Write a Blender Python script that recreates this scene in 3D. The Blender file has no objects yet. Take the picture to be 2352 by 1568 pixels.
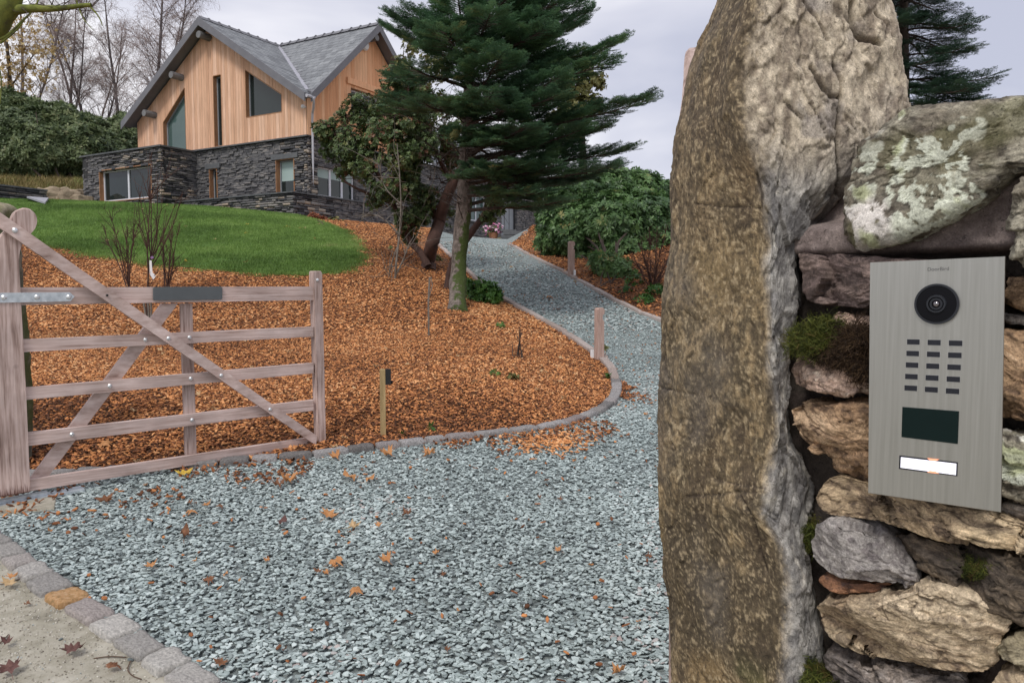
import bpy, math, random
import numpy as np
from mathutils import Vector, Matrix
from mathutils.geometry import delaunay_2d_cdt

# ---------------------------------------------------------------- camera, sky, sun, exposure
SC = bpy.context.scene
COL = SC.collection
EZ = 1.5
F = 1764.0
PITCH = math.atan(117 / F)
cam_d = bpy.data.cameras.new('camera'); cam = bpy.data.objects.new('camera', cam_d); COL.objects.link(cam)
cam.location = (0, 0, EZ); cam.rotation_euler = (math.pi / 2 - PITCH, 0, 0)
cam_d.sensor_width = 36; cam_d.lens = 36 * F / 2352; cam_d.clip_start = 0.05; cam_d.clip_end = 3000
SC.camera = cam
SC.view_settings.view_transform = 'Standard'; SC.view_settings.look = 'None'
SC.view_settings.exposure = 0.42; SC.view_settings.gamma = 1
SC.view_settings.use_curve_mapping = False

SUN_EL, SUN_AZ = math.radians(52), math.radians(205)      # azimuth clockwise from +Y
W = bpy.data.worlds.new('World'); SC.world = W; W.use_nodes = True
wt = W.node_tree; wn = wt.nodes; wl = wt.links
for n in list(wn): wn.remove(n)
wo = wn.new('ShaderNodeOutputWorld'); bg = wn.new('ShaderNodeBackground'); bg.inputs[1].default_value = 0.1
sk = wn.new('ShaderNodeTexSky'); sk.sky_type = 'NISHITA'; sk.sun_disc = False
sk.sun_elevation = SUN_EL; sk.sun_rotation = SUN_AZ
tc = wn.new('ShaderNodeTexCoord'); mp = wn.new('ShaderNodeMapping'); mp.inputs['Scale'].default_value = (1.0, 1.0, 2.2)
mp.inputs['Location'].default_value = (0.35, 0.1, 0.3)
nz = wn.new('ShaderNodeTexNoise'); nz.inputs['Scale'].default_value = 1.7; nz.inputs['Detail'].default_value = 5; nz.inputs['Roughness'].default_value = .5
nz.inputs['Distortion'].default_value = .35
cr = wn.new('ShaderNodeValToRGB')
cr.color_ramp.elements[0].position = .38; cr.color_ramp.elements[0].color = (4.3, 4.45, 5.4, 1)
cr.color_ramp.elements[1].position = .58; cr.color_ramp.elements[1].color = (8.0, 7.9, 8.2, 1)
e = cr.color_ramp.elements.new(.48); e.color = (5.6, 5.65, 6.4, 1)
mx = wn.new('ShaderNodeMix'); mx.data_type = 'RGBA'; mx.inputs[0].default_value = .93
wl.new(tc.outputs['Generated'], mp.inputs[0]); wl.new(mp.outputs[0], nz.inputs['Vector']); wl.new(nz.outputs['Fac'], cr.inputs[0])
wl.new(sk.outputs[0], mx.inputs[6]); wl.new(cr.outputs[0], mx.inputs[7]); wl.new(mx.outputs[2], bg.inputs[0]); wl.new(bg.outputs[0], wo.inputs[0])

sd = bpy.data.lights.new('sun', 'SUN'); sd.energy = 1.5; sd.angle = math.radians(14); sd.color = (1, .96, .9)
sun = bpy.data.objects.new('sun', sd); COL.objects.link(sun)
_d = Vector((math.sin(SUN_AZ) * math.cos(SUN_EL), math.cos(SUN_AZ) * math.cos(SUN_EL), math.sin(SUN_EL)))
sun.rotation_euler = _d.to_track_quat('Z', 'Y').to_euler(); sun.location = (0, -5, 20)

R = random.Random(7)
rng = np.random.default_rng(7)

# ---------------------------------------------------------------- maths
cp, sp = math.cos(PITCH), math.sin(PITCH)
def ray(px, py):
    a, b = (px - 1176) / F, -(py - 784) / F
    return np.array([a, cp + b * sp, b * cp - sp])
def P(px, py, Y):
    r = ray(px, py); t = Y / r[1]
    return np.array([r[0] * t, Y, EZ + r[2] * t])
def proj(p):                                     # world -> reference pixels
    x, y, z = p[..., 0], p[..., 1], p[..., 2] - EZ
    d = y * cp - z * sp; u = y * sp + z * cp
    return 1176 + F * x / d, 784 - F * u / d

def hashf(i, j, k, s):
    h = (i.astype(np.int64) * 374761393 + j.astype(np.int64) * 668265263 + k.astype(np.int64) * 2147483647 + s * 974711) & 0xffffffff
    h = ((h ^ (h >> 13)) * 1274126177) & 0xffffffff
    h = ((h ^ (h >> 16)) * 2246822519) & 0xffffffff
    return ((h ^ (h >> 15)) & 0xffffff) / 0xffffff
def vnoise(p, s=0):
    p = np.asarray(p, float); f0 = np.floor(p); t = p - f0; i = f0.astype(np.int64); t = t * t * t * (t * (t * 6 - 15) + 10)
    r = 0
    for a in (0, 1):
        wa = t[..., 0] if a else 1 - t[..., 0]
        for b in (0, 1):
            wb = t[..., 1] if b else 1 - t[..., 1]
            for c in (0, 1):
                wc = t[..., 2] if c else 1 - t[..., 2]
                r = r + wa * wb * wc * hashf(i[..., 0] + a, i[..., 1] + b, i[..., 2] + c, s)
    return r * 2 - 1
def fbm(p, o=4, s=0, g=.5, ridged=False):
    r = 0; a = 1; n = 0; p = np.asarray(p, float)
    for k in range(o):
        v = vnoise(p, s + k * 17)
        r = r + a * ((1 - 2 * np.abs(v)) if ridged else v); n += a; a *= g; p = p * 2.03 + 11.7
    return r / n
def facet(p, s=0, edge=False):
    """broken-rock relief: every Voronoi cell is its own tilted plane"""
    p = np.asarray(p, float); i0 = np.floor(p).astype(np.int64); d1 = np.full(len(p), 9.); d2 = np.full(len(p), 9.); h = np.zeros(len(p))
    for a in (-1, 0, 1):
        for b in (-1, 0, 1):
            for c in (-1, 0, 1):
                I, J, K = i0[:, 0] + a, i0[:, 1] + b, i0[:, 2] + c; q = np.stack([I + hashf(I, J, K, s), J + hashf(I, J, K, s + 1), K + hashf(I, J, K, s + 2)], 1); v = p - q; d = (v * v).sum(1)
                hh = (hashf(I, J, K, s + 3) - .5) * .7 + v[:, 0] * (hashf(I, J, K, s + 4) - .5) * 1.6 + v[:, 1] * (hashf(I, J, K, s + 5) - .5) * 1.6 + v[:, 2] * (hashf(I, J, K, s + 6) - .5) * 1.6
                m = d < d1; d2 = np.where(m, d1, np.minimum(d2, d)); h = np.where(m, hh, h); d1 = np.where(m, d, d1)
    return (h, np.sqrt(d2) - np.sqrt(d1)) if edge else h
def sstep(a, b, x):
    t = np.clip((x - a) / (b - a), 0, 1); return t * t * (3 - 2 * t)
def pdist(pts, line):                            # distance of Nx2 points to a polyline
    d = np.full(len(pts), 1e9)
    for a, b in zip(line[:-1], line[1:]):
        a = np.asarray(a, float); b = np.asarray(b, float); ab = b - a; q = max(ab @ ab, 1e-12)
        t = np.clip(((pts - a) @ ab) / q, 0, 1)
        d = np.minimum(d, np.hypot(*(pts - a - t[:, None] * ab).T))
    return d
def inside(pts, poly):
    x, y = pts[:, 0], pts[:, 1]; c = np.zeros(len(pts), bool); n = len(poly)
    for i in range(n):
        x0, y0 = poly[i]; x1, y1 = poly[(i + 1) % n]
        if y0 == y1: continue
        m = ((y0 > y) != (y1 > y)) & (x < (x1 - x0) * (y - y0) / (y1 - y0) + x0); c ^= m
    return c
def resample(line, step):
    line = np.asarray(line, float); s = np.r_[0, np.cumsum(np.linalg.norm(np.diff(line, axis=0), axis=1))]
    n = max(2, int(s[-1] / step) + 1); q = np.linspace(0, s[-1], n)
    return np.stack([np.interp(q, s, line[:, k]) for k in range(line.shape[1])], 1)
def smooth_line(line, it=2):
    line = [np.asarray(p, float) for p in line]
    for _ in range(it):
        o = [line[0]]
        for a, b in zip(line[:-1], line[1:]): o += [a * .75 + b * .25, a * .25 + b * .75]
        o.append(line[-1]); line = o
    return np.array(line)

# ---------------------------------------------------------------- objects
ORG = {}
def tag(o, label=None, cat=None, group=None, kind=None):
    if label: o['label'] = label
    if cat: o['category'] = cat
    if group: o['group'] = group
    if kind: o['kind'] = kind
    return o
def thing(name, loc, label=None, cat=None, group=None, kind=None):
    o = bpy.data.objects.new(name, None); COL.objects.link(o); o.location = tuple(map(float, loc)); o.empty_display_size = .1
    ORG[o] = np.array(loc, float); return tag(o, label, cat, group, kind)
def raw_mesh(name, V, Fc, mat=None, smooth=False, attrs=None, mats=None, midx=None):
    me = bpy.data.meshes.new(name)
    if isinstance(Fc, np.ndarray):
        n, k = Fc.shape; me.vertices.add(len(V)); me.vertices.foreach_set('co', np.asarray(V, np.float32).ravel())
        me.loops.add(n * k); me.loops.foreach_set('vertex_index', Fc.astype(np.int32).ravel())
        me.polygons.add(n); me.polygons.foreach_set('loop_start', np.arange(0, n * k, k, dtype=np.int32))
        me.update(calc_edges=True)
    else:
        me.from_pydata([tuple(map(float, v)) for v in V], [], Fc)
    for m in (mats or [mat]):
        if m: me.materials.append(m)
    if midx is not None: me.polygons.foreach_set('material_index', np.asarray(midx, np.int32))
    if smooth: me.polygons.foreach_set('use_smooth', np.ones(len(me.polygons), bool))
    for an, (ty, dat) in (attrs or {}).items():
        at = me.attributes.new(an, ty, 'POINT')
        at.data.foreach_set('color' if ty == 'FLOAT_COLOR' else ('vector' if ty == 'FLOAT_VECTOR' else 'value'), np.asarray(dat).ravel())
    me.update(); return me
def link(name, me, parent=None, loc=None, rot=None, scale=None, **k):
    o = bpy.data.objects.new(name, me); COL.objects.link(o)
    org = ORG[parent] if parent is not None else np.zeros(3)
    if parent is not None: o.parent = parent
    if loc is not None: o.location = tuple(np.asarray(loc, float) - org)
    if rot is not None: o.rotation_euler = rot
    if scale is not None: o.scale = scale
    ORG[o] = np.asarray(loc, float) if loc is not None else org
    return tag(o, **k)

class MB:
    def __init__(s): s.V = []; s.F = []; s.M = []
    def add(s, V, Fc, m=0):
        b = len(s.V); s.V += [tuple(map(float, v)) for v in V]; s.F += [tuple(i + b for i in f) for f in Fc]; s.M += [m] * len(Fc); return s
    def hexa(s, c, m=0):                          # 8 corners: 4 bottom ccw, 4 top ccw
        return s.add(c, [(3, 2, 1, 0), (4, 5, 6, 7), (0, 1, 5, 4), (1, 2, 6, 5), (2, 3, 7, 6), (3, 0, 4, 7)], m)
    def box(s, o, a, b, c, A, B, C, m=0):         # o + a*A + b*B + c*C
        o, a, b, c = (np.asarray(q, float) for q in (o, a, b, c)); f = lambda i, j, k: o + a * A[i] + b * B[j] + c * C[k]
        return s.hexa([f(0, 0, 0), f(1, 0, 0), f(1, 1, 0), f(0, 1, 0), f(0, 0, 1), f(1, 0, 1), f(1, 1, 1), f(0, 1, 1)], m)
    def abox(s, x, y, z, m=0): return s.box((0, 0, 0), (1, 0, 0), (0, 1, 0), (0, 0, 1), x, y, z, m)
    def prism(s, pts, d, m=0, bev=0):             # 3-D polygon extruded along vector d
        pts = [np.asarray(p, float) for p in pts]; d = np.asarray(d, float); n = len(pts)
        if bev:
            c = sum(pts) / n; sc = lambda p: p + (c - p) / max(np.linalg.norm(c - p), 1e-6) * bev; dn = d / np.linalg.norm(d) * bev
            rings = [[sc(p) for p in pts], [p + dn for p in pts], [p + d - dn for p in pts], [sc(p) + d for p in pts]]
        else: rings = [pts, [p + d for p in pts]]
        k = len(rings); V = [p for r in rings for p in r]
        Fc = [tuple(range(n - 1, -1, -1)), tuple(range((k - 1) * n, k * n))]
        for r in range(k - 1):
            Fc += [(r * n + i, r * n + (i + 1) % n, (r + 1) * n + (i + 1) % n, (r + 1) * n + i) for i in range(n)]
        return s.add(V, Fc, m)
    def tube(s, pts, rad, k=6, m=0, cap=True):
        pts = np.asarray(pts, float); n = len(pts); rad = np.broadcast_to(np.asarray(rad, float), (n,))
        t = np.gradient(pts, axis=0); t /= np.linalg.norm(t, axis=1)[:, None] + 1e-12
        ref = np.array([0, 0, 1.]) if abs(t[0][2]) < .9 else np.array([1., 0, 0])
        a = np.cross(t, ref); a /= np.linalg.norm(a, axis=1)[:, None] + 1e-9; b = np.cross(t, a)
        an = np.linspace(0, 2 * np.pi, k, endpoint=False)
        V = (pts[:, None] + rad[:, None, None] * (a[:, None] * np.cos(an)[None, :, None] + b[:, None] * np.sin(an)[None, :, None])).reshape(-1, 3)
        Fc = [(r * k + i, r * k + (i + 1) % k, (r + 1) * k + (i + 1) % k, (r + 1) * k + i) for r in range(n - 1) for i in range(k)]
        if cap: Fc += [tuple(range(k - 1, -1, -1)), tuple(range((n - 1) * k, n * k))]
        return s.add(V, Fc, m)
    def ball(s, c, r, u=10, v=7, m=0, ax=None):
        c = np.asarray(c, float); r = np.broadcast_to(np.asarray(r, float), (3,)); V = [c + r * (0, 0, -1)]
        for j in range(1, v):
            th = -np.pi / 2 + np.pi * j / v
            for i in range(u):
                f = 2 * np.pi * i / u; V.append(c + r * (math.cos(th) * math.cos(f), math.cos(th) * math.sin(f), math.sin(th)))
        V.append(c + r * (0, 0, 1)); Fc = [(0, 1 + (i + 1) % u, 1 + i) for i in range(u)]
        for j in range(v - 2): Fc += [(1 + j * u + i, 1 + j * u + (i + 1) % u, 1 + (j + 1) * u + (i + 1) % u, 1 + (j + 1) * u + i) for i in range(u)]
        L = len(V) - 1; Fc += [(L, 1 + (v - 2) * u + i, 1 + (v - 2) * u + (i + 1) % u) for i in range(u)]
        return s.add(V, Fc, m)
    def build(s, name, mat, parent=None, smooth=False, **k):
        org = ORG[parent] if parent is not None else np.zeros(3)
        V = np.array(s.V) - org
        ms = mat if isinstance(mat, (list, tuple)) else [mat]
        me = raw_mesh(name, V, s.F, smooth=smooth, mats=ms, midx=s.M if len(ms) > 1 else None)
        return link(name, me, parent, **k)

def euler_z(dirs, roll=None):
    """euler angles (XYZ) turning local +Z onto dirs, with a random roll about it"""
    d = np.asarray(dirs, float); d = d / np.linalg.norm(d, axis=1)[:, None]; n = len(d)
    if roll is None: roll = rng.uniform(0, 2 * np.pi, n)
    ref = np.where(np.abs(d[:, 2:3]) < .95, [[0, 0, 1.]], [[1., 0, 0]])
    x = np.cross(ref, d); x /= np.linalg.norm(x, axis=1)[:, None]; y = np.cross(d, x)
    c, s_ = np.cos(roll)[:, None], np.sin(roll)[:, None]; X = x * c + y * s_; Y = -x * s_ + y * c
    return mat_euler(X, Y, d)
def mat_euler(X, Y, Z):                           # columns
    return np.stack([np.arctan2(Y[:, 2], Z[:, 2]), -np.arcsin(np.clip(X[:, 2], -1, 1)), np.arctan2(X[:, 1], X[:, 0])], 1)

_GN = {}
def scatter(name, pts, rot, scl, meshes, parent=None, rnd=None, **k):
    pts = np.asarray(pts, float); n = len(pts); org = ORG[parent] if parent is not None else np.zeros(3)
    scl = np.asarray(scl, float)
    if scl.ndim == 1: scl = np.repeat(scl[:, None], 3, 1)
    if rnd is None: rnd = rng.random(n)
    me = raw_mesh(name, pts - org, [], None, attrs={'rot': ('FLOAT_VECTOR', rot), 'scl': ('FLOAT_VECTOR', scl), 'rnd': ('FLOAT', rnd),
                  'idx': ('INT', rng.integers(0, len(meshes), n))})
    o = link(name, me, parent, **k)
    key = tuple(m.name for m in meshes)
    if key not in _GN:
        ng = bpy.data.node_groups.new('scatter', 'GeometryNodeTree')
        ng.interface.new_socket('Geometry', in_out='INPUT', socket_type='NodeSocketGeometry')
        ng.interface.new_socket('Geometry', in_out='OUTPUT', socket_type='NodeSocketGeometry')
        nn, nl = ng.nodes, ng.links
        gi = nn.new('NodeGroupInput'); go = nn.new('NodeGroupOutput'); jn = nn.new('GeometryNodeJoinGeometry')
        def attr(a, ty):
            q = nn.new('GeometryNodeInputNamedAttribute'); q.data_type = ty; q.inputs[0].default_value = a; return q.outputs[0]
        ra, sa, ia = attr('rot', 'FLOAT_VECTOR'), attr('scl', 'FLOAT_VECTOR'), attr('idx', 'INT')
        er = nn.new('FunctionNodeEulerToRotation'); nl.new(ra, er.inputs[0])
        for i, m in enumerate(meshes):
            src = bpy.data.objects.new(m.name, m)
            oi = nn.new('GeometryNodeObjectInfo'); oi.inputs[0].default_value = src
            cmpn = nn.new('FunctionNodeCompare'); cmpn.data_type = 'INT'; cmpn.operation = 'EQUAL'
            nl.new(ia, cmpn.inputs[2]); cmpn.inputs[3].default_value = i
            ip = nn.new('GeometryNodeInstanceOnPoints'); nl.new(gi.outputs[0], ip.inputs['Points']); nl.new(cmpn.outputs[0], ip.inputs['Selection'])
            nl.new(oi.outputs['Geometry'], ip.inputs['Instance']); nl.new(er.outputs[0], ip.inputs['Rotation']); nl.new(sa, ip.inputs['Scale'])
            nl.new(ip.outputs[0], jn.inputs[0])
        nl.new(jn.outputs[0], go.inputs[0]); _GN[key] = ng
    md = o.modifiers.new('scatter', 'NODES'); md.node_group = _GN[key]
    return o

# ---------------------------------------------------------------- materials
def srgb(c): return tuple(((v / 255) / 12.92 if v / 255 <= .04045 else ((v / 255 + .055) / 1.055) ** 2.4) for v in c) + (1,)
def MAT(name, stops, by='noise', scale=6, rough=.8, bump=0., bscale=None, dist=.01, stretch=(1, 1, 1), jitter=.25, jscale=None,
        metallic=0., spec=.4, trans=0., emit=None, coat=0., extra=None, ior=None):
    m = bpy.data.materials.new(name); m.use_nodes = True; nt = m.node_tree; n = nt.nodes; l = nt.links
    b = n['Principled BSDF']; b.inputs['Roughness'].default_value = rough; b.inputs['Metallic'].default_value = metallic
    b.inputs['Specular IOR Level'].default_value = spec; b.inputs['Coat Weight'].default_value = coat
    if ior: b.inputs['IOR'].default_value = ior
    t = n.new('ShaderNodeTexCoord'); oi = n.new('ShaderNodeObjectInfo')
    sc_ = n.new('ShaderNodeMath'); sc_.operation = 'MULTIPLY'; sc_.inputs[1].default_value = 41.; l.new(oi.outputs['Random'], sc_.inputs[0])
    ad = n.new('ShaderNodeVectorMath'); ad.operation = 'ADD'; l.new(t.outputs['Object'], ad.inputs[0]); l.new(sc_.outputs[0], ad.inputs[1])
    mpp = n.new('ShaderNodeMapping'); mpp.inputs['Scale'].default_value = stretch; l.new(ad.outputs[0], mpp.inputs[0])
    def noise(s, d=8, r=.62, dis=0):
        q = n.new('ShaderNodeTexNoise'); q.inputs['Scale'].default_value = s; q.inputs['Detail'].default_value = d; q.inputs['Roughness'].default_value = r
        q.inputs['Distortion'].default_value = dis; l.new(mpp.outputs[0], q.inputs['Vector']); return q.outputs['Fac']
    N1 = noise(scale)
    if by == 'vcol':
        a = n.new('ShaderNodeAttribute'); a.attribute_name = 'col'; c = a.outputs['Color']
    else:
        r = n.new('ShaderNodeValToRGB'); el = r.color_ramp.elements
        while len(el) > 1: el.remove(el[-1])
        for i, (p, cc) in enumerate(stops):
            if i == 0: el[0].position = p; el[0].color = tuple(cc[:3]) + (1,)
            else: q = el.new(p); q.color = tuple(cc[:3]) + (1,)
        if by == 'noise': l.new(N1, r.inputs[0])
        elif by == 'inst':
            a = n.new('ShaderNodeAttribute'); a.attribute_type = 'INSTANCER'; a.attribute_name = 'rnd'; l.new(a.outputs['Fac'], r.inputs[0])
        elif by == 'obj': l.new(oi.outputs['Random'], r.inputs[0])
        c = r.outputs[0]
    if by != 'noise' and jitter:
        N2 = noise(jscale or scale)
        mr = n.new('ShaderNodeMapRange'); mr.inputs[1].default_value = .3; mr.inputs[2].default_value = .7
        mr.inputs[3].default_value = 1 - jitter; mr.inputs[4].default_value = 1 + jitter; l.new(N2, mr.inputs[0])
        vm = n.new('ShaderNodeVectorMath'); vm.operation = 'SCALE'; l.new(c, vm.inputs[0]); l.new(mr.outputs[0], vm.inputs['Scale']); c = vm.outputs[0]
    if extra: c = extra(n, l, c, b, mpp, noise)
    l.new(c, b.inputs['Base Color'])
    if bump:
        bp = n.new('ShaderNodeBump'); bp.inputs['Strength'].default_value = bump; bp.inputs['Distance'].default_value = dist
        l.new(noise(bscale or scale * 3, 10, .65), bp.inputs['Height']); l.new(bp.outputs[0], b.inputs['Normal'])
    if trans:
        tr = n.new('ShaderNodeBsdfTranslucent'); l.new(c, tr.inputs[0]); ms = n.new('ShaderNodeMixShader'); ms.inputs[0].default_value = trans
        l.new(b.outputs[0], ms.inputs[1]); l.new(tr.outputs[0], ms.inputs[2]); l.new(ms.outputs[0], n['Material Output'].inputs['Surface'])
    if emit: b.inputs['Emission Color'].default_value = emit[0] + (1,); b.inputs['Emission Strength'].default_value = emit[1]
    return m
def leafmat(name, stops, **k): return MAT(name, stops, by='inst', scale=9, rough=k.pop('rough', .5), trans=k.pop('trans', .25), jitter=k.pop('jitter', .3), **k)
# ---------------------------------------------------------------- terrain
_fy = np.array([-60, -4, 0, 3, 5, 7.5, 10, 13, 16, 21, 26, 30, 42, 60, 120, 400, 900.]); _fz = np.array([-1.5, -.35, 0, .3, .46, .58, .76, 1.29, 1.9, 2.68, 3.2, 3.5, 4.15, 4.9, 6, 7, 7.])
_gy = np.linspace(-60, 900, 9601); _gz = np.interp(_gy, _fy, _fz); _k = np.hanning(15); _k /= _k.sum(); _gz = np.convolve(np.pad(_gz, 7, 'edge'), _k, 'valid')
def base_z(x, y):
    x = np.asarray(x, float); y = np.asarray(y, float)
    return np.interp(y, _gy, _gz) + sstep(10, 24, y) * (.09 * np.clip(-x - .5, 0, 10) + .04 * np.clip(-x - 10.5, 0, 14)) + sstep(12, 24, y) * .04 * np.clip(x - 3, 0, 12)
CURB_PX = [(1000, 556), (1030, 585), (1060, 612), (1100, 648), (1150, 685), (1182, 702), (1240, 732), (1300, 768), (1350, 800), (1390, 828), (1407, 855), (1418, 890), (1412, 918),
           (1382, 945), (1330, 966), (1262, 985), (1180, 994), (1080, 1005), (1000, 1014), (900, 1027), (800, 1037), (700, 1052), (560, 1062), (430, 1072), (300, 1082), (100, 1098)]
def Gb(px, py, fn=None):
    fn = fn or base_z; r = ray(px, py); r = r / r[1]
    Y = np.geomspace(1.2, 200, 6000); h = EZ + r[2] * Y - fn(r[0] * Y, Y); i = np.argmax(h < 0)
    if not h[i] < 0: i = len(Y) - 1
    a = h[i - 1] / (h[i - 1] - h[i]) if i else 0; y = Y[i - 1] + a * (Y[i] - Y[i - 1])
    return np.array([r[0] * y, y])
CURB = smooth_line([Gb(*p) for p in CURB_PX] + [np.array([-3.1, 4.45]), np.array([-5, 4.3])], 2)
RCURB = smooth_line([Gb(*p) for p in [(1168, 562), (1200, 580), (1290, 624), (1380, 674), (1510, 738)]] + [np.array(q) for q in [(3.0, 9.6), (3.2, 7.5), (2.6, 4.5), (1.5, 2.7), (.75, 1.75)]], 2)
ISL = np.array(list(CURB) + [(-14, 3.6), (-24, 10), (-30, 40), (-12, 44), (-4, 32), (-2.6, 26.5)])
RBED = np.array(list(RCURB) + [(1.2, 1.0), (2.0, .1), (9, 1), (16, 12), (14, 46), (3.2, 41.5), (1.3, 28)])
def ground_z(x, y):
    x = np.atleast_1d(np.asarray(x, float)); y = np.atleast_1d(np.asarray(y, float)); z = base_z(x, y); p = np.stack([x, y], 1)
    m = inside(p, ISL)
    if m.any(): z[m] += .005 + .185 * sstep(0, 1.6, pdist(p[m], CURB))
    m = inside(p, RBED)
    if m.any(): z[m] += .03 + .45 * sstep(0, 3.5, pdist(p[m], RCURB))
    return z
def gz(x, y): return float(ground_z(x, y)[0])
def G(px, py): return Gb(px, py, ground_z)
def G3(px, py, up=0): q = G(px, py); return np.array([q[0], q[1], gz(*q) + up])

SETT_PX = [(-260, 1085), (-120, 1165), (0, 1255), (70, 1312), (140, 1365), (230, 1420), (330, 1490), (420, 1550), (560, 1650)]
SETT = [Gb(*p) for p in SETT_PX] + [np.array([.15, 1.5]), np.array([.62, 1.12])]
DRIVE = np.array(list(RCURB) + [(.9, 1.3), (.62, 1.12)] + SETT[::-1][1:] + [(-5, 4.3)] + list(CURB[::-1])[1:] + [(-2.6, 26.5), (-3.4, 31), (1.2, 41), (3.2, 41.5), (1.3, 28)])
PAVE = np.array(SETT + [(3, -1), (3, -4), (-12, -4), (-12, 4.4)])
LAWN_PX = [(-260, 470), (-260, 545), (-60, 540), (90, 560), (170, 575), (250, 591), (400, 612), (550, 626), (690, 633), (770, 628), (812, 606), (822, 585), (805, 556), (785, 530)]
LAWN = np.array([G(*p) for p in LAWN_PX] + [(-7.4, 26.3), (-13.2, 29.6), (-13.3, 28.6), (-17.1, 30.8), (-19, 30.2), (-24, 29)])

def sheet(name, poly, mat, dz, bands, kind='structure', **k):
    poly = np.asarray(poly, float); P2 = []
    b = resample(np.vstack([poly, poly[:1]]), .5)[:-1]
    keep = []
    for a, c in zip(poly, np.roll(poly, -1, 0)):
        n = max(1, int(np.linalg.norm(c - a) / (.12 if min(a[1], c[1]) < 9 else .5)))
        keep += [a + (c - a) * i / n for i in range(n)]
    nb = len(keep); P2 = list(keep)
    x0, y0 = poly.min(0); x1, y1 = poly.max(0)
    for (ya, yb, st) in bands:
        ya, yb = max(ya, y0), min(yb, y1)
        if yb <= ya: continue
        X, Y = np.meshgrid(np.arange(x0, x1, st), np.arange(ya, yb, st)); q = np.stack([X.ravel(), Y.ravel()], 1) + rng.uniform(-.25, .25, (X.size, 2)) * st
        m = inside(q, poly); q = q[m]
        if len(q): q = q[pdist(q, np.vstack([poly, poly[:1]])) > st * .35]
        P2 += list(q)
    r = delaunay_2d_cdt([Vector(map(float, p)) for p in P2], [(i, (i + 1) % nb) for i in range(nb)], [tuple(range(nb))], 1, 1e-5)
    v = np.array([tuple(p) for p in r[0]]); z = ground_z(v[:, 0], v[:, 1])
    fc = [f for f in r[2]]
    c0 = (v[1] - v[0])
    me = raw_mesh(name, np.column_stack([v, z + dz]), [tuple(f) for f in fc], mat, smooth=True)
    return link(name, me, None, kind=kind, **k)

def dry(c): return c
m_soil = MAT('soil', [(.3, (.03, .022, .015)), (.7, (.10, .06, .035))], scale=3, rough=.95, bump=.6, bscale=30)
m_gravelbed = MAT('slate_grit', [(.3, (.13, .15, .15)), (.5, (.22, .255, .25)), (.7, (.34, .38, .375))], scale=26, rough=.85, bump=1, bscale=40, dist=.02)
m_mulchbed = MAT('bark_bed', [(.3, (.035, .018, .010)), (.5, (.16, .065, .025)), (.7, (.36, .16, .06))], scale=17, rough=.95, bump=1, bscale=30, dist=.02)
m_grassbed = MAT('turf', [(.35, (.07, .15, .03)), (.65, (.14, .25, .06))], scale=2.2, rough=.9, bump=.8, bscale=60)
m_pave = MAT('sandy_concrete', [(.25, (.16, .145, .11)), (.42, (.33, .305, .24)), (.55, (.42, .39, .32)), (.74, (.56, .53, .45))], scale=9, rough=.9, bump=1, bscale=160, dist=.006)
m_rough = MAT('rough_grass_ground', [(.3, (.06, .06, .02)), (.7, (.20, .16, .07))], scale=1.5, rough=.95)

_b = [(-40, 0, 4), (0, 8, .5), (8, 30, 1.0), (30, 60, 3), (60, 200, 15), (200, 900, 70)]
sheet('ground', [(-40, -40), (40, -40), (140, 60), (700, 880), (-700, 880), (-140, 60)], m_rough, -.10, _b)
_b = [(-5, 9, .11), (9, 16, .3), (16, 50, .7)]
sheet('driveway', DRIVE, m_gravelbed, -.012, _b)
sheet('mulch_bed', ISL, m_mulchbed, -.004, _b)
sheet('shrub_bed', RBED, m_mulchbed, -.004, [(-5, 9, .3), (9, 50, .7)])
sheet('lawn', LAWN, m_grassbed, .012, [(0, 50, .6)])
sheet('pavement', PAVE, m_pave, 0.0, [(-5, 0, .5), (0, 6, .08)])

# ---------------------------------------------------------------- chips and blades
def chip_mesh(name, mat, n, w, l, h, rg):
    a = np.sort(rg.uniform(0, 2 * np.pi, n)) if n > 4 else np.linspace(0, 2 * np.pi, n, endpoint=False) + rg.uniform(-.3, .3, n)
    a = np.linspace(0, 2 * np.pi, n, endpoint=False) + rg.uniform(-.35, .35, n)
    r = rg.uniform(.75, 1.1, n); x = np.cos(a) * r * l / 2; y = np.sin(a) * r * w / 2
    V = [(x[i], y[i], -h / 2) for i in range(n)] + [(x[i] * 1.0, y[i], h * .15) for i in range(n)] + [(x[i] * .78, y[i] * .75, h / 2 + rg.uniform(-.15, .15) * h) for i in range(n)]
    Fc = [tuple(range(2 * n, 3 * n))] + [(k * n + i, k * n + (i + 1) % n, (k + 1) * n + (i + 1) % n, (k + 1) * n + i) for k in (0, 1) for i in range(n)]
    return raw_mesh(name, V, Fc, mat)
def wet(n, l, c, b, mpp, noise): return c
m_chip = MAT('slate_chip', [(0, (.14, .165, .165)), (.2, (.26, .31, .305)), (.5, (.375, .44, .43)), (.8, (.47, .54, .53)), (.94, (.58, .65, .635)), (.955, (.36, .29, .27)), (1, (.42, .36, .34))], by='inst', scale=60, rough=.6, jitter=.18, spec=.35)
m_bark = MAT('bark_chip', [(0, (.07, .032, .018)), (.2, (.20, .078, .035)), (.45, (.40, .160, .062)), (.75, (.64, .285, .105)), (1, (.78, .46, .23))], by='inst', scale=40, rough=.85, jitter=.25, spec=.25)
chips = [chip_mesh('slate_piece', m_chip, n, w, l, h, rng) for n, w, l, h in [(6, .023, .034, .0040), (5, .019, .038, .0050), (7, .026, .030, .0045), (6, .016, .034, .0040), (5, .028, .036, .0038), (4, .020, .032, .0045)]]
barks = [chip_mesh('bark_piece', m_bark, n, w, l, h, rng) for n, w, l, h in [(5, .016, .042, .006), (6, .02, .036, .007), (5, .012, .05, .006), (6, .024, .03, .008)]]
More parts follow.
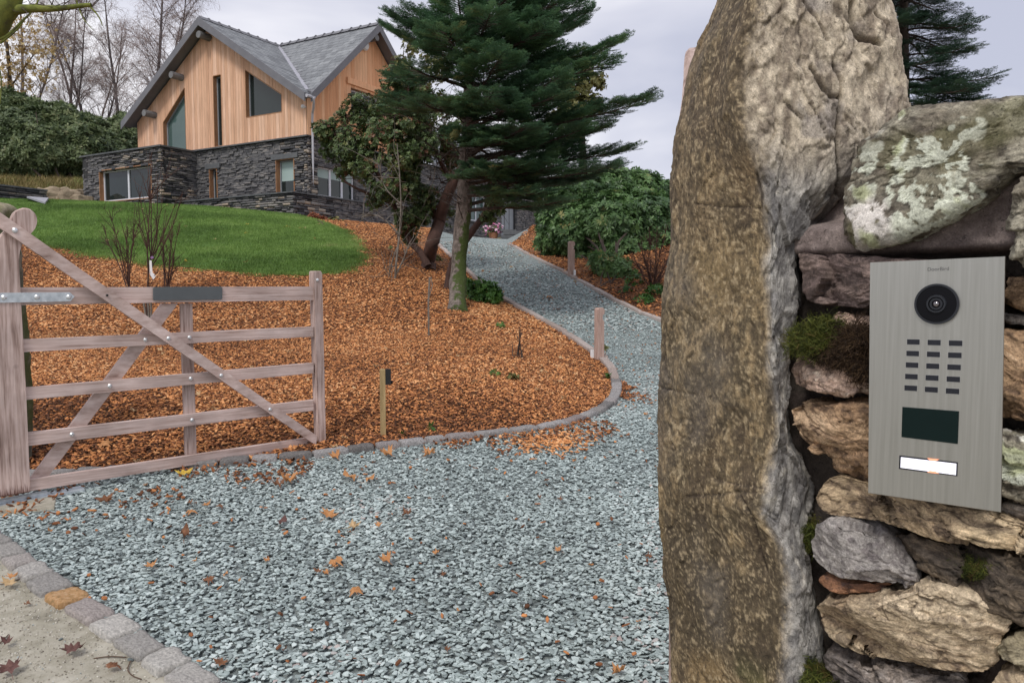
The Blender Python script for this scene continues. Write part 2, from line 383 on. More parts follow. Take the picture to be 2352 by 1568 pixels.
def fill(poly, dens, ya, yb, xa=-99, xb=99, margin=.9, excl=None):
    lo = poly.min(0); hi = poly.max(0); ya, yb = max(ya, lo[1]), min(yb, hi[1]); out = []
    xa = max(xa, lo[0], -(.70 * yb + margin)); xb = min(xb, hi[0], .70 * yb + margin)
    n = int(dens * (yb - ya) * (xb - xa)); q = np.column_stack([rng.uniform(xa, xb, n), rng.uniform(ya, yb, n)])
    q = q[(np.abs(q[:, 0]) < .70 * q[:, 1] + margin)]; q = q[inside(q, poly)]
    if excl is not None: q = q[~inside(q, excl)]
    return q
def lay(name, q, meshes, tilt, s0, s1, lift, rnd=None, **k):
    n = len(q); z = ground_z(q[:, 0], q[:, 1]) + lift + rng.uniform(0, .012, n)
    nr = np.column_stack([rng.normal(0, tilt, (n, 2)), np.ones(n)])
    return scatter(name, np.column_stack([q, z]), euler_z(nr), rng.uniform(s0, s1, n), meshes, rnd=rnd, **k)
q = np.vstack([fill(DRIVE, 5600, 1.0, 4.2, xb=1.5), fill(DRIVE, 900, 1.2, 4.2, xa=1.5, xb=2.8), fill(DRIVE, 4000, 4.2, 6.5, xb=3), fill(DRIVE, 2000, 6.5, 11, xb=4)])
# the setts line lets a few chips spill over
far = np.vstack([fill(DRIVE, 900, 11, 17), fill(DRIVE, 420, 17, 27)])
spill = fill(PAVE, 260, 1.2, 4.4); dS = pdist(spill, np.array(SETT)); spill = spill[rng.random(len(spill)) < np.exp(-dS / .09) * .9]
allq = np.vstack([q, spill])
tone = np.clip(rng.random(len(allq)) * .86 + .05 + .30 * fbm(np.column_stack([allq * 1.3, np.zeros(len(allq))]), 3), 0, 1)
lay('slate_gravel', allq, chips, .24, .46, .96, -.004, rnd=tone, kind='stuff', label='grey green slate chippings covering the driveway', cat='gravel')
lay('slate_gravel', far, chips, .25, 1.0, 1.7, -.004, kind='stuff', label='slate chippings on the upper slope of the driveway', cat='gravel')
def mulch(q, s0, s1):
    d = fbm(np.column_stack([q * .55, np.zeros(len(q))]), 3, 5)
    dk = sstep(6.4, 4.6, q[:, 1] + .15 * q[:, 0]) * .25
    return np.clip(rng.random(len(q)) ** 1.1 * .95 + .28 * d - dk + .02, 0, 1)
q = np.vstack([fill(ISL, 3300, 3.4, 7, excl=LAWN), fill(ISL, 2000, 7, 10, excl=LAWN)])
lay('bark_mulch', q, barks, .42, .55, 1.08, 0, rnd=mulch(q, 0, 0), kind='stuff', label='orange brown bark mulch over the bed behind the gate', cat='mulch')
q = np.vstack([fill(ISL, 900, 10, 15, excl=LAWN), fill(ISL, 480, 15, 26, excl=LAWN)])
q = q[(q[:, 0] > -12)]
lay('bark_mulch', q, barks, .45, .95, 1.6, 0, rnd=mulch(q, 0, 0), kind='stuff', label='bark mulch along the lawn edge and under the trees', cat='mulch')
q = fill(RBED, 260, 8, 27)
lay('bark_mulch', q, barks, .45, 1.3, 2.2, 0, rnd=np.clip(mulch(q, 0, 0) - .12, 0, 1), kind='stuff', label='darker bark mulch under the shrubs right of the drive', cat='mulch')
# spilled patch of bark on the gravel and litter along the kerb
c = G(1268, 1018); q = rng.normal(0, 1, (460, 2)) * (.13, .14) + c
lay('spilled_bark', q, barks, .3, .6, 1.0, .012, rnd=np.clip(rng.random(460) * .5 + .5, 0, 1), kind='stuff', label='orange bark spilled on the gravel by the kerb', cat='mulch')
cl = resample(CURB[int(len(CURB) * .38):], .004); cl = cl[cl[:, 0] > -4]; q = cl[rng.integers(0, len(cl), 3600)] + np.abs(rng.normal(0, .38, (3600, 1))) * np.array([[.15, -1.]]) + rng.normal(0, .05, (3600, 2))
q = q[inside(q, DRIVE)]; q = q[fbm(np.column_stack([q * 2.2, q[:, :1] * 0]), 3, 9) > .12 - .25 * sstep(.5, -1.2, q[:, 0])]
lay('leaf_litter', q, barks, .5, .5, 1.2, .012, rnd=rng.random(len(q)) ** 1.4 * .62, kind='stuff', label='brown crumbs of leaf and bark on the gravel along the kerb', cat='leaf litter')
q = fill(DRIVE, 26, 1.3, 22); lay('leaf_litter', q, barks, .4, .5, 1.0, .012, rnd=rng.random(len(q)) * .55 + .05, kind='stuff', label='scattered brown leaf crumbs over the driveway', cat='leaf litter')

def tuft(name, mat, n, h, spread, w, rg, lean=.5):
    V, Fc = [], []
    for i in range(n):
        a = rg.uniform(0, 6.28); x, y = rg.normal(0, spread, 2); hh = h * rg.uniform(.6, 1.15); lx, ly = rg.normal(0, lean * hh, 2)
        dx, dy = math.cos(a) * w / 2, math.sin(a) * w / 2; b = len(V)
        V += [(x - dx, y - dy, 0), (x + dx, y + dy, 0), (x + dx * .8 + lx * .4, y + dy * .8 + ly * .4, hh * .6), (x - dx * .8 + lx * .4, y - dy * .8 + ly * .4, hh * .6), (x + lx, y + ly, hh)]
        Fc += [(b, b + 1, b + 2, b + 3), (b + 3, b + 2, b + 4)]
    return raw_mesh(name, V, Fc, mat)
m_blade = leafmat('grass_blade', [(0, (.09, .165, .032)), (.5, (.17, .285, .062)), (.85, (.26, .39, .10)), (1, (.38, .40, .16))], rough=.6)
m_dryblade = leafmat('dry_grass_blade', [(0, (.10, .09, .03)), (.5, (.30, .24, .10)), (.85, (.42, .33, .15)), (1, (.12, .20, .04))], rough=.7)
tufts = [tuft('grass_tuft', m_blade, 22, .05, .06, .006, rng) for _ in range(3)]
q = fill(LAWN, 230, 12, 30, margin=1.5); eb = resample(LAWN[:14], .02); eb = eb[rng.integers(0, len(eb), 1500)] + rng.normal(0, .13, (1500, 2)); q = np.vstack([q, eb[fbm(np.column_stack([eb * 1.5, eb[:, :1] * 0]), 3, 4) > -.15]]); n = len(q)
scatter('lawn_grass', np.column_stack([q, ground_z(q[:, 0], q[:, 1]) + .01]), np.column_stack([np.zeros((n, 2)), rng.uniform(0, 6.28, n)]), rng.uniform(.8, 1.4, n), tufts,
        rnd=np.clip(rng.random(n) * .55 + .6 * fbm(np.column_stack([q * .8, q[:, :1] * 0]), 3, 3) + .12, 0, 1), kind='stuff', label='short green mown lawn grass below the house', cat='grass')

m_grit = MAT('grit', [(0, (.16, .14, .11)), (.5, (.38, .35, .29)), (.9, (.62, .59, .52)), (1, (.30, .34, .33))], by='inst', scale=60, rough=.85)
q = fill(PAVE, 5200, 1.9, 4.3, xb=.4); n = len(q); gr = [chip_mesh('grit_grain', m_grit, 5, .006, .007, .004, rng) for _ in range(3)]
scatter('grit', np.column_stack([q, ground_z(q[:, 0], q[:, 1]) + .0012]), rng.uniform(0, 6.28, (n, 3)) * [.1, .1, 1], rng.uniform(.35, 1.1, n) ** 1.5, gr, kind='stuff', label='sandy grit lying on the pavement', cat='grit')
# ---------------------------------------------------------------- kerbs
m_sett = MAT('kerb_stone', [(0, (.16, .15, .145)), (.35, (.27, .255, .245)), (.7, (.36, .345, .34)), (1, (.25, .205, .195))], by='obj', scale=14, rough=.85, bump=.9, bscale=45, jitter=.5)
m_settp = MAT('pavement_sett', [(0, (.28, .265, .25)), (.4, (.45, .43, .40)), (.7, (.37, .32, .30)), (1, (.54, .52, .48))], by='obj', scale=14, rough=.85, bump=.9, bscale=45, jitter=.45)
m_pinkkerb = MAT('pale_kerb_stone', [(0, (.30, .24, .21)), (1, (.44, .38, .35))], by='obj', scale=14, rough=.85, bump=.6, bscale=45, jitter=.3)
m_osett = MAT('ochre_sett', [(.3, (.20, .14, .06)), (.5, (.44, .25, .11)), (.7, (.52, .37, .23))], scale=9, rough=.85, bump=.6, bscale=45)
def rough_block(name, mat, rg, n=3, amp=.08, round_=.3):
    """unit rock block -0.5..0.5, edges worn, surface uneven"""
    g = np.linspace(-1, 1, n * 2 + 1); V, idx, Fc = [], {}, []
    def vid(p):
        k = tuple(np.round(p, 5))
        if k not in idx: idx[k] = len(V); V.append(p)
        return idx[k]
    m = len(g)
    for ax in range(3):
        for sg in (-1, 1):
            for i in range(m - 1):
                for j in range(m - 1):
                    c = []
                    for (a, b) in ((i, j), (i + 1, j), (i + 1, j + 1), (i, j + 1)):
                        p = [0, 0, 0]; p[ax] = sg; p[(ax + 1) % 3] = g[a]; p[(ax + 2) % 3] = g[b]; c.append(vid(np.array(p, float)))
                    Fc.append(tuple(c if sg > 0 else c[::-1]))
    V = np.array(V); nrm = (np.abs(V) ** 14).sum(1) ** (1 / 14.); V = V / (1 + (nrm[:, None] - 1) * 1.0)
    nr2 = (np.abs(V) ** 4).sum(1) ** .25; V = V / (nr2[:, None] ** round_)
    off = rg.uniform(0, 99, 3); V = V * (1 + amp * fbm(V * 1.6 + off, 3)[:, None] * 1.5) + amp * .5 * np.stack([fbm(V * 2.2 + off + s * 7, 2) for s in range(3)], 1)
    return raw_mesh(name, V * .5, Fc, mat, smooth=True)
def run_kerb(name, line, ranges, mat, wid, hgt, up, label, variants=6, gap=.012, skip=None, special=None):
    root = thing(name, (line[0][0], line[0][1], gz(*line[0])), kind='structure'); root['label'] = label
    vs = [rough_block('kerb_block', mat, rng, 4, .07, .03) for _ in range(variants)]
    s = np.r_[0, np.cumsum(np.linalg.norm(np.diff(line, axis=0), axis=1))]; t = 0; i = 0
    while t < s[-1] - .05:
        L = R.uniform(*ranges); a = np.array([np.interp(t, s, line[:, k]) for k in (0, 1)]); b = np.array([np.interp(min(t + L, s[-1]), s, line[:, k]) for k in (0, 1)])
        c = (a + b) / 2; d = b - a; ang = math.atan2(d[1], d[0]); za, zb = base_z(*a), base_z(*b)
        me = vs[i % variants]
        if special and special(c): me = rough_block('kerb_block', m_osett, rng, 4, .07, .03)
        link('stone', me, root, loc=(c[0], c[1], (za + zb) / 2 + up - hgt / 2), rot=(R.uniform(-.05, .05), -math.atan2(zb - za, np.linalg.norm(d)) + R.uniform(-.02, .02), ang + R.uniform(-.03, .03)),
             scale=(np.linalg.norm(d) - gap, wid * R.uniform(.9, 1.1), hgt)); t += L; i += 1
    return root
kl = resample(CURB, .03); far_k = kl[kl[:, 1] > 7.6]; near_k = kl[(kl[:, 1] <= 7.65)]
near_k = near_k[near_k[:, 0] > -2.9]
run_kerb('kerb', near_k, (.14, .30), m_sett, .10, .16, .038, 'grey stone setts edging the mulch bed along the gravel')
run_kerb('kerb', far_k, (.5, .9), m_pinkkerb, .09, .16, .05, 'pale stone kerb up the left edge of the driveway', gap=.006)
rk = resample(RCURB, .03); rk = rk[rk[:, 1] > 4]
run_kerb('kerb', rk, (.5, .95), m_pinkkerb, .09, .18, .05, 'pale stone kerb up the right edge of the driveway', gap=.006)
c_or = Gb(180, 1385)
run_kerb('kerb', resample(np.array(SETT[:-1]), .02), (.14, .22), m_settp, .115, .16, .022, 'worn stone setts between the pavement and the gravel', special=lambda c: np.hypot(*(c - c_or)) < .10)
# ---------------------------------------------------------------- house
HA = np.array([-7.1, 27.0]); HL = np.array([-.867, .498]); HR = np.array([.497, .868]); UZ = np.array([0, 0, 1.])
def v3(p, z=0): return np.array([p[0], p[1], z], float)
def H(t, s, z): return v3(HA + HL * t + HR * s, z)
def onface(px, py, P0, d):                         # -> (distance along d, z)
    r = ray(px, py); A = np.array([[r[0], -d[0]], [r[1], -d[1]]]); k, t = np.linalg.solve(A, np.asarray(P0, float)); return t, EZ + r[2] * k
def polyface(px, P0, d): return [onface(x, y, P0, d) for x, y in px]

m_clad = MAT('larch_cladding', [(0, (.58, .335, .21)), (.5, (.68, .415, .27)), (1, (.75, .49, .345))], by='obj', scale=2.5, rough=.8, stretch=(6, 6, .5), jitter=.22, bump=.2, bscale=9)
m_clad2 = MAT('fresh_larch_cladding', [(0, (.68, .335, .17)), (.5, (.80, .42, .225)), (1, (.84, .50, .29))], by='obj', scale=2.5, rough=.8, stretch=(6, 6, .5), jitter=.16, bump=.2, bscale=9)
m_dark = MAT('dark_backing', [(0, (.02, .018, .016)), (1, (.03, .026, .022))], rough=.95)
m_slatestone = MAT('wall_slate', [(0, (.030, .031, .036)), (.3, (.075, .075, .082)), (.6, (.15, .145, .145)), (.85, (.26, .24, .22)), (1, (.40, .32, .24))], by='obj', scale=7, rough=.75, jitter=.4, bump=.7, bscale=18, dist=.02)
m_slatestuff = MAT('wall_slate_small', [(.28, (.030, .032, .036)), (.42, (.075, .075, .082)), (.55, (.15, .145, .145)), (.68, (.27, .245, .225)), (.8, (.38, .31, .23))], scale=3.4, stretch=(1, 1, 4), rough=.75, bump=.7, bscale=18, dist=.02)
m_core = MAT('wall_core', [(.3, (.02, .02, .022)), (.7, (.05, .05, .052))], rough=.95)
m_roof = MAT('roof_slate', [(0, (.14, .148, .158)), (.5, (.19, .20, .212)), (1, (.25, .262, .272))], by='obj', scale=5, rough=.6, jitter=.18)
m_roofstuff = MAT('roof_slate_field', [(.3, (.13, .138, .148)), (.5, (.19, .20, .212)), (.7, (.26, .272, .282))], scale=4.2, rough=.6)
m_fascia = MAT('grey_fascia', [(.3, (.13, .13, .145)), (.7, (.17, .17, .185))], scale=3, rough=.5)
m_lead = MAT('lead_valley', [(.3, (.28, .28, .32)), (.7, (.36, .36, .40))], scale=5, rough=.5)
m_purlin = MAT('purlin_end', [(.3, (.12, .12, .125)), (.7, (.20, .20, .20))], scale=5, rough=.7)
m_white = MAT('white_plastic', [(.3, (.72, .72, .73)), (.7, (.8, .8, .8))], scale=3, rough=.4)
m_pipe = MAT('grey_downpipe', [(.3, (.42, .42, .46)), (.7, (.50, .50, .54))], scale=3, rough=.4)
m_wframe = MAT('window_frame_grey', [(.3, (.23, .25, .27)), (.7, (.28, .30, .32))], scale=3, rough=.5)
m_wwhite = MAT('window_frame_white', [(.3, (.60, .61, .66)), (.7, (.68, .69, .73))], scale=3, rough=.4)
m_reveal = MAT('larch_reveal', [(.3, (.28, .14, .07)), (.7, (.40, .21, .11))], scale=6, rough=.8, stretch=(4, 4, 1))
m_glass = MAT('dark_glass', [(.3, (.012, .02, .02)), (.7, (.02, .03, .03))], scale=.5, rough=.04, spec=.5, ior=1.5)
m_glassg = MAT('greenish_glass', [(.3, (.055, .10, .095)), (.7, (.09, .14, .13))], scale=.6, rough=.06, spec=.5, ior=1.5)
m_blind = MAT('pale_blind', [(.3, (.30, .40, .38)), (.7, (.38, .47, .45))], scale=1, rough=.7)
m_cope = MAT('slate_coping', [(.3, (.055, .06, .065)), (.7, (.12, .125, .13))], scale=4, rough=.6, bump=.2)
m_lintel = MAT('slate_lintel', [(.3, (.085, .088, .095)), (.7, (.13, .135, .14))], scale=4, rough=.7, bump=.3)

house = thing('house', H(4, 4, 4.6), 'two storey house with larch clad gables over a dark slate ground floor', 'house')

def holecut(lo, hi, holes, a, b):
    """vertical strip a..b with bottom lo(t), top hi(t); convex holes [(t,z)..] -> list of quads (zl0,zr0,zl1,zr1)"""
    segs = [(lo(a), lo(b), hi(a), hi(b))]
    m = (a + b) / 2
    for h in holes:
        ts = [p[0] for p in h]
        if m <= min(ts) or m >= max(ts): continue
        def span(t):
            t = min(max(t, min(ts) + 1e-6), max(ts) - 1e-6); zs = []
            for (t0, z0), (t1, z1) in zip(h, h[1:] + h[:1]):
                if (t0 <= t <= t1 or t1 <= t <= t0) and abs(t1 - t0) > 1e-9: zs.append(z0 + (z1 - z0) * (t - t0) / (t1 - t0))
            return min(zs), max(zs)
        la, ha = span(a); lb, hb = span(b); out = []
        for s in segs:
            if s[2] <= la and s[3] <= lb or s[0] >= ha and s[1] >= hb: out.append(s); continue
            if la > s[0] + .02 or lb > s[1] + .02: out.append((s[0], s[1], la, lb))
            if ha < s[2] - .02 or hb < s[3] - .02: out.append((ha, hb, s[2], s[3]))
        segs = out
    return segs
def breaks(t0, t1, w, holes, extra=()):
    q = list(np.arange(t0, t1, w)) + [t1]; hv = [p[0] for h in holes for p in h if t0 < p[0] < t1] + [e for e in extra if t0 < e < t1]
    q = [t for t in q if all(abs(t - v) > w * .35 for v in hv) or t in (t0, t1)] + hv
    q = sorted(q); return [q[0]] + [b for a, b in zip(q[:-1], q[1:]) if b - a > .004]
def boards(parent, P0, d, nrm, t0, t1, lo, hi, holes, w, mat, extra=(), thick=.022, name='board', gap=.007, back=None):
    br = breaks(t0, t1, w, holes, extra); P0 = v3(P0); d = v3(d); nrm = v3(nrm)
    for a, b in zip(br[:-1], br[1:]):
        for (l0, l1, h0, h1) in holecut(lo, hi, holes, a, b):
            mb = MB(); g = gap / 2; o = nrm * R.uniform(0, .004)
            q = lambda t, z, n: P0 + d * t + UZ * z + nrm * n + o
            a_, b_ = a + g, b - g
            mb.hexa([q(a_, l0, 0), q(b_, l1, 0), q(b_, l1, thick), q(a_, l0, thick), q(a_, h0, 0), q(b_, h1, 0), q(b_, h1, thick), q(a_, h0, thick)])
            mb.build(name, mat, parent)
def backing(parent, P0, d, nrm, t0, t1, lo, hi, holes, mat, n0, n1, name, extra=()):
    br = breaks(t0, t1, 99, holes, extra); P0 = v3(P0); d = v3(d); nrm = v3(nrm); mb = MB()
    for a, b in zip(br[:-1], br[1:]):
        for (l0, l1, h0, h1) in holecut(lo, hi, holes, a, b):
            q = lambda t, z, n: P0 + d * t + UZ * z + nrm * n
            mb.hexa([q(a, l0, n0), q(b, l1, n0), q(b, l1, n1), q(a, l0, n1), q(a, h0, n0), q(b, h1, n0), q(b, h1, n1), q(a, h0, n1)])
    return mb.build(name, mat, parent)
m_stonevar = [rough_block('slate_stone', m_slatestone, rng, 1, .16, .0) for _ in range(6)]
def masonry(parent, P0, d, nrm, t0, t1, z0, z1, holes, quota, hr=(.05, .11), lr=(.16, .48), depth=.14, z0f=None):
    P0 = v3(P0); d3 = v3(d); n3 = v3(nrm); st = []; z = z1
    while z > z0 + .02:
        h = min(R.uniform(*hr), z - z0); t = t0 - R.uniform(0, .1)
        while t < t1:
            L = R.uniform(*lr); a, b = max(t, t0), min(t + L, t1); t += L
            if b - a < .04: continue
            zc = z - h / 2; pcs = [(a, b)]
            for hh in holes:
                ha, hb = min(p[0] for p in hh), max(p[0] for p in hh); hl, hu = min(p[1] for p in hh), max(p[1] for p in hh)
                if hl < zc < hu: pcs = [q for (x, y) in pcs for q in ((x, min(y, ha)), (max(x, hb), y)) if q[1] - q[0] > .03]
            for x, y in pcs: st.append(((x + y) / 2, zc, y - x, h))
        z -= h
    ang = math.atan2(d[1], d[0])
    it = []
    for (t, zc, L, h) in st:
        pr = R.uniform(-.02, .045); c = P0 + d3 * t + UZ * (zc) + n3 * (pr - depth / 2)
        it.append((np.linalg.norm(c - [0, 0, EZ]), c, (L * 1.02 - .006, depth, h * 1.02 - .005), R.uniform(-.025, .025)))
    it.sort(key=lambda q: q[0]); mb = MB()
    for i, (_, c, sc, tw) in enumerate(it):
        me = R.choice(m_stonevar)
        if i < quota: link('stone', me, parent, loc=c, rot=(0, tw, ang), scale=sc)
        else:
            V = np.empty(len(me.vertices) * 3); me.vertices.foreach_get('co', V); V = V.reshape(-1, 3) * sc; ca, sa = math.cos(ang), math.sin(ang)
            V = np.column_stack([V[:, 0] * ca - V[:, 1] * sa, V[:, 0] * sa + V[:, 1] * ca, V[:, 2]]) + c
            mb.add(V, [tuple(p.vertices) for p in me.polygons])
    if mb.V: mb.build('stonework', m_slatestuff, parent, kind='stuff')

def window(parent, P0, d, nrm, poly, inset=.13, fw=.06, fmat=None, gmat=None, mull=(), blind=None, bmat=None, name='window', reveal=None, trans=()):
    fmat = fmat or m_wframe; gmat = gmat or m_glass; P0 = v3(P0); d = v3(d); n = v3(nrm)
    q = lambda t, z, k: P0 + d * t + UZ * z + n * k
    c = np.mean(poly, 0); mb = MB(); inn = []
    poly = [np.array(p) for p in poly]; m = len(poly)
    # inner polygon by offsetting edges
    area = sum(a[0] * b[1] - a[1] * b[0] for a, b in zip(poly, poly[1:] + poly[:1])); sg = 1 if area > 0 else -1
    def off(i, w):
        a, b, e = poly[i - 1], poly[i], poly[(i + 1) % m]; u = (b - a) / np.linalg.norm(b - a); v = (e - b) / np.linalg.norm(e - b)
        n1 = np.array([-u[1], u[0]]) * sg; n2 = np.array([-v[1], v[0]]) * sg; k = n1 + n2; return b + k * w / max(k @ n1, .2)
    inn = [off(i, fw) for i in range(m)]
    for i in range(m):
        a, b, ia, ib = poly[i], poly[(i + 1) % m], inn[i], inn[(i + 1) % m]
        mb.hexa([q(*a, -inset - .06), q(*b, -inset - .06), q(*ib, -inset - .06), q(*ia, -inset - .06), q(*a, -inset), q(*b, -inset), q(*ib, -inset), q(*ia, -inset)])
    zs = [p[1] for p in inn]; ts = sorted(p[0] for p in inn)
    for f, w in mull:
        t = ts[0] + (ts[-1] - ts[0]) * f; mb.box(P0, d, n, UZ, (t - w / 2, t + w / 2), (-inset - .055, -inset + .003), (min(zs), max(zs)))
    for f, w in trans:
        z = min(zs) + (max(zs) - min(zs)) * f; mb.box(P0, d, n, UZ, (ts[0], ts[-1]), (-inset - .052, -inset + .001), (z - w / 2, z + w / 2))
    fr = mb.build(name, fmat, parent)
    g = MB(); g.prism([q(*p, -inset - .045) for p in inn], n * .01); g.build('pane', gmat, fr)
    if blind:
        zt = max(zs); zb = zt - (zt - min(zs)) * blind
        bl = MB(); bl.box(P0, d, n, UZ, (ts[0] + .01, ts[-1] - .01), (-inset - .034, -inset - .028), (zb, zt - .005)); bl.build('blind', bmat or m_blind, fr)
    if reveal is not None:
        rb = MB()
        for i in range(m):
            a, b = poly[i], poly[(i + 1) % m]; dd = (b - a) / np.linalg.norm(b - a); nn = np.array([-dd[1], dd[0]]) * -sg
            o2 = a + nn * .03; p2 = b + nn * .03; a_, b_ = a - nn * .002, b - nn * .002
            rb.hexa([q(*a_, -inset), q(*b_, -inset), q(*p2, -inset), q(*o2, -inset), q(*a_, .028), q(*b_, .028), q(*p2, .028), q(*o2, .028)])
        rb.build('reveal', reveal, parent)
    return fr

ZB, ZE, ZR, TA, TW, SA, SW = 6.86, 8.42, 11.5, 4.8, 9.3, 3.34, 6.68
rz1 = lambda t: ZE + (ZR - ZE) * (t / TA if t <= TA else (TW - t) / (TW - TA))
rz2 = lambda s: ZE + (ZR - ZE) * (s / SA if s <= SA else (SW - s) / (SW - SA))
NL, NR = -HR, -HL                                  # outward normals of left and right faces
G0 = 4.62
wl1 = polyface([(378, 345), (429, 349), (425, 203), (372, 283)], HA, HL)
wl2 = polyface([(495, 344), (512, 342), (507, 173), (488, 176)], HA, HL)
wl3 = polyface([(567, 270), (648, 257), (648, 218), (567, 162)], HA, HL)
wl1 = [(wl1[0][0], 6.9), (wl1[1][0], 6.9), (wl1[1][0], wl1[2][1]), (wl1[0][0], wl1[3][1])]
wl2 = [(wl2[0][0], 6.9), (wl2[1][0], 6.9), (wl2[1][0], wl2[2][1]), (wl2[0][0], wl2[2][1])]
wl3 = [(wl3[0][0], (wl3[0][1] + wl3[1][1]) / 2), (wl3[1][0], (wl3[0][1] + wl3[1][1]) / 2), (wl3[1][0], wl3[2][1]), (wl3[0][0], wl3[3][1])]
LH = [wl1, wl2, wl3]
roofl = lambda t: rz1(t) - .16
backing(house, HA, HL, NL, 0, TW, lambda t: ZB, roofl, LH, m_dark, -.30, -.03, 'gable_wall', extra=(TA,))
boards(house, HA, HL, NL, 0.0, TW, lambda t: ZB, roofl, LH, .145, m_clad, extra=(TA,))
for w in LH: window(house, HA, HL, NL, w, gmat=m_glassg if w is wl1 else m_glass, reveal=m_reveal, fw=.05)
# right gable
def rq(p0, p1, p2, p3): return polyface([p0, p1, p2, p3], HA, HR)
wr1 = rq((806, 262), (872, 272), (872, 216), (806, 203)); a0, a1 = wr1[0][0], wr1[1][0]; zt = wr1[3][1]; wr1 = [(a0, zt - 1.15), (a1, zt - 1.15), (a1, zt), (a0, zt)]
RH = [wr1]
roofr = lambda s: rz2(s) - .16
backing(house, HA, HR, NR, 0, SW, lambda t: ZB, roofr, RH, m_dark, -.30, -.03, 'gable_wall', extra=(SA,))
boards(house, HA, HR, NR, 0.0, SW, lambda t: ZB, roofr, RH, .145, m_clad2, extra=(SA,))
window(house, HA, HR, NR, wr1, fmat=m_wwhite, mull=[(.5, .07)], reveal=m_reveal)
lt = MB(); lt.box(v3(HA), v3(HR), v3(NR), UZ, (a0 - .25, a1 + .25), (.026, .10), (zt + .12, zt + .34)); lt.build('timber_lintel', m_clad2, house)
# drip ledges between storeys
lb = MB(); lb.box(v3(HA), v3(HL), v3(NL), UZ, (-.10, TW), (-.05, .12), (ZB - .055, ZB - .004)); lb.box(v3(HA), v3(HR), v3(NR), UZ, (-.10, SW + 10.4), (-.05, .10), (ZB - .052, ZB - .002)); lb.build('slate_ledge', m_cope, house)
# ground floor
gl1 = polyface([(484, 461), (499, 459), (498, 388), (483, 390)], HA, HL); gl2 = polyface([(637, 446), (676, 442), (675, 367), (635, 369)], HA, HL)
def rect(p): t = sorted(x[0] for x in p); z = sorted(x[1] for x in p); return [(t[0], z[0]), (t[-1], z[0]), (t[-1], z[-1]), (t[0], z[-1])]
gl1, gl2 = rect(gl1), rect(gl2)
gr1 = rect(polyface([(731, 450), (816, 462), (816, 402), (731, 380)], HA, HR)); gr1 = [(p[0], min(p[1], 6.35)) for p in gr1]
TAN = 5.8
backing(house, HA, HL, NL, .09, TAN + .3, lambda t: 3.6, lambda t: ZB - .06, [gl1, gl2], m_core, -.42, -.10, 'wall_core')
masonry(house, HA, HL, NL, -.05, TAN, G0 - .1, ZB - .06, [gl1, gl2], 110)
window(house, HA, HL, NL, gl1, inset=.16, reveal=m_reveal, fw=.05); window(house, HA, HL, NL, gl2, inset=.16, reveal=m_reveal, blind=.62, fw=.05, gmat=m_glass)
for g in (gl1, gl2):
    l = MB(); l.box(v3(HA), v3(HL), v3(NL), UZ, (g[0][0] - .22, g[1][0] + .22), (-.08, .06), (g[2][1] + .02, g[2][1] + .20)); l.build('lintel', m_lintel, house)
    l = MB(); l.box(v3(HA), v3(HL), v3(NL), UZ, (g[0][0] - .08, g[1][0] + .08), (-.14, .07), (g[0][1] - .06, g[0][1] - .005)); l.build('sill', m_cope, house)
# right ground floor + low wing
wg = rect(polyface([(1060, 505), (1118, 504), (1118, 452), (1060, 448)], HA, HR)); wd = rect(polyface([(1152, 553), (1186, 553), (1186, 458), (1152, 456)], HA, HR))
wg = [(wg[0][0], 4.75), (wg[1][0], 4.75), (wg[1][0], 6.0), (wg[0][0], 6.0)]; wd = [(wd[0][0], 4.1), (wd[1][0], 4.1), (wd[1][0], 6.15), (wd[0][0], 6.15)]
SE = 17.4
backing(house, HA, HR, NR, .09, SE, lambda t: 3.4, lambda t: ZB - .06, [gr1, wg, wd], m_core, -.42, -.10, 'wall_core')
masonry(house, HA, HR, NR, -.05, SE, 3.7, ZB - .06, [gr1, wg, wd], 70, hr=(.07, .13), lr=(.2, .5))
window(house, HA, HR, NR, gr1, inset=.12, fmat=m_wwhite, mull=[(.36, .09), (.70, .09)], blind=.34, fw=.07)
window(house, HA, HR, NR, wg, inset=.14, fmat=m_wwhite, mull=[(.33, .08), (.66, .08)], fw=.07, gmat=m_glassg)
dr = MB(); dr.box(v3(HA), v3(HR), v3(NR), UZ, (wd[0][0] + .02, wd[1][0] - .02), (-.22, -.16), (4.12, 6.13)); dro = dr.build('door', m_fascia, house)
for f in (.06, .38, .70):
    dp = MB(); w_ = wd[1][0] - wd[0][0]; dp.box(v3(HA), v3(HR), v3(NR), UZ, (wd[0][0] + w_ * f, wd[0][0] + w_ * (f + .25)), (-.157, -.145), (4.25, 6.0)); dp.build('door_panel', m_wframe, dro)
l = MB(); l.box(v3(HA), v3(HR), v3(NR), UZ, (wg[0][0] - .3, wg[1][0] + .3), (-.14, .08), (4.68, 4.74)); l.build('sill', m_cope, house)
l = MB(); l.box(v3(HA), v3(HR), v3(NR), UZ, (gr1[0][0] - .1, gr1[1][0] + .1), (-.12, .06), (gr1[0][1] - .06, gr1[0][1] - .003)); l.build('sill', m_cope, house)
em = MB(); em.box(v3(HA), v3(HR), v3(-NR), UZ, (SE, SE + .3), (0, 5), (3.4, ZB - .06)); em.build('end_wall', m_core, house)
masonry(house, H(0, SE + .3, 0)[:2], HL, HR, 0, 5, 3.7, ZB - .06, [], 0)
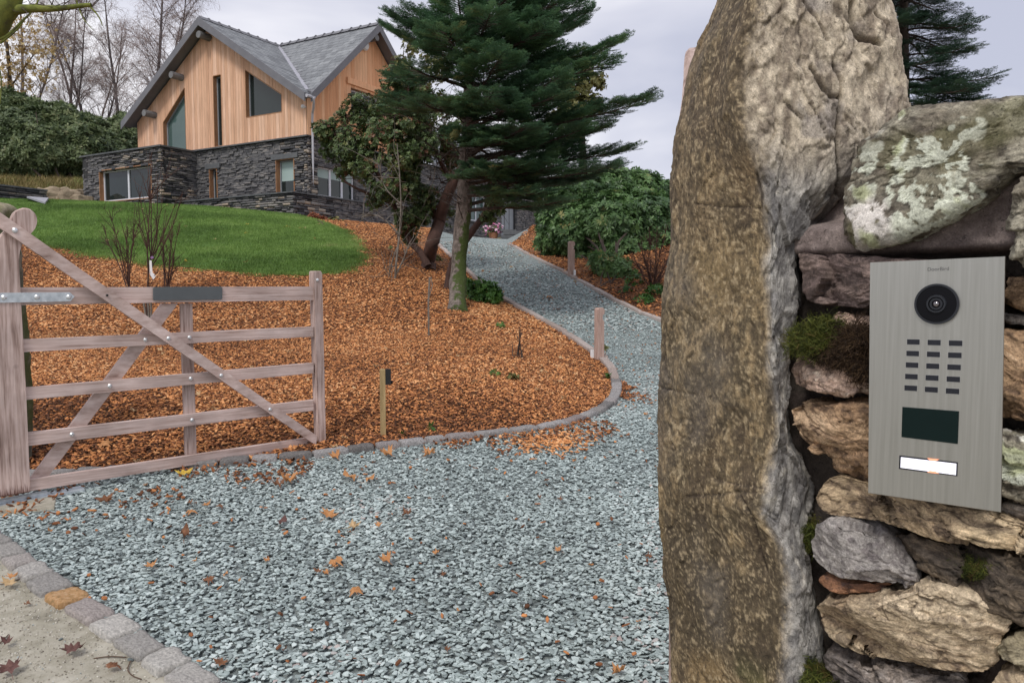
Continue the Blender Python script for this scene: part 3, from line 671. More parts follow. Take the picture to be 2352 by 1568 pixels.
# roofs
def slab(parent, pts, zf, th, mat, name, dn=.0):
    mb = MB(); mb.prism([H(t, s, zf(t, s) - th - dn) for t, s in pts], (0, 0, th)); return mb.build(name, mat, parent)
r1 = lambda t, s: ZE + (ZR - ZE) * (t / TA if t <= TA + 1e-6 else (TW - t) / (TW - TA)); r2 = lambda t, s: ZE + (ZR - ZE) * (s / SA if s <= SA + 1e-6 else (SW - s) / (SW - SA))
OV = .5; BK = 7.4
slab(house, [(TA, -OV), (-.45, -OV), (-.45, -.3), (0, 0), (TA, SA)], r1, .10, m_fascia, 'roof_deck')
slab(house, [(TA, SA), (0, SW), (-.45, SW + .3), (-.45, BK), (TA, BK)], r1, .10, m_fascia, 'roof_deck')
slab(house, [(TW + .3, -OV), (TA + .001, -OV), (TA + .001, BK), (TW + .3, BK)], r1, .10, m_fascia, 'roof_deck')
slab(house, [(-OV, SA), (TA, SA), (0, 0), (-OV, -.22)], r2, .10, m_fascia, 'roof_deck')
slab(house, [(-OV, SA + .001), (-OV, SW + .3), (0, SW), (TA, SA + .001)], r2, .10, m_fascia, 'roof_deck')
def slates(parent, zf, poly, axis, lo, hi, a0, a1, quota, ridge_up=True, ex=.235, w=.27):
    """axis 't': courses step along t (eave->ridge) and run along s"""
    k = 1 if hi > lo else -1; grad = abs(zf(*((hi, 0) if axis == 't' else (0, hi))) - zf(*((lo, 0) if axis == 't' else (0, lo)))) / abs(hi - lo); hx = ex / math.sqrt(1 + grad * grad)
    nrow = int(abs(hi - lo) / hx) + 1; it = []
    for r in range(nrow):
        c0 = lo + k * r * hx; c1 = c0 + k * hx * 1.25; x = a0 - (r % 2) * w / 2
        while x < a1:
            mid = (c0 + k * hx * .5, x + w / 2) if axis == 't' else (x + w / 2, c0 + k * hx * .5); x += w
            if inside(np.array([mid]), poly)[0]: it.append((c0, c1 if abs(c1 - lo) < abs(hi - lo) else hi, max(x - w + .004, a0), x - .004))
    def qd(i):
        c0, c1, x0, x1 = i; f = (lambda c, x: (c, x)) if axis == 't' else (lambda c, x: (x, c)); j = R.uniform(0, .006)
        B = [H(*f(c0, x0), zf(*f(c0, x0)) + .016 + j), H(*f(c0, x1), zf(*f(c0, x1)) + .016 + j), H(*f(c1, x1), zf(*f(c1, x1)) + .002 + j), H(*f(c1, x0), zf(*f(c1, x0)) + .002 + j)]
        return [p - [0, 0, .012] for p in B] + B
    it = [(np.linalg.norm(qd(i)[0] - [0, 0, EZ]), i) for i in it]; it.sort(key=lambda q: q[0]); st = MB()
    for n_, (_, i) in enumerate(it):
        if n_ < quota: MB().hexa(qd(i)).build('slate', m_roof, parent)
        else: st.hexa(qd(i))
    if st.V: st.build('slates', m_roofstuff, parent, kind='stuff')
slates(house, r1, np.array([(-.45, -OV), (TA, -OV), (TA, SA - .12), (-.45, -.35)]), 't', -.45, TA, -OV, 4, 150)
slates(house, r1, np.array([(TA, SA), (TA, BK), (0, BK), (0, SW)]), 't', -.45, TA, SA, BK, 0)
slates(house, r1, np.array([(TA, -OV), (TW + .3, -OV), (TW + .3, BK), (TA, BK)]), 't', TW + .3, TA + .03, -OV, BK, 0)
slates(house, r2, np.array([(-OV, SA), (TA - .1, SA), (-OV, -.25)]), 's', -.25, SA, -OV, TA, 150)
slates(house, r2, np.array([(-OV, SA), (TA, SA), (0, SW), (-OV, SW)]), 's', SW + .3, SA + .02, -OV, TA, 0)
vm = MB(); A_, B_ = H(-.12, -.08, r1(-.12, 0) + .03), H(TA, SA, ZR + .03); dv = v3(HL * .13 - HR * .10); vm.hexa([A_ - dv, A_ + dv, B_ + dv, B_ - dv, A_ - dv + UZ * .014, A_ + dv + UZ * .014, B_ + dv + UZ * .014, B_ - dv + UZ * .014]); vm.build('lead_valley', m_lead, house)
def ridge(parent, p, q, side):
    p, q = np.array(p), np.array(q); L = np.linalg.norm(q - p); u = (q - p) / L; sd = np.cross(u, UZ); n = int(L / .46)
    for i in range(n):
        a = p + u * (i * L / n + .008); b = p + u * ((i + 1) * L / n - .008); mb = MB()
        mb.prism([a - sd * .15 + UZ * (-.09), a + sd * .15 + UZ * (-.09), a + UZ * .055], b - a)
        c = p + u * ((i + 1) * L / n - .06); mb.prism([c - sd * .17 + UZ * (-.08), c + sd * .17 + UZ * (-.08), c + sd * .03 + UZ * .078, c - sd * .03 + UZ * .078], u * .05)
        mb.build('ridge_tile', m_fascia, parent)
ridge(house, H(TA, -OV, ZR + .03), H(TA, BK, ZR + .03), 1); ridge(house, H(-OV, SA, ZR + .03), H(TA - .2, SA, ZR + .031), 1)
# bargeboards, soffits, purlin ends
def barge(fa, fb, zf, nrm, name='bargeboard'):
    a, b = fa, fb; mb = MB(); pa, pb = H(*a, zf(*a) + .02), H(*b, zf(*b) + .02); n = v3(nrm); k = UZ * .30
    mb.hexa([pa - k, pb - k, pb - k - n * .05, pa - k - n * .05, pa, pb, pb - n * .05, pa - n * .05]); mb.build(name, m_fascia, house)
    so = MB(); kk = UZ * .16; so.hexa([pa - kk - n * .051, pb - kk - n * .051, pb - kk - n * (OV - .03), pa - kk - n * (OV - .03), pa - n * .051 - UZ * .13, pb - n * .051 - UZ * .13, pb - n * (OV - .03) - UZ * .13, pa - n * (OV - .03) - UZ * .13]); so.build('soffit', m_fascia, house)
barge((-.45, -OV - .05), (TA, -OV - .05), r1, NL); barge((TW + .3, -OV - .05), (TA, -OV - .05), r1, NL)
barge((-OV - .05, -.3), (-OV - .05, SA), r2, NR); barge((-OV - .05, SW + .3), (-OV - .05, SA), r2, NR)
for px, py in [(467, 83), (404, 175), (342, 262), (536, 96), (620, 158)][:3]:
    t, z = onface(px, py, HA + NL * .3, HL); t = min(t, TW - .15); z = min(z, rz1(t) - .30)
    mb = MB(); a = H(t, 0, z); mb.tube([a + v3(NL) * .02, a + v3(NL) * (OV + .02)], .13, 10); mb.build('purlin_end', m_purlin, house)
t, z = onface(857, 102, HA + NR * .3, HR); a = H(0, t, rz2(t) - .42); mb = MB(); mb.tube([a + v3(NR) * .02, a + v3(NR) * .5], .12, 10); mb.build('purlin_end', m_purlin, house)
t, z = onface(840, 104, HA + NR * .12, HR); a = H(0, t, z); mb = MB(); mb.tube([a + v3(NR) * .022, a + v3(NR) * .11, a + v3(NR) * .16], [.20, .20, .15], 14); mb.build('alarm_box', m_white, house, smooth=False)
# gutter and downpipe at the corner
a = H(-.50, -OV, r1(-.45, 0) - .09); mb = MB(); mb.tube([a, H(-.50, -.12, r1(-.45, 0) - .09)], .06, 8); mb.build('gutter', m_pipe, house)
pp = [H(-.55, -.1, 6.68 + .28), H(-.45, -.05, 6.72), H(-.14, .12, 6.35), H(-.12, .14, 5.6), H(-.12, .14, G0)]
pp = [H(-.58, -.25, ZE - .42), H(-.50, -.15, ZE - .62), H(-.16, .10, ZE - 1.0 + .1), H(-.15, .12, ZB - .3), H(-.15, .12, G0)]
mb = MB(); mb.tube(smooth_line(pp, 1), .04, 8); mb.build('downpipe', m_pipe, house)
for px, py in [(800, 218)]:
    t, z = onface(px, py, HA, HR); mb = MB(); a = H(0, t, z); mb.tube([a + v3(NR) * .02, a + v3(NR) * .14], .05, 8); mb.ball(a + v3(NR) * .16 - UZ * .03, .07); mb.build('wall_lamp', m_dark, house)
t, z = onface(703, 247, HA, HL); mb = MB(); a = H(t, 0, z); mb.tube([a + v3(NL) * .02, a + v3(NL) * .12], .03, 8); mb.ball(a + v3(NL) * .15, .07, 8, 6); mb.build('security_light', m_white, house)

# flat roofed stone extension
AC = HA + HL * TAN + NL * 1.53; AW = 4.85
sl = rect(polyface([(233, 476), (350, 480), (346, 398), (230, 410)], AC, HL)); sl = [(sl[0][0], 4.95), (sl[1][0], 4.95), (sl[1][0], 6.15), (sl[0][0], 6.15)]
ext = thing('stone_extension', v3(AC, 4.6), 'flat roofed stone room with a wide sliding window beside the gable', 'extension')
ZX = 6.76
backing(ext, AC, HL, NL, 0, AW, lambda t: 4.2, lambda t: ZX, [sl], m_core, -.42, -.10, 'wall_core')
masonry(ext, AC, HL, NL, -.02, AW, 4.5, ZX, [sl], 190)
backing(ext, AC, HR, NR, 0, 1.6, lambda t: 4.2, lambda t: ZX, [], m_core, -.42, -.10, 'wall_core')
masonry(ext, AC, HR, NR, -.02, 1.62, 4.5, ZX, [], 110)
mb = MB(); p = AC + HL * AW; mb.box(v3(p), v3(HR), v3(HL), UZ, (0, 5), (-.3, 0), (4.2, ZX)); mb.build('side_wall', m_core, ext)
mb = MB(); mb.box(v3(AC), v3(HL), v3(NL), UZ, (-.08, AW + .08), (-2.2, .08), (ZX, ZX + .06)); mb.build('coping', m_cope, ext)
window(ext, AC, HL, NL, sl, inset=.14, fw=.07, mull=[(.50, .09)], reveal=m_reveal, fmat=m_wwhite)

# wing roof
rw_ = lambda t, s: 6.86 + .62 * (t + .35)
slab(house, [(-.35, SW + .35), (3.8, SW + .35), (3.8, SE + .5), (-.35, SE + .5)], rw_, .09, m_fascia, 'wing_roof_deck')
slates(house, rw_, np.array([(-.35, SW + .35), (3.8, SW + .35), (3.8, SE + .5), (-.35, SE + .5)]), 't', -.35, 3.8, SW + .35, SE + .5, 0, ex=.25, w=.3)
# terrace
TC = HA + NL * .9 + NR * .2
ter = thing('terrace_wall', v3(TC, 4.0), 'dry laid slate terrace wall in front of the ground floor', 'terrace wall')
Z1 = 4.78
backing(ter, TC, HL, NL, 0, 6.9, lambda t: 3.2, lambda t: Z1, [], m_core, -.5, -.10, 'wall_core')
masonry(ter, TC, HL, NL, -.02, 6.9, 3.55, Z1, [], 190)
backing(ter, TC, HR, NR, 0, 11, lambda t: 3.0, lambda t: Z1, [], m_core, -.4, -.10, 'wall_core')
masonry(ter, TC, HR, NR, -.02, 11, 3.35, Z1, [], 110, hr=(.06, .12))
def copings(parent, P0, d, n, L, z):
    t = -.06
    while t < L:
        l = R.uniform(.5, .8); mb = MB(); mb.box(v3(P0), v3(d), v3(n), UZ, (t + .004, min(t + l, L) - .004), (-.36, .06 + R.uniform(0, .02)), (z, z + .045 + R.uniform(0, .01))); mb.build('coping_stone', m_cope, parent); t += l
copings(ter, TC, HL, NL, 6.9, Z1); copings(ter, TC + HR * .4, HR, NR, 10.6, Z1 + .001)
mb = MB(); mb.prism([H(-.1, -.8, 4.60), H(6, -.8, 4.6), H(6, 0, 4.6), H(-.1, 0, 4.6)], (0, 0, .03)); mb.build('paving', m_cope, ter)

# far gable behind the trees
mb = MB(); q = lambda x, z, y=44.: np.array([x, y, z])
fg = thing('far_gable', (3.6, 44, 5), 'orange timber gable tip showing behind the conifer boughs', 'outbuilding')
mb = MB(); mb.prism([q(1.9, 4.2), q(4.3, 4.2), q(4.3, 7.5), q(3.1, 8.1), q(1.9, 6.9)], (0, 3, 0)); mb.build('timber_wall', m_clad2, fg)
mb = MB(); mb.prism([q(1.2, 6.6, 43.6), q(3.35, 8.3, 43.6), q(4.7, 7.65, 43.6), q(4.7, 7.8, 43.6), q(3.35, 8.47, 43.6), q(1.2, 6.75, 43.6)], (0, 4, 0)); mb.build('roof', m_wwhite, fg)
# ---------------------------------------------------------------- gate
GR = Gb(733, 1019); GD = np.array([.749, .663]); GN_ = np.array([.663, -.749]); gd3, gn3 = v3(GD), v3(GN_)
def gp(px, py, off=0.):                            # pixel -> (u along gate from the closing stile, z) on the gate plane shifted by off
    P0 = GR + GN_ * off; t, z = onface(px, py, P0, GD); return t, z
def gq(u, z, off): return v3(GR, 0) + gd3 * u + UZ * z + gn3 * off
def woodx(n, l, c, b, mpp, noise):                 # darker wet band near the foot
    g = n.new('ShaderNodeNewGeometry'); s = n.new('ShaderNodeSeparateXYZ'); l.new(g.outputs['Position'], s.inputs[0])
    q = noise(14, 4); a = n.new('ShaderNodeMath'); a.operation = 'MULTIPLY_ADD'; l.new(q, a.inputs[0]); a.inputs[1].default_value = -.16; l.new(s.outputs[2], a.inputs[2])
    r = n.new('ShaderNodeMapRange'); r.inputs[1].default_value = .355; r.inputs[2].default_value = .40; r.inputs[3].default_value = .9; r.inputs[4].default_value = 0; l.new(a.outputs[0], r.inputs[0])
    m = n.new('ShaderNodeMix'); m.data_type = 'RGBA'; l.new(r.outputs[0], m.inputs[0]); l.new(c, m.inputs[6]); m.inputs[7].default_value = (.075, .022, .016, 1); return m.outputs[2]
wst = [(.28, (.26, .17, .14)), (.40, (.45, .33, .29)), (.55, (.58, .45, .41)), (.72, (.70, .57, .53))]
m_rail = MAT('gate_timber_rail', wst, scale=3.2, rough=.75, stretch=(1.0, 1.0, 26), bump=.25, bscale=8, dist=.004)
m_stile = MAT('gate_timber_stile', [(.30, (.17, .105, .085)), (.42, (.37, .265, .23)), (.55, (.52, .395, .355)), (.72, (.64, .51, .47))], scale=3.2, rough=.75, stretch=(22, 22, 1.2), bump=.25, bscale=8, dist=.004, extra=woodx)
m_brace = MAT('gate_timber_brace', wst, scale=3.0, rough=.75, stretch=(3, 3, 9), bump=.25, bscale=8, dist=.004)
m_zinc = MAT('galvanised_steel', [(.35, (.45, .50, .54)), (.65, (.66, .71, .75))], scale=25, rough=.4, metallic=.55, spec=.5)
m_bolt = MAT('bolt_steel', [(.3, (.60, .62, .64)), (.7, (.75, .77, .78))], scale=25, rough=.3, metallic=.7)
m_sign = MAT('slate_grey_plate', [(.3, (.085, .095, .10)), (.7, (.115, .125, .13))], scale=5, rough=.5)
m_hole = MAT('black_rubber', [(0, (.012, .012, .012)), (1, (.02, .02, .02))], rough=.7)
hingeP = Gb(40, 1138)
for m_ in (m_rail, m_stile, m_brace):           # broad weathering and the odd knot over the grain
    n, l = m_.node_tree.nodes, m_.node_tree.links; b = n['Principled BSDF']; src = b.inputs['Base Color'].links[0].from_socket; t = n.new('ShaderNodeTexCoord'); q = n.new('ShaderNodeTexNoise'); q.inputs['Scale'].default_value = 3.5; q.inputs['Detail'].default_value = 6; l.new(t.outputs['Object'], q.inputs['Vector'])
    r = n.new('ShaderNodeMapRange'); r.inputs[1].default_value = .3; r.inputs[2].default_value = .7; r.inputs[3].default_value = .70; r.inputs[4].default_value = 1.18; l.new(q.outputs['Fac'], r.inputs[0]); v = n.new('ShaderNodeTexVoronoi'); v.inputs['Scale'].default_value = 3.2; l.new(t.outputs['Object'], v.inputs['Vector'])
    k = n.new('ShaderNodeMapRange'); k.inputs[1].default_value = .025; k.inputs[2].default_value = .07; k.inputs[3].default_value = .45; k.inputs[4].default_value = 1; l.new(v.outputs['Distance'], k.inputs[0]); mu = n.new('ShaderNodeMath'); mu.operation = 'MULTIPLY'; l.new(r.outputs[0], mu.inputs[0]); l.new(k.outputs[0], mu.inputs[1])
    s = n.new('ShaderNodeVectorMath'); s.operation = 'SCALE'; l.new(src, s.inputs[0]); l.new(mu.outputs[0], s.inputs['Scale']); l.new(s.outputs[0], b.inputs['Base Color'])
def board(root, name, px, off, th, mat, bev=.006, boff=None):
    pts = [gq(*gp(x, y, off), off) for x, y in px]; mb = MB(); mb.prism(pts, -gn3 * th, bev=bev); return mb.build(name, mat, root)
def make_gate():
    g = thing('field_gate', v3(hingeP, gz(*hingeP)), 'five barred timber gate standing open with a grey plate on its top rail', 'gate')
    for q in ([(40, 660), (722, 658), (722, 689), (40, 701)], [(42, 780), (722, 750), (722, 773), (42, 809)], [(50, 891), (722, 833), (722, 857), (50, 919)],
              [(55, 995), (722, 918), (722, 942), (55, 1025)], [(60, 1102), (725, 1003), (725, 1022), (60, 1129)]):
        board(g, 'rail', q, .018, .036, m_rail)
    board(g, 'closing_stile', [(721, 624), (723, 622), (737, 622), (740, 626), (749, 1021), (733, 1023)], .035, .07, m_stile, .005)
    arc = [(56 + 30 * math.cos(a), 507 - 30 * math.sin(a)) for a in np.radians(np.arange(-48, 185, 12))]
    hs = board(g, 'hanging_stile', [(-64, 1152), (3, 1142), (70, 1130), (60, 900), (51, 740), (46, 650), (44, 600), (47, 570), (55, 552), (66, 541)] + arc + [(12, 530), (-20, 560), (-58, 640), (-70, 760)], .036, .072, m_stile, .007)
    board(g, 'brace', [(-12, 479), (729, 1001), (727, 1023), (-12, 515)], .062, .026, m_brace, .004)
    board(g, 'rear_brace', [(372, 697), (409, 697), (108, 1098), (70, 1098)], -.019, .028, m_brace, .004)
    board(g, 'upright', [(415, 697), (442, 697), (452, 1042), (427, 1045)], -.0195, .027, m_stile, .004)
    board(g, 'name_plate', [(352, 661), (355, 659), (508, 658), (511, 660), (511, 685), (508, 688), (355, 690), (352, 688)], .030, .010, m_sign, .002)
    st = board(g, 'hinge_strap', [(-80, 673), (160, 671), (166, 676), (172, 681), (166, 687), (162, 692), (-80, 697)], .042, .006, m_zinc, .001)
    def bolt(px, py, off, par, r=.0125, mat=None, name='bolt'):
        p = gq(*gp(px, py, off), off); mb = MB(); mb.tube([p, p + gn3 * .004, p + gn3 * .009], [r, r * .92, r * .45], 10); mb.build(name, mat or m_bolt, par, smooth=False)
    for x, y in [(9, 683), (85, 682), (158, 682)]: bolt(x, y, .042, st, .014)
    for x, y in [(334, 780), (435, 775), (252, 886), (438, 869), (165, 997), (441, 964)]: bolt(x, y, .018, g)
    for x, y in [(387, 777), (508, 862), (620, 940), (34, 529)]: bolt(x, y, .062, g, .014 if x == 34 else .0125)
    bolt(246, 678, .062, g, .007, m_hole, 'bolt_hole'); bolt(713 + 16, 643, .035, g, .012)
    return g
gate = make_gate()
def copy_tree(o, parent=None):
    c = o.copy(); COL.objects.link(c); c.parent = parent
    for ch in list(o.children): copy_tree(ch, c)
    return c
g2 = copy_tree(gate); g2['label'] = 'matching timber gate leaf behind the tall stone, only its rounded head showing'
g2.location = (.287, 1.71, gz(.41, 1.62) + .328); g2.rotation_euler = (Matrix.Rotation(math.radians(-.8), 3, 'Y') @ Matrix.Rotation(math.radians(70) - math.atan2(GD[1], GD[0]), 3, 'Z')).to_euler()
gate['group'] = 'timber gate leaves'; g2['group'] = 'timber gate leaves'
# steel stop rail at the foot of the gate and concrete pad
mb = MB(); a, b = G3(-60, 1172, .02), G3(108, 1140, .02); u = (b - a) / np.linalg.norm(b - a); n = np.cross(u, UZ)
mb.box(a, u, n, UZ, (0, np.linalg.norm(b - a)), (-.02, .02), (-.02, .012)); mb.box(a, u, n, UZ, (0, .5), (-.05, .05), (-.02, -.006)); mb.build('gate_stop_rail', m_zinc, None, label='galvanised steel strip on the ground below the hanging stile', cat='gate stop')
pad = MB(); q = [G3(x, y, -.05) for x, y in [(-260, 1165), (10, 1185), (125, 1172), (130, 1142), (0, 1140), (-260, 1120)]]; pad.prism(q, (0, 0, .062), bev=.005); pad.build('concrete_pad', m_pave, None, kind='structure')
# ---------------------------------------------------------------- near gate pillar, dry stone wall, door station
WP = np.array([.497, 1.07]); WU = np.array([.73, -.68]); WU /= np.linalg.norm(WU); WN = np.array([-WU[1], WU[0]]) * -1.     # along wall (rightwards), outward normal
if WN[1] > 0: WN = -WN
wu3, wn3 = v3(WU), v3(WN)
def wp(px, py, off=0.): t, z = onface(px, py, WP + WN * off, WU); return t, z
def wq(u, z, off): return v3(WP) + wu3 * u + UZ * z + wn3 * off

def rockmat(name, rough=.85, fine=170, bump=.55, dist=.0025, jit=.34):
    def ex(n, l, c, b, mpp, noise):
        q = noise(fine * 2.3, 5, .7); r = n.new('ShaderNodeMapRange'); r.inputs[1].default_value = .32; r.inputs[2].default_value = .68; r.inputs[3].default_value = 1 - jit; r.inputs[4].default_value = 1 + jit
        l.new(q, r.inputs[0]); v = n.new('ShaderNodeVectorMath'); v.operation = 'SCALE'; l.new(c, v.inputs[0]); l.new(r.outputs[0], v.inputs['Scale'])
        q2 = noise(fine * .75, 6, .75, .6); r2 = n.new('ShaderNodeValToRGB'); e = r2.color_ramp.elements; e[0].position = .36; e[0].color = (1.4, 1.4, 1.4, 1); e[1].position = .43; e[1].color = (1, 1, 1, 1); x = e.new(.585); x.color = (1, 1, 1, 1); x = e.new(.63); x.color = (.45, .45, .45, 1)
        l.new(q2, r2.inputs[0]); w = n.new('ShaderNodeVectorMath'); w.operation = 'MULTIPLY'; l.new(v.outputs[0], w.inputs[0]); l.new(r2.outputs[0], w.inputs[1]); return w.outputs[0]
    return MAT(name, [], by='vcol', scale=60, jitter=.22, rough=rough, bump=bump, bscale=fine, dist=dist, spec=.3, extra=ex)
m_rock = rockmat('weathered_rock')
def mixc(a, b, t): t = np.clip(t, 0, 1)[:, None]; return a * (1 - t) + np.asarray(b)[None] * t
def col(*c): return np.array(c, float)
def rocknormals(V, ru, rv):                        # grid normals, closed in u
    G_ = V.reshape(rv, ru, 3); du = np.roll(G_, -1, 1) - np.roll(G_, 1, 1); dv = np.gradient(G_, axis=0); n = np.cross(du, dv); n /= np.linalg.norm(n, axis=2)[..., None] + 1e-9; return n.reshape(-1, 3)

# --- the tall standing stone
PL = [(-330, 1775, 1850, 1935), (-270, 1735, 1830, 1975), (-180, 1705, 1805, 2005), (-80, 1670, 1770, 2030), (0, 1642, 1745, 2050), (50, 1622, 1738, 2062), (100, 1598, 1725, 2071), (140, 1584, 1720, 2077), (180, 1573, 1716, 2081), (250, 1560, 1714, 2082), (320, 1544, 1722, 2052), (400, 1536, 1740, 1975),
      (480, 1534, 1756, 1900), (560, 1534, 1768, 1846), (620, 1524, 1768, 1836), (700, 1514, 1770, 1840), (780, 1514, 1770, 1816), (850, 1510, 1768, 1812), (900, 1506, 1772, 1812), (1000, 1501, 1785, 1820), (1060, 1503, 1780, 1838), (1130, 1502, 1760, 1862),
      (1180, 1503, 1754, 1864), (1250, 1508, 1788, 1856), (1320, 1511, 1806, 1866), (1380, 1523, 1808, 1874), (1450, 1529, 1806, 1886), (1568, 1535, 1800, 1895), (1700, 1540, 1790, 1900), (1900, 1530, 1780, 1900), (2200, 1520, 1770, 1900), (2500, 1510, 1770, 1900)]
YL, YB, YR = 1.31, 1.135, 1.165
pl = [[P(x, py, Y) for x, Y in zip(xs, (YL, YB, YR))] for py, *xs in PL]
zz = np.array([[p[2] for p in r] for r in pl]); xx = np.array([[p[0] for p in r] for r in pl])
NV, NU = 760, 380
Z = np.linspace(zz[0].mean() + .0, zz[-1].mean(), NV)
XL, XB, XR = (np.interp(-Z, -zz[:, k], xx[:, k]) for k in range(3))
yr = np.interp(Z, [1.2, 1.62, 1.75, 2.3], [YR, YR, YR, YR]); yb = YB + .012 * fbm(np.column_stack([Z * 3, Z * 0, Z * 0]), 2, 3); yl = YL + .01 * fbm(np.column_stack([Z * 2, Z * 0 + 5, Z * 0]), 2, 4)
top = sstep(Z[0] + .001, Z[0] - .16, Z); back = np.array([.66, .75])
V = np.zeros((NV, NU, 3)); zone = np.zeros((NV, NU))
tt = np.concatenate([np.linspace(0, 3, int(NU * .8), endpoint=False), np.linspace(3, 7, NU - int(NU * .8), endpoint=False)])   # dense where it faces the drive
for i in range(NV):
    A, B, C = np.array([XL[i], yl[i]]), np.array([XB[i], yb[i]]), np.array([XR[i], yr[i]]); th = .20
    D = A + (B - A) * .5; nrm = np.array([-(B - A)[1], (B - A)[0]]); nrm /= np.linalg.norm(nrm)
    if nrm[1] > 0: nrm = -nrm
    E_ = B + (C - B) * .5
    nA = A + back * .015; ctrl = np.array([nA, A + (B - A) * .33 + nrm * .010, A + (B - A) * .70 + nrm * .008, B + nrm * .002, E_ + np.array([-.002, -.004]), C + np.array([.0, .012]), C + np.array([.025, .10]), A + (C - A) * .5 + back * th, A + back * .11])
    # closed Catmull-Rom through the control points
    n = len(ctrl); s = np.interp(tt, [0, .6, 1.3, 1.8, 2.4, 3, 4, 5.5, 6.4, 7], np.arange(10)); j = np.floor(s).astype(int) % n; f = (s % 1)[:, None]
    p0, p1, p2, p3 = ctrl[(j - 1) % n], ctrl[j], ctrl[(j + 1) % n], ctrl[(j + 2) % n]
    q = .5 * (2 * p1 + (p2 - p0) * f + (2 * p0 - 5 * p1 + 4 * p2 - p3) * f ** 2 + (3 * p1 - p0 - 3 * p2 + p3) * f ** 3)
    c = (A + C) / 2 + back * .08; q = c + (q - c) * (1 - (1 - top[i]) ** 3 * .97)
    V[i, :, :2] = q; V[i, :, 2] = Z[i]; zone[i] = s
V = V.reshape(-1, 3); zone = zone.ravel()
N_ = rocknormals(V, NU, NV); cen = V.reshape(NV, NU, 3).mean(1).repeat(NU, 0)
if ((V - cen) * N_).sum(1).mean() < 0: N_ = -N_
px, py = proj(V); front = (zone < 5.2)
L1 = fbm(V * [9, 9, 5], 4, 1); L2 = fbm(V * [26, 26, 12], 4, 2); L3 = fbm(V * [80, 80, 45], 4, 3); L4 = fbm(V * [210, 210, 130], 3, 4)
warp = V + .03 * np.stack([fbm(V * 14, 3, 31), fbm(V * 14, 3, 32), fbm(V * 14, 3, 33)], 1)
rdg = fbm(warp * [22, 22, 10], 4, 7, ridged=True)
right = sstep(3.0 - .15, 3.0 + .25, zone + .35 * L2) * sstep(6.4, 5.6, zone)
f1, e1_ = facet(warp * [20, 20, 8], 3, True); f2, e2_ = facet((warp + .008 * np.stack([L3, L4, L3], 1)) * [60, 60, 26], 9, True); disp = .009 * L1 + .0022 * L2 + .0014 * L3 + .0009 * L4 * (1 - right) + (.0075 * f1 + .0034 * f2) * (.30 + .70 * right)
# stepped flaking on the light face
fl = fbm(warp * [30, 30, 14] + 5, 3, 12); stp = np.floor(fl * 7) / 7 + .5 * sstep(.7, 1, (fl * 7) % 1) / 7; disp += .006 * stp * (.25 + .75 * right)
cre = np.abs(fbm(warp * [24, 24, 11], 4, 81)); cre2 = np.abs(fbm(warp * [75, 75, 32], 3, 82)); crack = sstep(.045, .0, np.abs(fbm(warp * [11, 11, 6] + 2, 4, 83))) * sstep(-.05, .25, fbm(V * 8, 2, 84)); disp += (.0025 * cre + .0025 * cre2) * (.5 + .5 * right) - .0030 * crack
groove = np.zeros(len(V)); gcol = np.zeros(len(V)); pp_ = np.column_stack([px, py]) + np.stack([L2, L3], 1) * 4
for line, w, d in [([(1918, 148), (1930, 190), (1926, 250), (1918, 330), (1926, 400), (1930, 480), (1925, 500)], 3.2, .012), ([(1862, 155), (1880, 180), (1905, 222), (1925, 225)], 5, .010), ([(1958, 5), (1960, 60), (1975, 85), (2014, 104)], 5.5, .014),
                   ([(1850, 0), (1868, 30), (1890, 70), (1900, 95)], 3.5, .006), ([(1800, 235), (1820, 255), (1840, 275)], 3.2, .005), ([(1740, 400), (1752, 450), (1748, 480)], 3.2, .005),
                   ([(1600, 468), (1660, 474), (1745, 480)], 2.2, .003), ([(1575, 1140), (1640, 1135), (1755, 1130)], 2.5, .003), ([(1632, 1100), (1700, 1115), (1760, 1120)], 2.5, .002),
                   ([(1690, 1130), (1735, 1200), (1745, 1270), (1760, 1310)], 4, .006), ([(1520, 890), (1560, 900), (1600, 905)], 3, .003), ([(1840, 1010), (1850, 1060), (1872, 1150)], 5, .01), ([(2010, 30), (2035, 60), (2030, 92)], 4, .006)]:
    d_ = pdist(pp_, line); k = np.exp(-(d_ / w) ** 2) * front; groove = np.maximum(groove, k); disp -= d * k
# raised chip within the top gash
V = V + N_ * disp[:, None]
cav = np.clip(-(L3 * .6 + L2 * .5), -1, 1)
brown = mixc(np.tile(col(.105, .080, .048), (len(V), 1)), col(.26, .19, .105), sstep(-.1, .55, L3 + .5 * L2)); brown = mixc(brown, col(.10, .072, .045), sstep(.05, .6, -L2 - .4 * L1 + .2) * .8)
brown = mixc(brown, col(.46, .36, .21), sstep(.30, .6, L4 + .5 * L3) * .30)
brown = mixc(brown, col(.13, .095, .065), sstep(1500, 1700, py * 0 + 1600 + 0 * px) * 0)
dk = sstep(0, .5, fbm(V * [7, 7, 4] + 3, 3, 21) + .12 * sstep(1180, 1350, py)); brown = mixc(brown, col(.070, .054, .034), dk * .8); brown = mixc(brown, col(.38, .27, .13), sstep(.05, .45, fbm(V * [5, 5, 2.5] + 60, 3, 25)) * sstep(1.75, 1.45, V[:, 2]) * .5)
och = sstep(.1, .5, fbm(V * [6, 6, 5] + 9, 3, 22)); brown = mixc(brown, col(.36, .24, .11), och * .35)
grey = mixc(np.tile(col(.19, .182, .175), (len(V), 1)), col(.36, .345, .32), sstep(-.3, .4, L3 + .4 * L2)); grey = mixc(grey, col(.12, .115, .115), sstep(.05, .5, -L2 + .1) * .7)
vein = sstep(.62, .86, fbm(warp * [34, 34, 12] + 3, 3, 41, ridged=True)); grey = mixc(grey, col(.62, .58, .50), vein * .5)
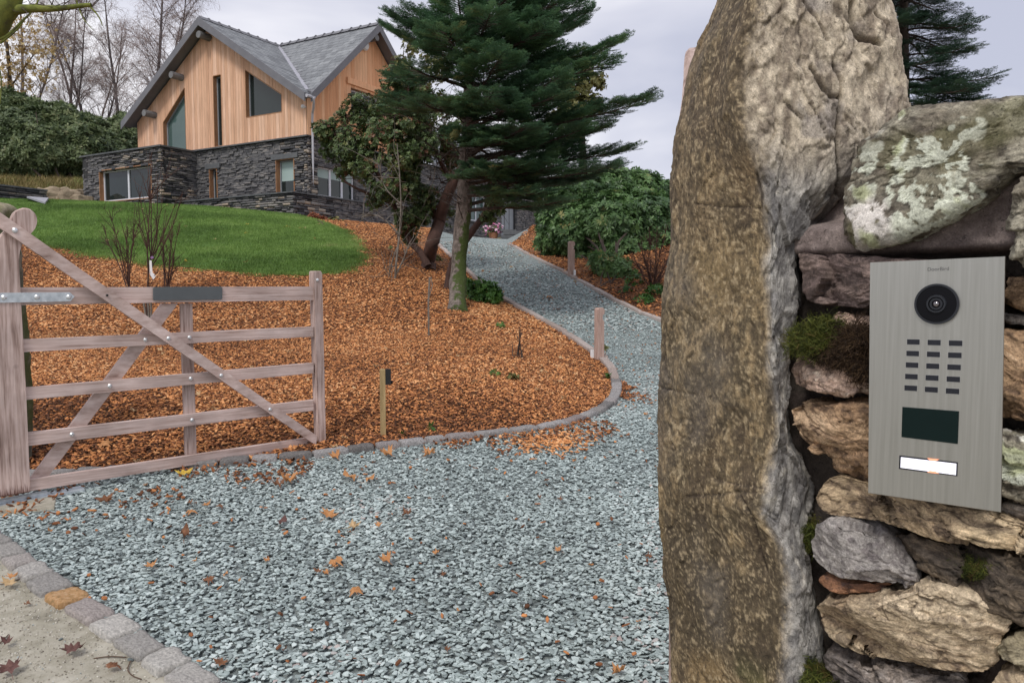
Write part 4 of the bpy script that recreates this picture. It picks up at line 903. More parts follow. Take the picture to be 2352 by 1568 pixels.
upper = sstep(1.60, 1.78, V[:, 2] + .1 * L1); tan = mixc(np.tile(col(.40, .335, .25), (len(V), 1)), col(.62, .53, .40), sstep(-.3, .4, L3 + .3 * L4)); tan = mixc(tan, col(.25, .20, .15), sstep(.08, .5, -L3 - .5 * L2 + .1) * .75); tan = mixc(tan, col(.30, .27, .25), sstep(.15, .45, fbm(V * 16, 3, 51)) * .6)
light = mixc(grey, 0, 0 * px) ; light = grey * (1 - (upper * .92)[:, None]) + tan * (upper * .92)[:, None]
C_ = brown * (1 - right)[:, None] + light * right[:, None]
ridge_ = np.exp(-((zone + .25 * L2 - 3.05) / .16) ** 2) * sstep(-.3, .3, L1 + .3); C_ = mixc(C_, col(.50, .43, .34), ridge_ * .35 * sstep(-.2, .3, L3))
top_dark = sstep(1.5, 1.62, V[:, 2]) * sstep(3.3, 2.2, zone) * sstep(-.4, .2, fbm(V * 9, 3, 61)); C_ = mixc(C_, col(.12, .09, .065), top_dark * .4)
C_ = mixc(C_, col(.045, .032, .026), groove * .7); C_ = mixc(C_, col(.06, .045, .035), crack * .6 * (.45 + .55 * right)); fib = fbm(warp * [260, 260, 170], 3, 85) + .4 * fbm(V * [500, 500, 260], 2, 86); C_ = mixc(C_, col(.44, .35, .22), sstep(.15, .5, fib) * (1 - right) * .6); C_ = mixc(C_, col(.05, .038, .026), sstep(.10, .42, -fib) * (1 - right) * .65); C_ = mixc(C_, col(.13, .115, .10), sstep(-.05, .3, fbm(V * [5, 5, 3] + 40, 4, 87)) * (1 - right) * .5); tone_ = hashf(np.floor(f2 * 40 + 50).astype(int), np.floor(f1 * 9 + 50).astype(int), np.zeros(len(V), int), 5); C_ = C_ * (1 + (.30 * (tone_ - .5)) * (.3 + .7 * right))[:, None]; C_ = mixc(C_, col(.07, .055, .045), sstep(.06, .0, e2_) * .35 * (.3 + .7 * right) + sstep(.04, .0, e1_) * .4 * right); C_ = mixc(C_, col(.10, .08, .065), sstep(.14, .4, cre2 * -1 + .16) * right * .35)  # groove term paints shade into the colour of the carved lines
mossy = sstep(.15, .5, fbm(V * 12 + 30, 3, 71)) * sstep(.95, .85, V[:, 2]); C_ = mixc(C_, col(.07, .08, .02), mossy * .7)
C_ *= (1 + .18 * L4 * (1 - right))[:, None]
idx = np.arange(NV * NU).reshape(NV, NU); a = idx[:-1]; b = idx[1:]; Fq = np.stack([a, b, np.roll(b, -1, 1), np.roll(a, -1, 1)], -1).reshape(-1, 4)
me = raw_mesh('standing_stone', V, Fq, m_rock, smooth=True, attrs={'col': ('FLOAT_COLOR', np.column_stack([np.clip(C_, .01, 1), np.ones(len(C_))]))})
# close the top
bmv = V.reshape(NV, NU, 3)[0]
link('standing_stone', me, None, label='tall rough brown and grey standing stone at the end of the wall', cat='gate pillar')

# --- wall stones, each a closed worn block
def stone(name, px, off, depth, pal, parent, seed, strata=0., amp=1., pw=7., lich=0., moss=None, tilt=0., step=.0020, label=None, world=False, layer=1., extra=None, round_=.03):
    o2 = np.array([wp(x, y, off) for x, y in px]) if not world else np.array(px, float)
    poly = np.vstack([o2, o2[:1]]); ln = np.linalg.norm(np.diff(poly, axis=0), axis=1).sum(); c = o2.mean(0); ar = 0
    x, z = o2[:, 0], o2[:, 1]; cr_ = x * np.roll(z, -1) - np.roll(x, -1) * z; A = cr_.sum() / 2
    if abs(A) > 1e-6: c = np.array([((x + np.roll(x, -1)) * cr_).sum(), ((z + np.roll(z, -1)) * cr_).sum()]) / (6 * A)
    sm = smooth_line(np.vstack([o2, o2[:1]]), 1)[1:]; sm = np.vstack([sm, sm[:1]])
    b = resample(sm, step); nu = len(b) - 1; b = b[:-1]
    if A < 0: b = b[::-1]
    rin = np.linalg.norm(b - c, axis=1); rmin = rin.mean(); nr = max(14, int(rmin / step))
    rho = 1 - (1 - np.linspace(0, 1, nr)) ** 1.25
    rows = []; h0 = depth * .5
    for r in rho: rows.append((r, (1 - r ** pw) ** (1 / 2.2)))
    nside = max(6, int(depth / (step * 2.4)))
    for k in range(1, nside): rows.append((1 - .05 * (k / nside) ** 2, -depth * k / nside / round_))
    rows.append((.6, -depth / round_)); rows.append((.02, -depth / round_))
    VV = []; 
    for r, h in rows:
        q = c + (b - c) * r; hh = h * round_ if h > 0 else h * round_
        VV.append(np.column_stack([q, np.full(nu, hh)]))
    L = np.vstack(VV); nv = len(rows)                # local (u, z, n)
    rg2 = np.random.default_rng(seed); hmax = round_; fr_ = L[:, 2] > -.02
    for kf in range(int(10 + 8 * amp) if not lich else 0):
        pk = b[rg2.integers(0, nu)] * .8 + c * .2 if kf % 2 else c + (b[rg2.integers(0, nu)] - c) * rg2.uniform(.1, .6); dr_ = pk - c; dr_ = dr_ / (np.linalg.norm(dr_) + 1e-6); sl_ = rg2.uniform(.15, .9)
        sx, sz = dr_ * sl_ + rg2.normal(0, .22, 2); lim = hmax * rg2.uniform(.55, 1.0) - (sx * (L[:, 0] - pk[0]) + sz * (L[:, 1] - pk[1])); m_ = fr_ & (L[:, 2] > lim) & (L[:, 2] - lim < .03); L[m_, 2] = np.maximum(lim[m_] * .92 + L[m_, 2] * .08, -.02)
    W3 = v3(WP)[None] + wu3[None] * L[:, :1] + UZ[None] * L[:, 1:2] + wn3[None] * (L[:, 2:3] + off)
    nn = rocknormals(W3, nu, nv); cc = W3.mean(0)
    if ((W3 - cc) * nn).sum(1).mean() < 0: nn = -nn
    ca, sa = math.cos(tilt), math.sin(tilt); U_, Z_ = L[:, 0] * ca + L[:, 1] * sa, -L[:, 0] * sa + L[:, 1] * ca; S = np.column_stack([U_, L[:, 2], Z_]) + seed * 3.7
    n1 = fbm(S * [9, 9, 13], 4, seed); n2 = fbm(S * [28, 28, 45], 4, seed + 1); n3 = fbm(S * [90, 90, 140], 4, seed + 2)
    wv = S + .012 * np.stack([n1, n2, n1 + n2], 1)
    ly = fbm(wv * [10, 10, 95], 4, seed + 3)          # foliation: thin sheets along the bed
    fl = fbm(wv * [16, 16, 26] + 4, 3, seed + 5); stp = np.floor(fl * 6) / 6 + sstep(.75, 1, (fl * 6) % 1) / 6
    crease = np.abs(fbm(wv * [22, 22, 55], 3, seed + 21)); crk = np.abs(fbm(wv * [70, 70, 120], 3, seed + 22))
    ck = sstep(.05, .0, np.abs(fbm(wv * [13, 13, 34] + 1, 4, seed + 31))) * sstep(-.1, .2, fbm(S * 11, 2, seed + 32)); fl_ = fbm(S * [210, 210, 330], 2, seed + 33)
    f1, e1_ = facet(wv * [11, 11, 12 + 22 * layer], seed + 41, True); f2, e2_ = facet((wv + .006 * np.stack([n3, n2, n3], 1)) * [50, 50, 60 + 70 * layer], seed + 43, True)
    dsp = -.0028 * ck + amp * (.002 * n1 + .0010 * (crease * 2 - .4) + .0014 * (crk * 2 - .4) + .0012 * n3 + .0022 * layer * ly + .002 * stp + .0115 * f1 + .0024 * f2)
    hole = L[:, 2] < -depth * .9; dsp[hole] *= .2
    W3 = W3 + nn * dsp[:, None]
    base = mixc(np.tile(col(*pal[0]), (len(L), 1)), pal[1], sstep(-.35, .35, n2 + .5 * ly)); base = mixc(base, pal[2], sstep(.05, .5, n1 + .3 * n3 + .25 * ly))
    base = mixc(base, pal[3], sstep(.12, .55, -n3 - .5 * ly - .3 * n2) * .8); base = mixc(base, np.clip(np.array(pal[2]) * 1.35, 0, .8), sstep(.38, .6, ly + .4 * n3) * .4)
    tn = hashf(np.floor(f2 * 40 + 50).astype(int), np.floor(f1 * 9 + 50).astype(int), np.zeros(len(L), int), seed); base = base * (1 + .38 * (tn - .5))[:, None]; base = mixc(base, np.array(pal[3]) * .8, sstep(.05, 0, e1_) * .5 + sstep(.06, 0, e2_) * .3); base = mixc(base, np.array(pal[3]) * .6, ck * .75); base = base * (1 + .35 * np.clip(fl_, -1, 1))[:, None]; base = mixc(base, np.array(pal[3]), sstep(.12, .0, crk) * .35)
    if lich:
        cx, cz, rr = lich; Si = L[:, [0, 2, 1]] + seed; ani = (n1, n2, n3); n1 = fbm(Si * 12, 4, seed + 51); n2 = fbm(Si * 38, 4, seed + 52); n3 = fbm(Si * 110, 4, seed + 53); S = Si; d = np.hypot((L[:, 0] - cx) / rr[0], (L[:, 1] - cz) / rr[1]); lm = sstep(.08, .13, .95 - d + .55 * n1 + .75 * n2 + .55 * n3)
        spot = fbm(S * 48, 3, seed + 9); inner = sstep(-.16, -.08, spot + .5 * n3 + .2 * n2); k = lm * (.06 + .94 * inner)
        lc = mixc(np.tile(col(.55, .57, .47), (len(L), 1)), col(.66, .62, .58), sstep(-.1, .3, fbm(S * 12, 3, seed + 11))); lc = mixc(lc, col(.40, .42, .26), sstep(.1, .5, fbm(S * 30, 3, seed + 12)))
        sp2 = sstep(.30, .36, fbm(S * 20 + 7, 4, seed + 13)) * .8; k = np.maximum(k, sp2 * sstep(-.1, .3, n1 + .2)); base = base * (1 - k)[:, None] + lc * k[:, None]; W3 = W3 + nn * (.0012 * k)[:, None]
        gm = sstep(.05, .4, fbm(S * 14 + 2, 3, seed + 14)) * (1 - k); base = mixc(base, col(.15, .15, .06), gm * .4)
    if extra: base = extra(base, L, n1, n2, n3, ly)
    ix = np.arange(nv * nu).reshape(nv, nu); a_, b_ = ix[:-1], ix[1:]; Fs = np.stack([a_, b_, np.roll(b_, -1, 1), np.roll(a_, -1, 1)], -1).reshape(-1, 4)
    me = raw_mesh(name, W3 - ORG[parent], Fs, m_rock, smooth=True, attrs={'col': ('FLOAT_COLOR', np.column_stack([np.clip(base, .012, .85), np.ones(len(base))]))})
    o = link(name, me, parent); 
    if label: o['label'] = label
    return o
wall = thing('dry_stone_wall', wq(.3, gz(.7, .8), -.15), 'rugged dry stone wall of brown and grey slabs behind the door station', 'wall')
TANP = [(.30, .22, .14), (.42, .33, .22), (.58, .47, .33), (.11, .08, .06)]
BRN = [(.17, .125, .085), (.26, .19, .125), (.38, .28, .17), (.07, .05, .04)]
ORA = [(.30, .19, .11), (.45, .30, .18), (.56, .40, .26), (.10, .065, .045)]
PUR = [(.15, .11, .10), (.21, .155, .135), (.27, .205, .175), (.08, .06, .055)]
GRY = [(.24, .222, .208), (.33, .305, .285), (.42, .39, .36), (.15, .13, .13)]
DRK = [(.070, .055, .043), (.125, .095, .066), (.20, .15, .10), (.035, .028, .022)]
LIC = [(.13, .11, .085), (.21, .185, .14), (.32, .295, .23), (.06, .05, .04)]
lc_ = wp(2090, 430, .02)
def e1(base, L, n1, n2, n3, ly): t = L[:, 1] > 0; return base
stone('stone', [(1942, 540), (1946, 450), (1961, 375), (1965, 322), (2014, 305), (2059, 281), (2089, 255), (2145, 240), (2220, 229), (2352, 221), (2460, 218), (2540, 260), (2540, 400), (2440, 400), (2352, 390), (2310, 424), (2269, 452), (2205, 497), (2107, 542), (2032, 562), (1965, 577)],
      -.0, .22, LIC, wall, 3, lich=(lc_[0], lc_[1], (.074, .058)), amp=.55, pw=7, label='big capping boulder with a pale round lichen patch', layer=.4)
stone('stone', [(2335, 425), (2352, 405), (2420, 400), (2440, 480), (2440, 640), (2345, 620), (2330, 540)], .02, .2, LIC, wall, 8, lich=(wp(2400, 500)[0], wp(2400, 500)[1], (.01, .01)), label='upright mossy stone at the right edge of the wall')
stone('stone', [(1833, 582), (1850, 578), (2005, 592), (2150, 598), (2305, 604), (2305, 712), (2150, 712), (2005, 707), (1852, 698), (1840, 655)], -.012, .18, PUR, wall, 11, amp=.45, pw=16, layer=1.6, label='long straight purple brown slab above the mossy stone')
stone('stone', [(2312, 635), (2420, 640), (2520, 650), (2520, 712), (2312, 708)], -.01, .18, ORA, wall, 12, amp=.5, pw=12)
stone('stone', [(2300, 722), (2420, 730), (2520, 735), (2520, 752), (2300, 746)], -.02, .15, GRY, wall, 13, amp=.3)
def e_moss(base, L, n1, n2, n3, ly):
    c = np.array(wp(1960, 790, -.01)); d = np.hypot((L[:, 0] - c[0]) / .05, (L[:, 1] - c[1]) / .026); return mixc(base, col(.045, .03, .018), sstep(1.15, .75, d + .5 * n2 + .3 * n3) * .9)
stone('stone', [(1811, 857), (1822, 815), (1832, 778), (1886, 750), (1908, 716), (1948, 713), (1996, 720), (2100, 735), (2100, 915), (1996, 908), (1895, 899), (1832, 891), (1812, 872)], -.005, .2, [(.36, .25, .19), (.50, .36, .28), (.68, .54, .44), (.10, .07, .06)], wall, 17, pw=5, amp=1., label='pinkish stone with a clump of moss left of the door station', extra=e_moss)
stone('stone', [(1806, 944), (1851, 925), (1895, 929), (1991, 919), (2110, 927), (2110, 1135), (1983, 1113), (1900, 1078), (1904, 1052), (1860, 1034), (1821, 994)], -.008, .2, ORA, wall, 23, pw=6, amp=.75, layer=1.5, tilt=-.1, label='brown stone with an orange tinged pointed nose')
stone('stone', [(1862, 1150), (1886, 1105), (1920, 1096), (1984, 1114), (2100, 1136), (2287, 1176), (2352, 1201), (2520, 1235), (2560, 1330), (2420, 1290), (2325, 1263), (2220, 1243), (2107, 1225), (1995, 1198), (1894, 1190), (1868, 1170)], .012, .22, [(.27, .20, .13), (.40, .30, .19), (.54, .42, .27), (.08, .055, .04)], wall, 29, pw=5, amp=.7, layer=1.4, tilt=-.22, label='long slanting brown slab under the door station')
stone('stone', [(1853, 1252), (1879, 1198), (1920, 1191), (2006, 1219), (2043, 1258), (2072, 1296), (2100, 1330), (2089, 1348), (2055, 1348), (1976, 1330), (1884, 1306), (1856, 1285)], .015, .2, GRY, wall, 31, pw=4, layer=.35, amp=.75, tilt=-.3, label='smooth grey wedge shaped stone')
stone('stone', [(1869, 1341), (1890, 1318), (1957, 1330), (2055, 1346), (1995, 1357), (1920, 1355)], .0, .15, [(.20, .10, .06), (.34, .17, .09), (.42, .25, .15), (.07, .045, .04)], wall, 37, amp=.4, label='thin rusty sliver under the grey wedge stone')
stone('stone', [(2034, 1252), (2055, 1229), (2145, 1238), (2352, 1279), (2520, 1310), (2540, 1480), (2352, 1421), (2287, 1397), (2222, 1371), (2182, 1331), (2107, 1293), (2055, 1271)], .0, .2, DRK, wall, 41, pw=5, tilt=-.3, layer=1.2, label='dark brown slab with a patch of moss near the right edge')
stone('stone', [(1866, 1400), (1912, 1376), (2055, 1359), (2145, 1335), (2242, 1373), (2314, 1411), (2319, 1445), (2289, 1477), (2289, 1542), (2239, 1559), (2145, 1541), (2032, 1525), (1939, 1499), (1886, 1466), (1878, 1428)], .022, .24, TANP, wall, 43, pw=4.5, amp=.62, layer=1.2, tilt=-.15, label='large pale tan block low in the wall')
stone('stone', [(1886, 1520), (1905, 1505), (1995, 1523), (2107, 1546), (2225, 1570), (2235, 1660), (2100, 1680), (1930, 1650)], .0, .2, [(.15, .13, .12), (.22, .18, .15), (.30, .27, .25), (.06, .05, .045)], wall, 47, tilt=-.2)
stone('stone', [(2278, 1486), (2300, 1464), (2352, 1452), (2440, 1450), (2520, 1470), (2500, 1545), (2352, 1539), (2308, 1521)], .015, .2, [(.26, .22, .14), (.36, .31, .21), (.46, .40, .30), (.10, .08, .05)], wall, 53, pw=3.5, layer=.4, amp=.8)
stone('stone', [(2286, 1562), (2310, 1547), (2352, 1548), (2520, 1556), (2520, 1680), (2280, 1690)], .005, .2, TANP, wall, 59)
stone('stone', [(2200, 765), (2352, 757), (2520, 765), (2520, 975), (2352, 966), (2200, 955)], -.006, .2, ORA, wall, 61, pw=6, amp=.7, tilt=-.5, layer=1.3)
stone('stone', [(2200, 1000), (2310, 996), (2430, 1005), (2520, 1020), (2510, 1140), (2352, 1150), (2200, 1150)], -.004, .2, LIC, wall, 67, lich=(wp(2345, 1060)[0], wp(2345, 1060)[1], (.03, .03)), pw=5, label='stone speckled with white lichen right of the door station')
stone('stone', [(2285, 1168), (2312, 1157), (2352, 1160), (2440, 1165), (2520, 1180), (2500, 1215), (2352, 1203)], -.01, .15, [(.25, .2, .16), (.36, .3, .25), (.5, .44, .38), (.08, .06, .05)], wall, 71, amp=.5)
stone('stone', [(2110, 770), (2200, 765), (2200, 905), (2110, 900)], -.03, .16, BRN, wall, 73, amp=.4)
# hidden lower courses and the run to the right, coarser
zlow = wp(2100, 1660)[1]; ufar = wp(2530, 900)[0]; uleft = wp(1890, 1600)[0]; sd_ = 101
def genblock(u0, u1, z0, z1, s):
    j = lambda k: R.uniform(-k, k); q = [(u0 + j(.01), z0 + j(.008)), ((u0 + u1) / 2, z0 + j(.01)), (u1 + j(.01), z0 + j(.008)), (u1 + .01 + j(.01), (z0 + z1) / 2), (u1 + j(.012), z1 + j(.008)), ((u0 + u1) / 2 + j(.03), z1 + .006 + j(.01)), (u0 + j(.012), z1 + j(.008)), (u0 - .01, (z0 + z1) / 2)]
    stone('stone', q, R.uniform(-.02, .02), .2, R.choice([TANP, BRN, ORA, GRY, DRK, PUR]), wall, s, pw=5, step=.009, world=True)
z = zlow
while z > -.35:
    h = R.uniform(.07, .13); u = uleft - R.uniform(0, .05)
    while u < ufar + .75: w = R.uniform(.16, .34); genblock(u, u + w - .012, z - h + .01, z, sd_); u += w; sd_ += 3
    z -= h
zt = wp(2540, 250)[1]; z = zt
while z > zlow + .03:
    h = R.uniform(.07, .13); u = ufar + .012
    while u < ufar + .7: w = R.uniform(.16, .30); genblock(u, u + w - .012, z - h + .01, z, sd_); u += w; sd_ += 3
    z -= h
# earthy mortar packed behind the stones
def mortar_surface():
    u0, u1 = wp(1835, 900)[0] - .13, ufar + .75; z0, z1 = -.4, wp(2100, 330)[1]
    nu, nv = 330, 420; U, Zm = np.meshgrid(np.linspace(u0, u1, nu), np.linspace(z0, z1, nv)); off = np.full(U.shape, -.085)
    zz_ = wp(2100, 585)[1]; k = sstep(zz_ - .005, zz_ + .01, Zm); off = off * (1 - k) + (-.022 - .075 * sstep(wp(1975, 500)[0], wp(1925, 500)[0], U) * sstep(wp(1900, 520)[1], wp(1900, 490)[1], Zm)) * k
    pts = np.stack([U, off, Zm], -1).reshape(-1, 3); n1 = fbm(pts * 22, 4, 5); n2 = fbm(pts * 80, 4, 6); o = off.ravel() + .006 * n1 + .002 * n2
    W3 = v3(WP) + wu3 * U.reshape(-1, 1) + UZ * Zm.reshape(-1, 1) + wn3 * o[:, None]
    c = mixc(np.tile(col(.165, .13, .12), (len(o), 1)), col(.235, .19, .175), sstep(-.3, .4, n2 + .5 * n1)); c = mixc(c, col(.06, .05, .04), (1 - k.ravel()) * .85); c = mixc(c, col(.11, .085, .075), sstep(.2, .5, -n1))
    ix = np.arange(nu * nv).reshape(nv, nu); Fm = np.stack([ix[:-1, :-1], ix[:-1, 1:], ix[1:, 1:], ix[1:, :-1]], -1).reshape(-1, 4)
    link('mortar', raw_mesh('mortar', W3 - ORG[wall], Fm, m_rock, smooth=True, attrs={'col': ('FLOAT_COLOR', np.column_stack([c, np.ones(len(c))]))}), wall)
    mb = MB(); mb.box(v3(WP), wu3, wn3, UZ, (u0 + .01, u1), (-.42, -.12), (-.4, z1 - .01)); mb.build('hearting', m_rockcore, wall)
m_rockcore = MAT('earth_hearting', [(.3, (.05, .04, .03)), (.7, (.10, .08, .06))], scale=20, rough=.95, bump=.5)
mortar_surface()

# --- moss cushions
m_moss = leafmat('moss_strand', [(0, (.03, .04, .008)), (.5, (.09, .11, .02)), (.85, (.17, .19, .035)), (1, (.10, .055, .02))], rough=.8)
m_deadmoss = leafmat('dead_moss', [(0, (.02, .012, .008)), (.6, (.06, .035, .02)), (1, (.13, .08, .04))], rough=.9)
mossm = [tuft('moss_tuft', m_moss, 26, .011, .006, .0012, rng, .7) for _ in range(3)]; deadm = [tuft('dead_moss_tuft', m_deadmoss, 26, .010, .006, .001, rng, .9) for _ in range(2)]
def cushion(px, py, off, ru, rz, n, meshes, s=1., nm='moss', up=.4):
    u0, z0 = wp(px, py, off); a = rng.normal(0, .5, (n, 2)); u = u0 + a[:, 0] * ru; z = z0 + a[:, 1] * rz; bulge = off + .012 * np.exp(-(a ** 2).sum(1) * 2)
    pts = v3(WP) + wu3 * u[:, None] + UZ * z[:, None] + wn3 * bulge[:, None]; d = wn3 + UZ * up + rng.normal(0, .45, (n, 3))
    scatter(nm, pts, euler_z(d), rng.uniform(.6, 1.3, n) * s, meshes, parent=wall, kind='stuff')
cushion(1872, 782, .008, .030, .019, 300, mossm, .9); cushion(1905, 748, .0, .018, .006, 50, mossm, .8); cushion(1945, 812, .008, .040, .016, 300, deadm, .9); cushion(1975, 790, .012, .03, .025, 200, deadm, 1.0); cushion(1990, 840, .012, .015, .02, 120, deadm, 1.0)
cushion(2250, 1305, .006, .032, .012, 130, mossm, .45); cushion(1868, 1230, -.05, .01, .02, 90, mossm, 1.); cushion(1880, 1560, -.02, .02, .02, 160, mossm, 1.1)

# --- door station
c4 = [P(2007, 603, 1.012), P(2320, 588, .910), P(2288, 1175, .910), P(1985, 1130, 1.012)]
TL, TR, BR, BL = c4; pc = sum(c4) / 4; ux = (TR - TL + BR - BL); ux /= np.linalg.norm(ux); uz = (TL - BL + TR - BR); uz -= ux * (uz @ ux); uz /= np.linalg.norm(uz); un = np.cross(ux, uz)
PW = (np.linalg.norm(TR - TL) + np.linalg.norm(BR - BL)) / 2; PH = (np.linalg.norm(TL - BL) + np.linalg.norm(TR - BR)) / 2
if un @ pc > 0 and un[1] > 0: un = -un
pc = pc + un * .0
st_ = thing('door_station', pc, 'brushed steel video door station with camera keypad and display on the wall', 'intercom')
def steelx(n, l, c, b, mpp, noise):
    r = n.new('ShaderNodeMapRange'); r.inputs[3].default_value = .34; r.inputs[4].default_value = .50; l.new(noise(10, 6), r.inputs[0]); l.new(r.outputs[0], b.inputs['Roughness']); return c
m_steel = MAT('brushed_steel', [(.30, (.385, .38, .345)), (.5, (.43, .425, .39)), (.70, (.475, .47, .435))], scale=7, stretch=(34, 34, .8), rough=.42, metallic=.9, bump=.06, bscale=60, dist=.0006, extra=steelx)
m_steeledge = MAT('steel_edge', [(.3, (.45, .45, .43)), (.7, (.6, .6, .57))], scale=20, rough=.35, metallic=.9)
m_black = MAT('gloss_black', [(0, (.004, .004, .005)), (1, (.007, .007, .009))], rough=.2, spec=.12)
m_ring = MAT('lens_ring', [(0, (.018, .020, .025)), (1, (.026, .028, .034))], rough=.35, spec=.3)
m_lens = MAT('lens_glass', [(0, (.03, .022, .03)), (1, (.05, .035, .045))], rough=.03, spec=1., ior=2.)
m_disp = MAT('dark_display', [(.3, (.004, .012, .012)), (.7, (.007, .017, .017))], scale=4, rough=.2, spec=.2)
m_key = MAT('keypad_key', [(0, (.010, .011, .018)), (1, (.018, .019, .028))], rough=.35)
m_lit = MAT('lit_name_window', [(0, (.85, .84, .92)), (1, (.85, .84, .92))], rough=.4, emit=((.86, .84, 1.0), .55))
m_orange = MAT('lit_orange_edge', [(0, (.8, .35, .2)), (1, (.8, .35, .2))], rough=.4, emit=((1., .38, .22), .55))
m_print = MAT('engraved_print', [(0, (.10, .10, .10)), (1, (.12, .12, .12))], rough=.5)
def dq(a, b, k=0.): return pc + ux * (a - .5) * PW + uz * (.5 - b) * PH + un * k      # a,b: 0..1 across, down
import itertools
def pl2(px, py):                                   # pixel on the plate -> fractions
    r = ray(px, py); o = np.array([0, 0, EZ]); t = ((pc - o) @ un) / (r @ un); h = o + r * t - pc; return .5 + h @ ux / PW, .5 - h @ uz / PH
mb = MB(); mb.prism([dq(0, 1, -.003), dq(1, 1, -.003), dq(1, 0, -.003), dq(0, 0, -.003)], un * .003, bev=.0007); mb.build('face_plate', m_steel, st_)
mb = MB(); mb.prism([dq(.06, .95, -.045), dq(.94, .95, -.045), dq(.94, .05, -.045), dq(.06, .05, -.045)], un * .041); mb.build('back_box', m_black, st_)
def disc(name, a, b, r0, k0, k1, mat, par, r1=None, inner=None, n=40):
    c0 = dq(a, b, k0); c1 = dq(a, b, k1); mb = MB(); an = np.linspace(0, 2 * np.pi, n, endpoint=False); r1 = r1 or r0
    V = [c0 + (ux * math.cos(t) + uz * math.sin(t)) * r0 for t in an] + [c1 + (ux * math.cos(t) + uz * math.sin(t)) * r1 for t in an]
    Fc = [(i, (i + 1) % n, n + (i + 1) % n, n + i) for i in range(n)]
    if inner:
        V += [c1 + (ux * math.cos(t) + uz * math.sin(t)) * inner for t in an] + [c0 + (ux * math.cos(t) + uz * math.sin(t)) * inner for t in an]
        Fc += [(n + i, n + (i + 1) % n, 2 * n + (i + 1) % n, 2 * n + i) for i in range(n)] + [(2 * n + i, 2 * n + (i + 1) % n, 3 * n + (i + 1) % n, 3 * n + i) for i in range(n)]
    else: Fc.append(tuple(range(n, 2 * n)))
    mb.add(V, Fc); return mb.build(name, mat, par)
ca_, cb_ = pl2(2152, 698); rw = np.linalg.norm(dq(*pl2(2202, 698)) - dq(*pl2(2102, 698))) / 2
camo = disc('camera', ca_, cb_, rw, -.0005, .0025, m_black, st_)
disc('bezel', ca_, cb_, rw * 1.03, .0004, .0034, m_ring, camo, inner=rw * .93)
disc('lens_ring', ca_, cb_, rw * .48, .002, .0052, m_ring, camo, r1=rw * .44, inner=rw * .36); disc('lens_ring', ca_, cb_, rw * .33, .002, .0044, m_ring, camo, r1=rw * .30, inner=rw * .20)
mb = MB(); mb.ball(dq(ca_, cb_, .0022), rw * .17, 16, 10); mb.build('lens', m_lens, camo, smooth=True)
def quadpx(name, px, k0, k1, mat, par, bev=0):
    q = [pl2(x, y) for x, y in px]; mb = MB(); mb.prism([dq(a, b, k0) for a, b in q][::-1], un * (k1 - k0), bev=bev); return mb.build(name, mat, par)
# keypad grid by corner interpolation
KP = [np.array(pl2(*p)) for p in [(2098, 785), (2195, 788), (2188, 898), (2092, 891)]]; kw, kh = np.array(pl2(2113, 785)) - np.array(pl2(2082, 785)), np.array(pl2(2097, 792)) - np.array(pl2(2097, 778))
for r in range(5):
    for c in range(3):
        f, g = r / 4, c / 2; ct = (KP[0] * (1 - g) + KP[1] * g) * (1 - f) + (KP[3] * (1 - g) + KP[2] * g) * f; w, h = kw[0] * PW / 2, kh[1] * PH / 2
        cc = dq(*ct); mb = MB()
        mb.box(cc, ux, uz, un, (-w, w), (-h, h), (-.0002, .0003)); bt = mb.build('key_recess', m_steeledge, st_)
        w2, h2 = w * .93, h * .86; mb = MB(); mb.box(cc, ux, uz, un, (-w2, w2), (-h2, h2), (.0003, .0006)); mb.build('key', m_key, bt)
        g_ = MB()                                                             # fine punched mesh of the key
        for i in range(9):
            for j in range(4): g_.box(cc + ux * (w2 * (-.84 + i * .21)) + uz * (h2 * (-.7 + j * .46)), ux, uz, un, (-.00045, .00045), (-.0004, .0004), (.0006, .00075))
        g_.build('key_mesh', m_ring, bt)
quadpx('display', [(2073, 934), (2203, 944), (2200, 1019), (2071, 1003)], -.0002, .0008, m_disp, st_)
quadpx('name_window_rim', [(2066, 1045), (2200, 1061), (2199, 1093), (2065, 1076)], -.0002, .0007, m_ring, st_)
nw = quadpx('name_window', [(2070, 1049), (2197, 1064), (2196, 1090), (2069, 1073)], .0007, .0012, m_lit, st_)
quadpx('light_edge', [(2130, 1051), (2158, 1054), (2150, 1058), (2136, 1056)], .0012, .0014, m_orange, nw); quadpx('light_edge', [(2136, 1080), (2150, 1082), (2158, 1087), (2130, 1084)], .0012, .0014, m_orange, nw)
cu = bpy.data.curves.new('lettering', 'FONT'); cu.body = 'DoorBird'; cu.align_x = 'CENTER'; cu.align_y = 'CENTER'; cu.size = 1; cu.extrude = .01
to = bpy.data.objects.new('tmp', cu); COL.objects.link(to); bpy.context.view_layer.update(); tm = bpy.data.meshes.new_from_object(to); bpy.data.objects.remove(to)
wid = max(v.co.x for v in tm.vertices) - min(v.co.x for v in tm.vertices); la, lb2 = pl2(2155, 618); tw = np.linalg.norm(dq(*pl2(2180, 618)) - dq(*pl2(2131, 618))); k = tw / wid
M = Matrix((tuple(ux) + (0,), tuple(uz) + (0,), tuple(un) + (0,), (0, 0, 0, 1))).transposed(); 
for v in tm.vertices: v.co = Vector(dq(la, lb2, .0003) - pc) + M.to_3x3() @ (v.co * k)
tm.materials.clear(); tm.materials.append(m_print); link('lettering', tm, st_)
for px_, py_ in []: pass

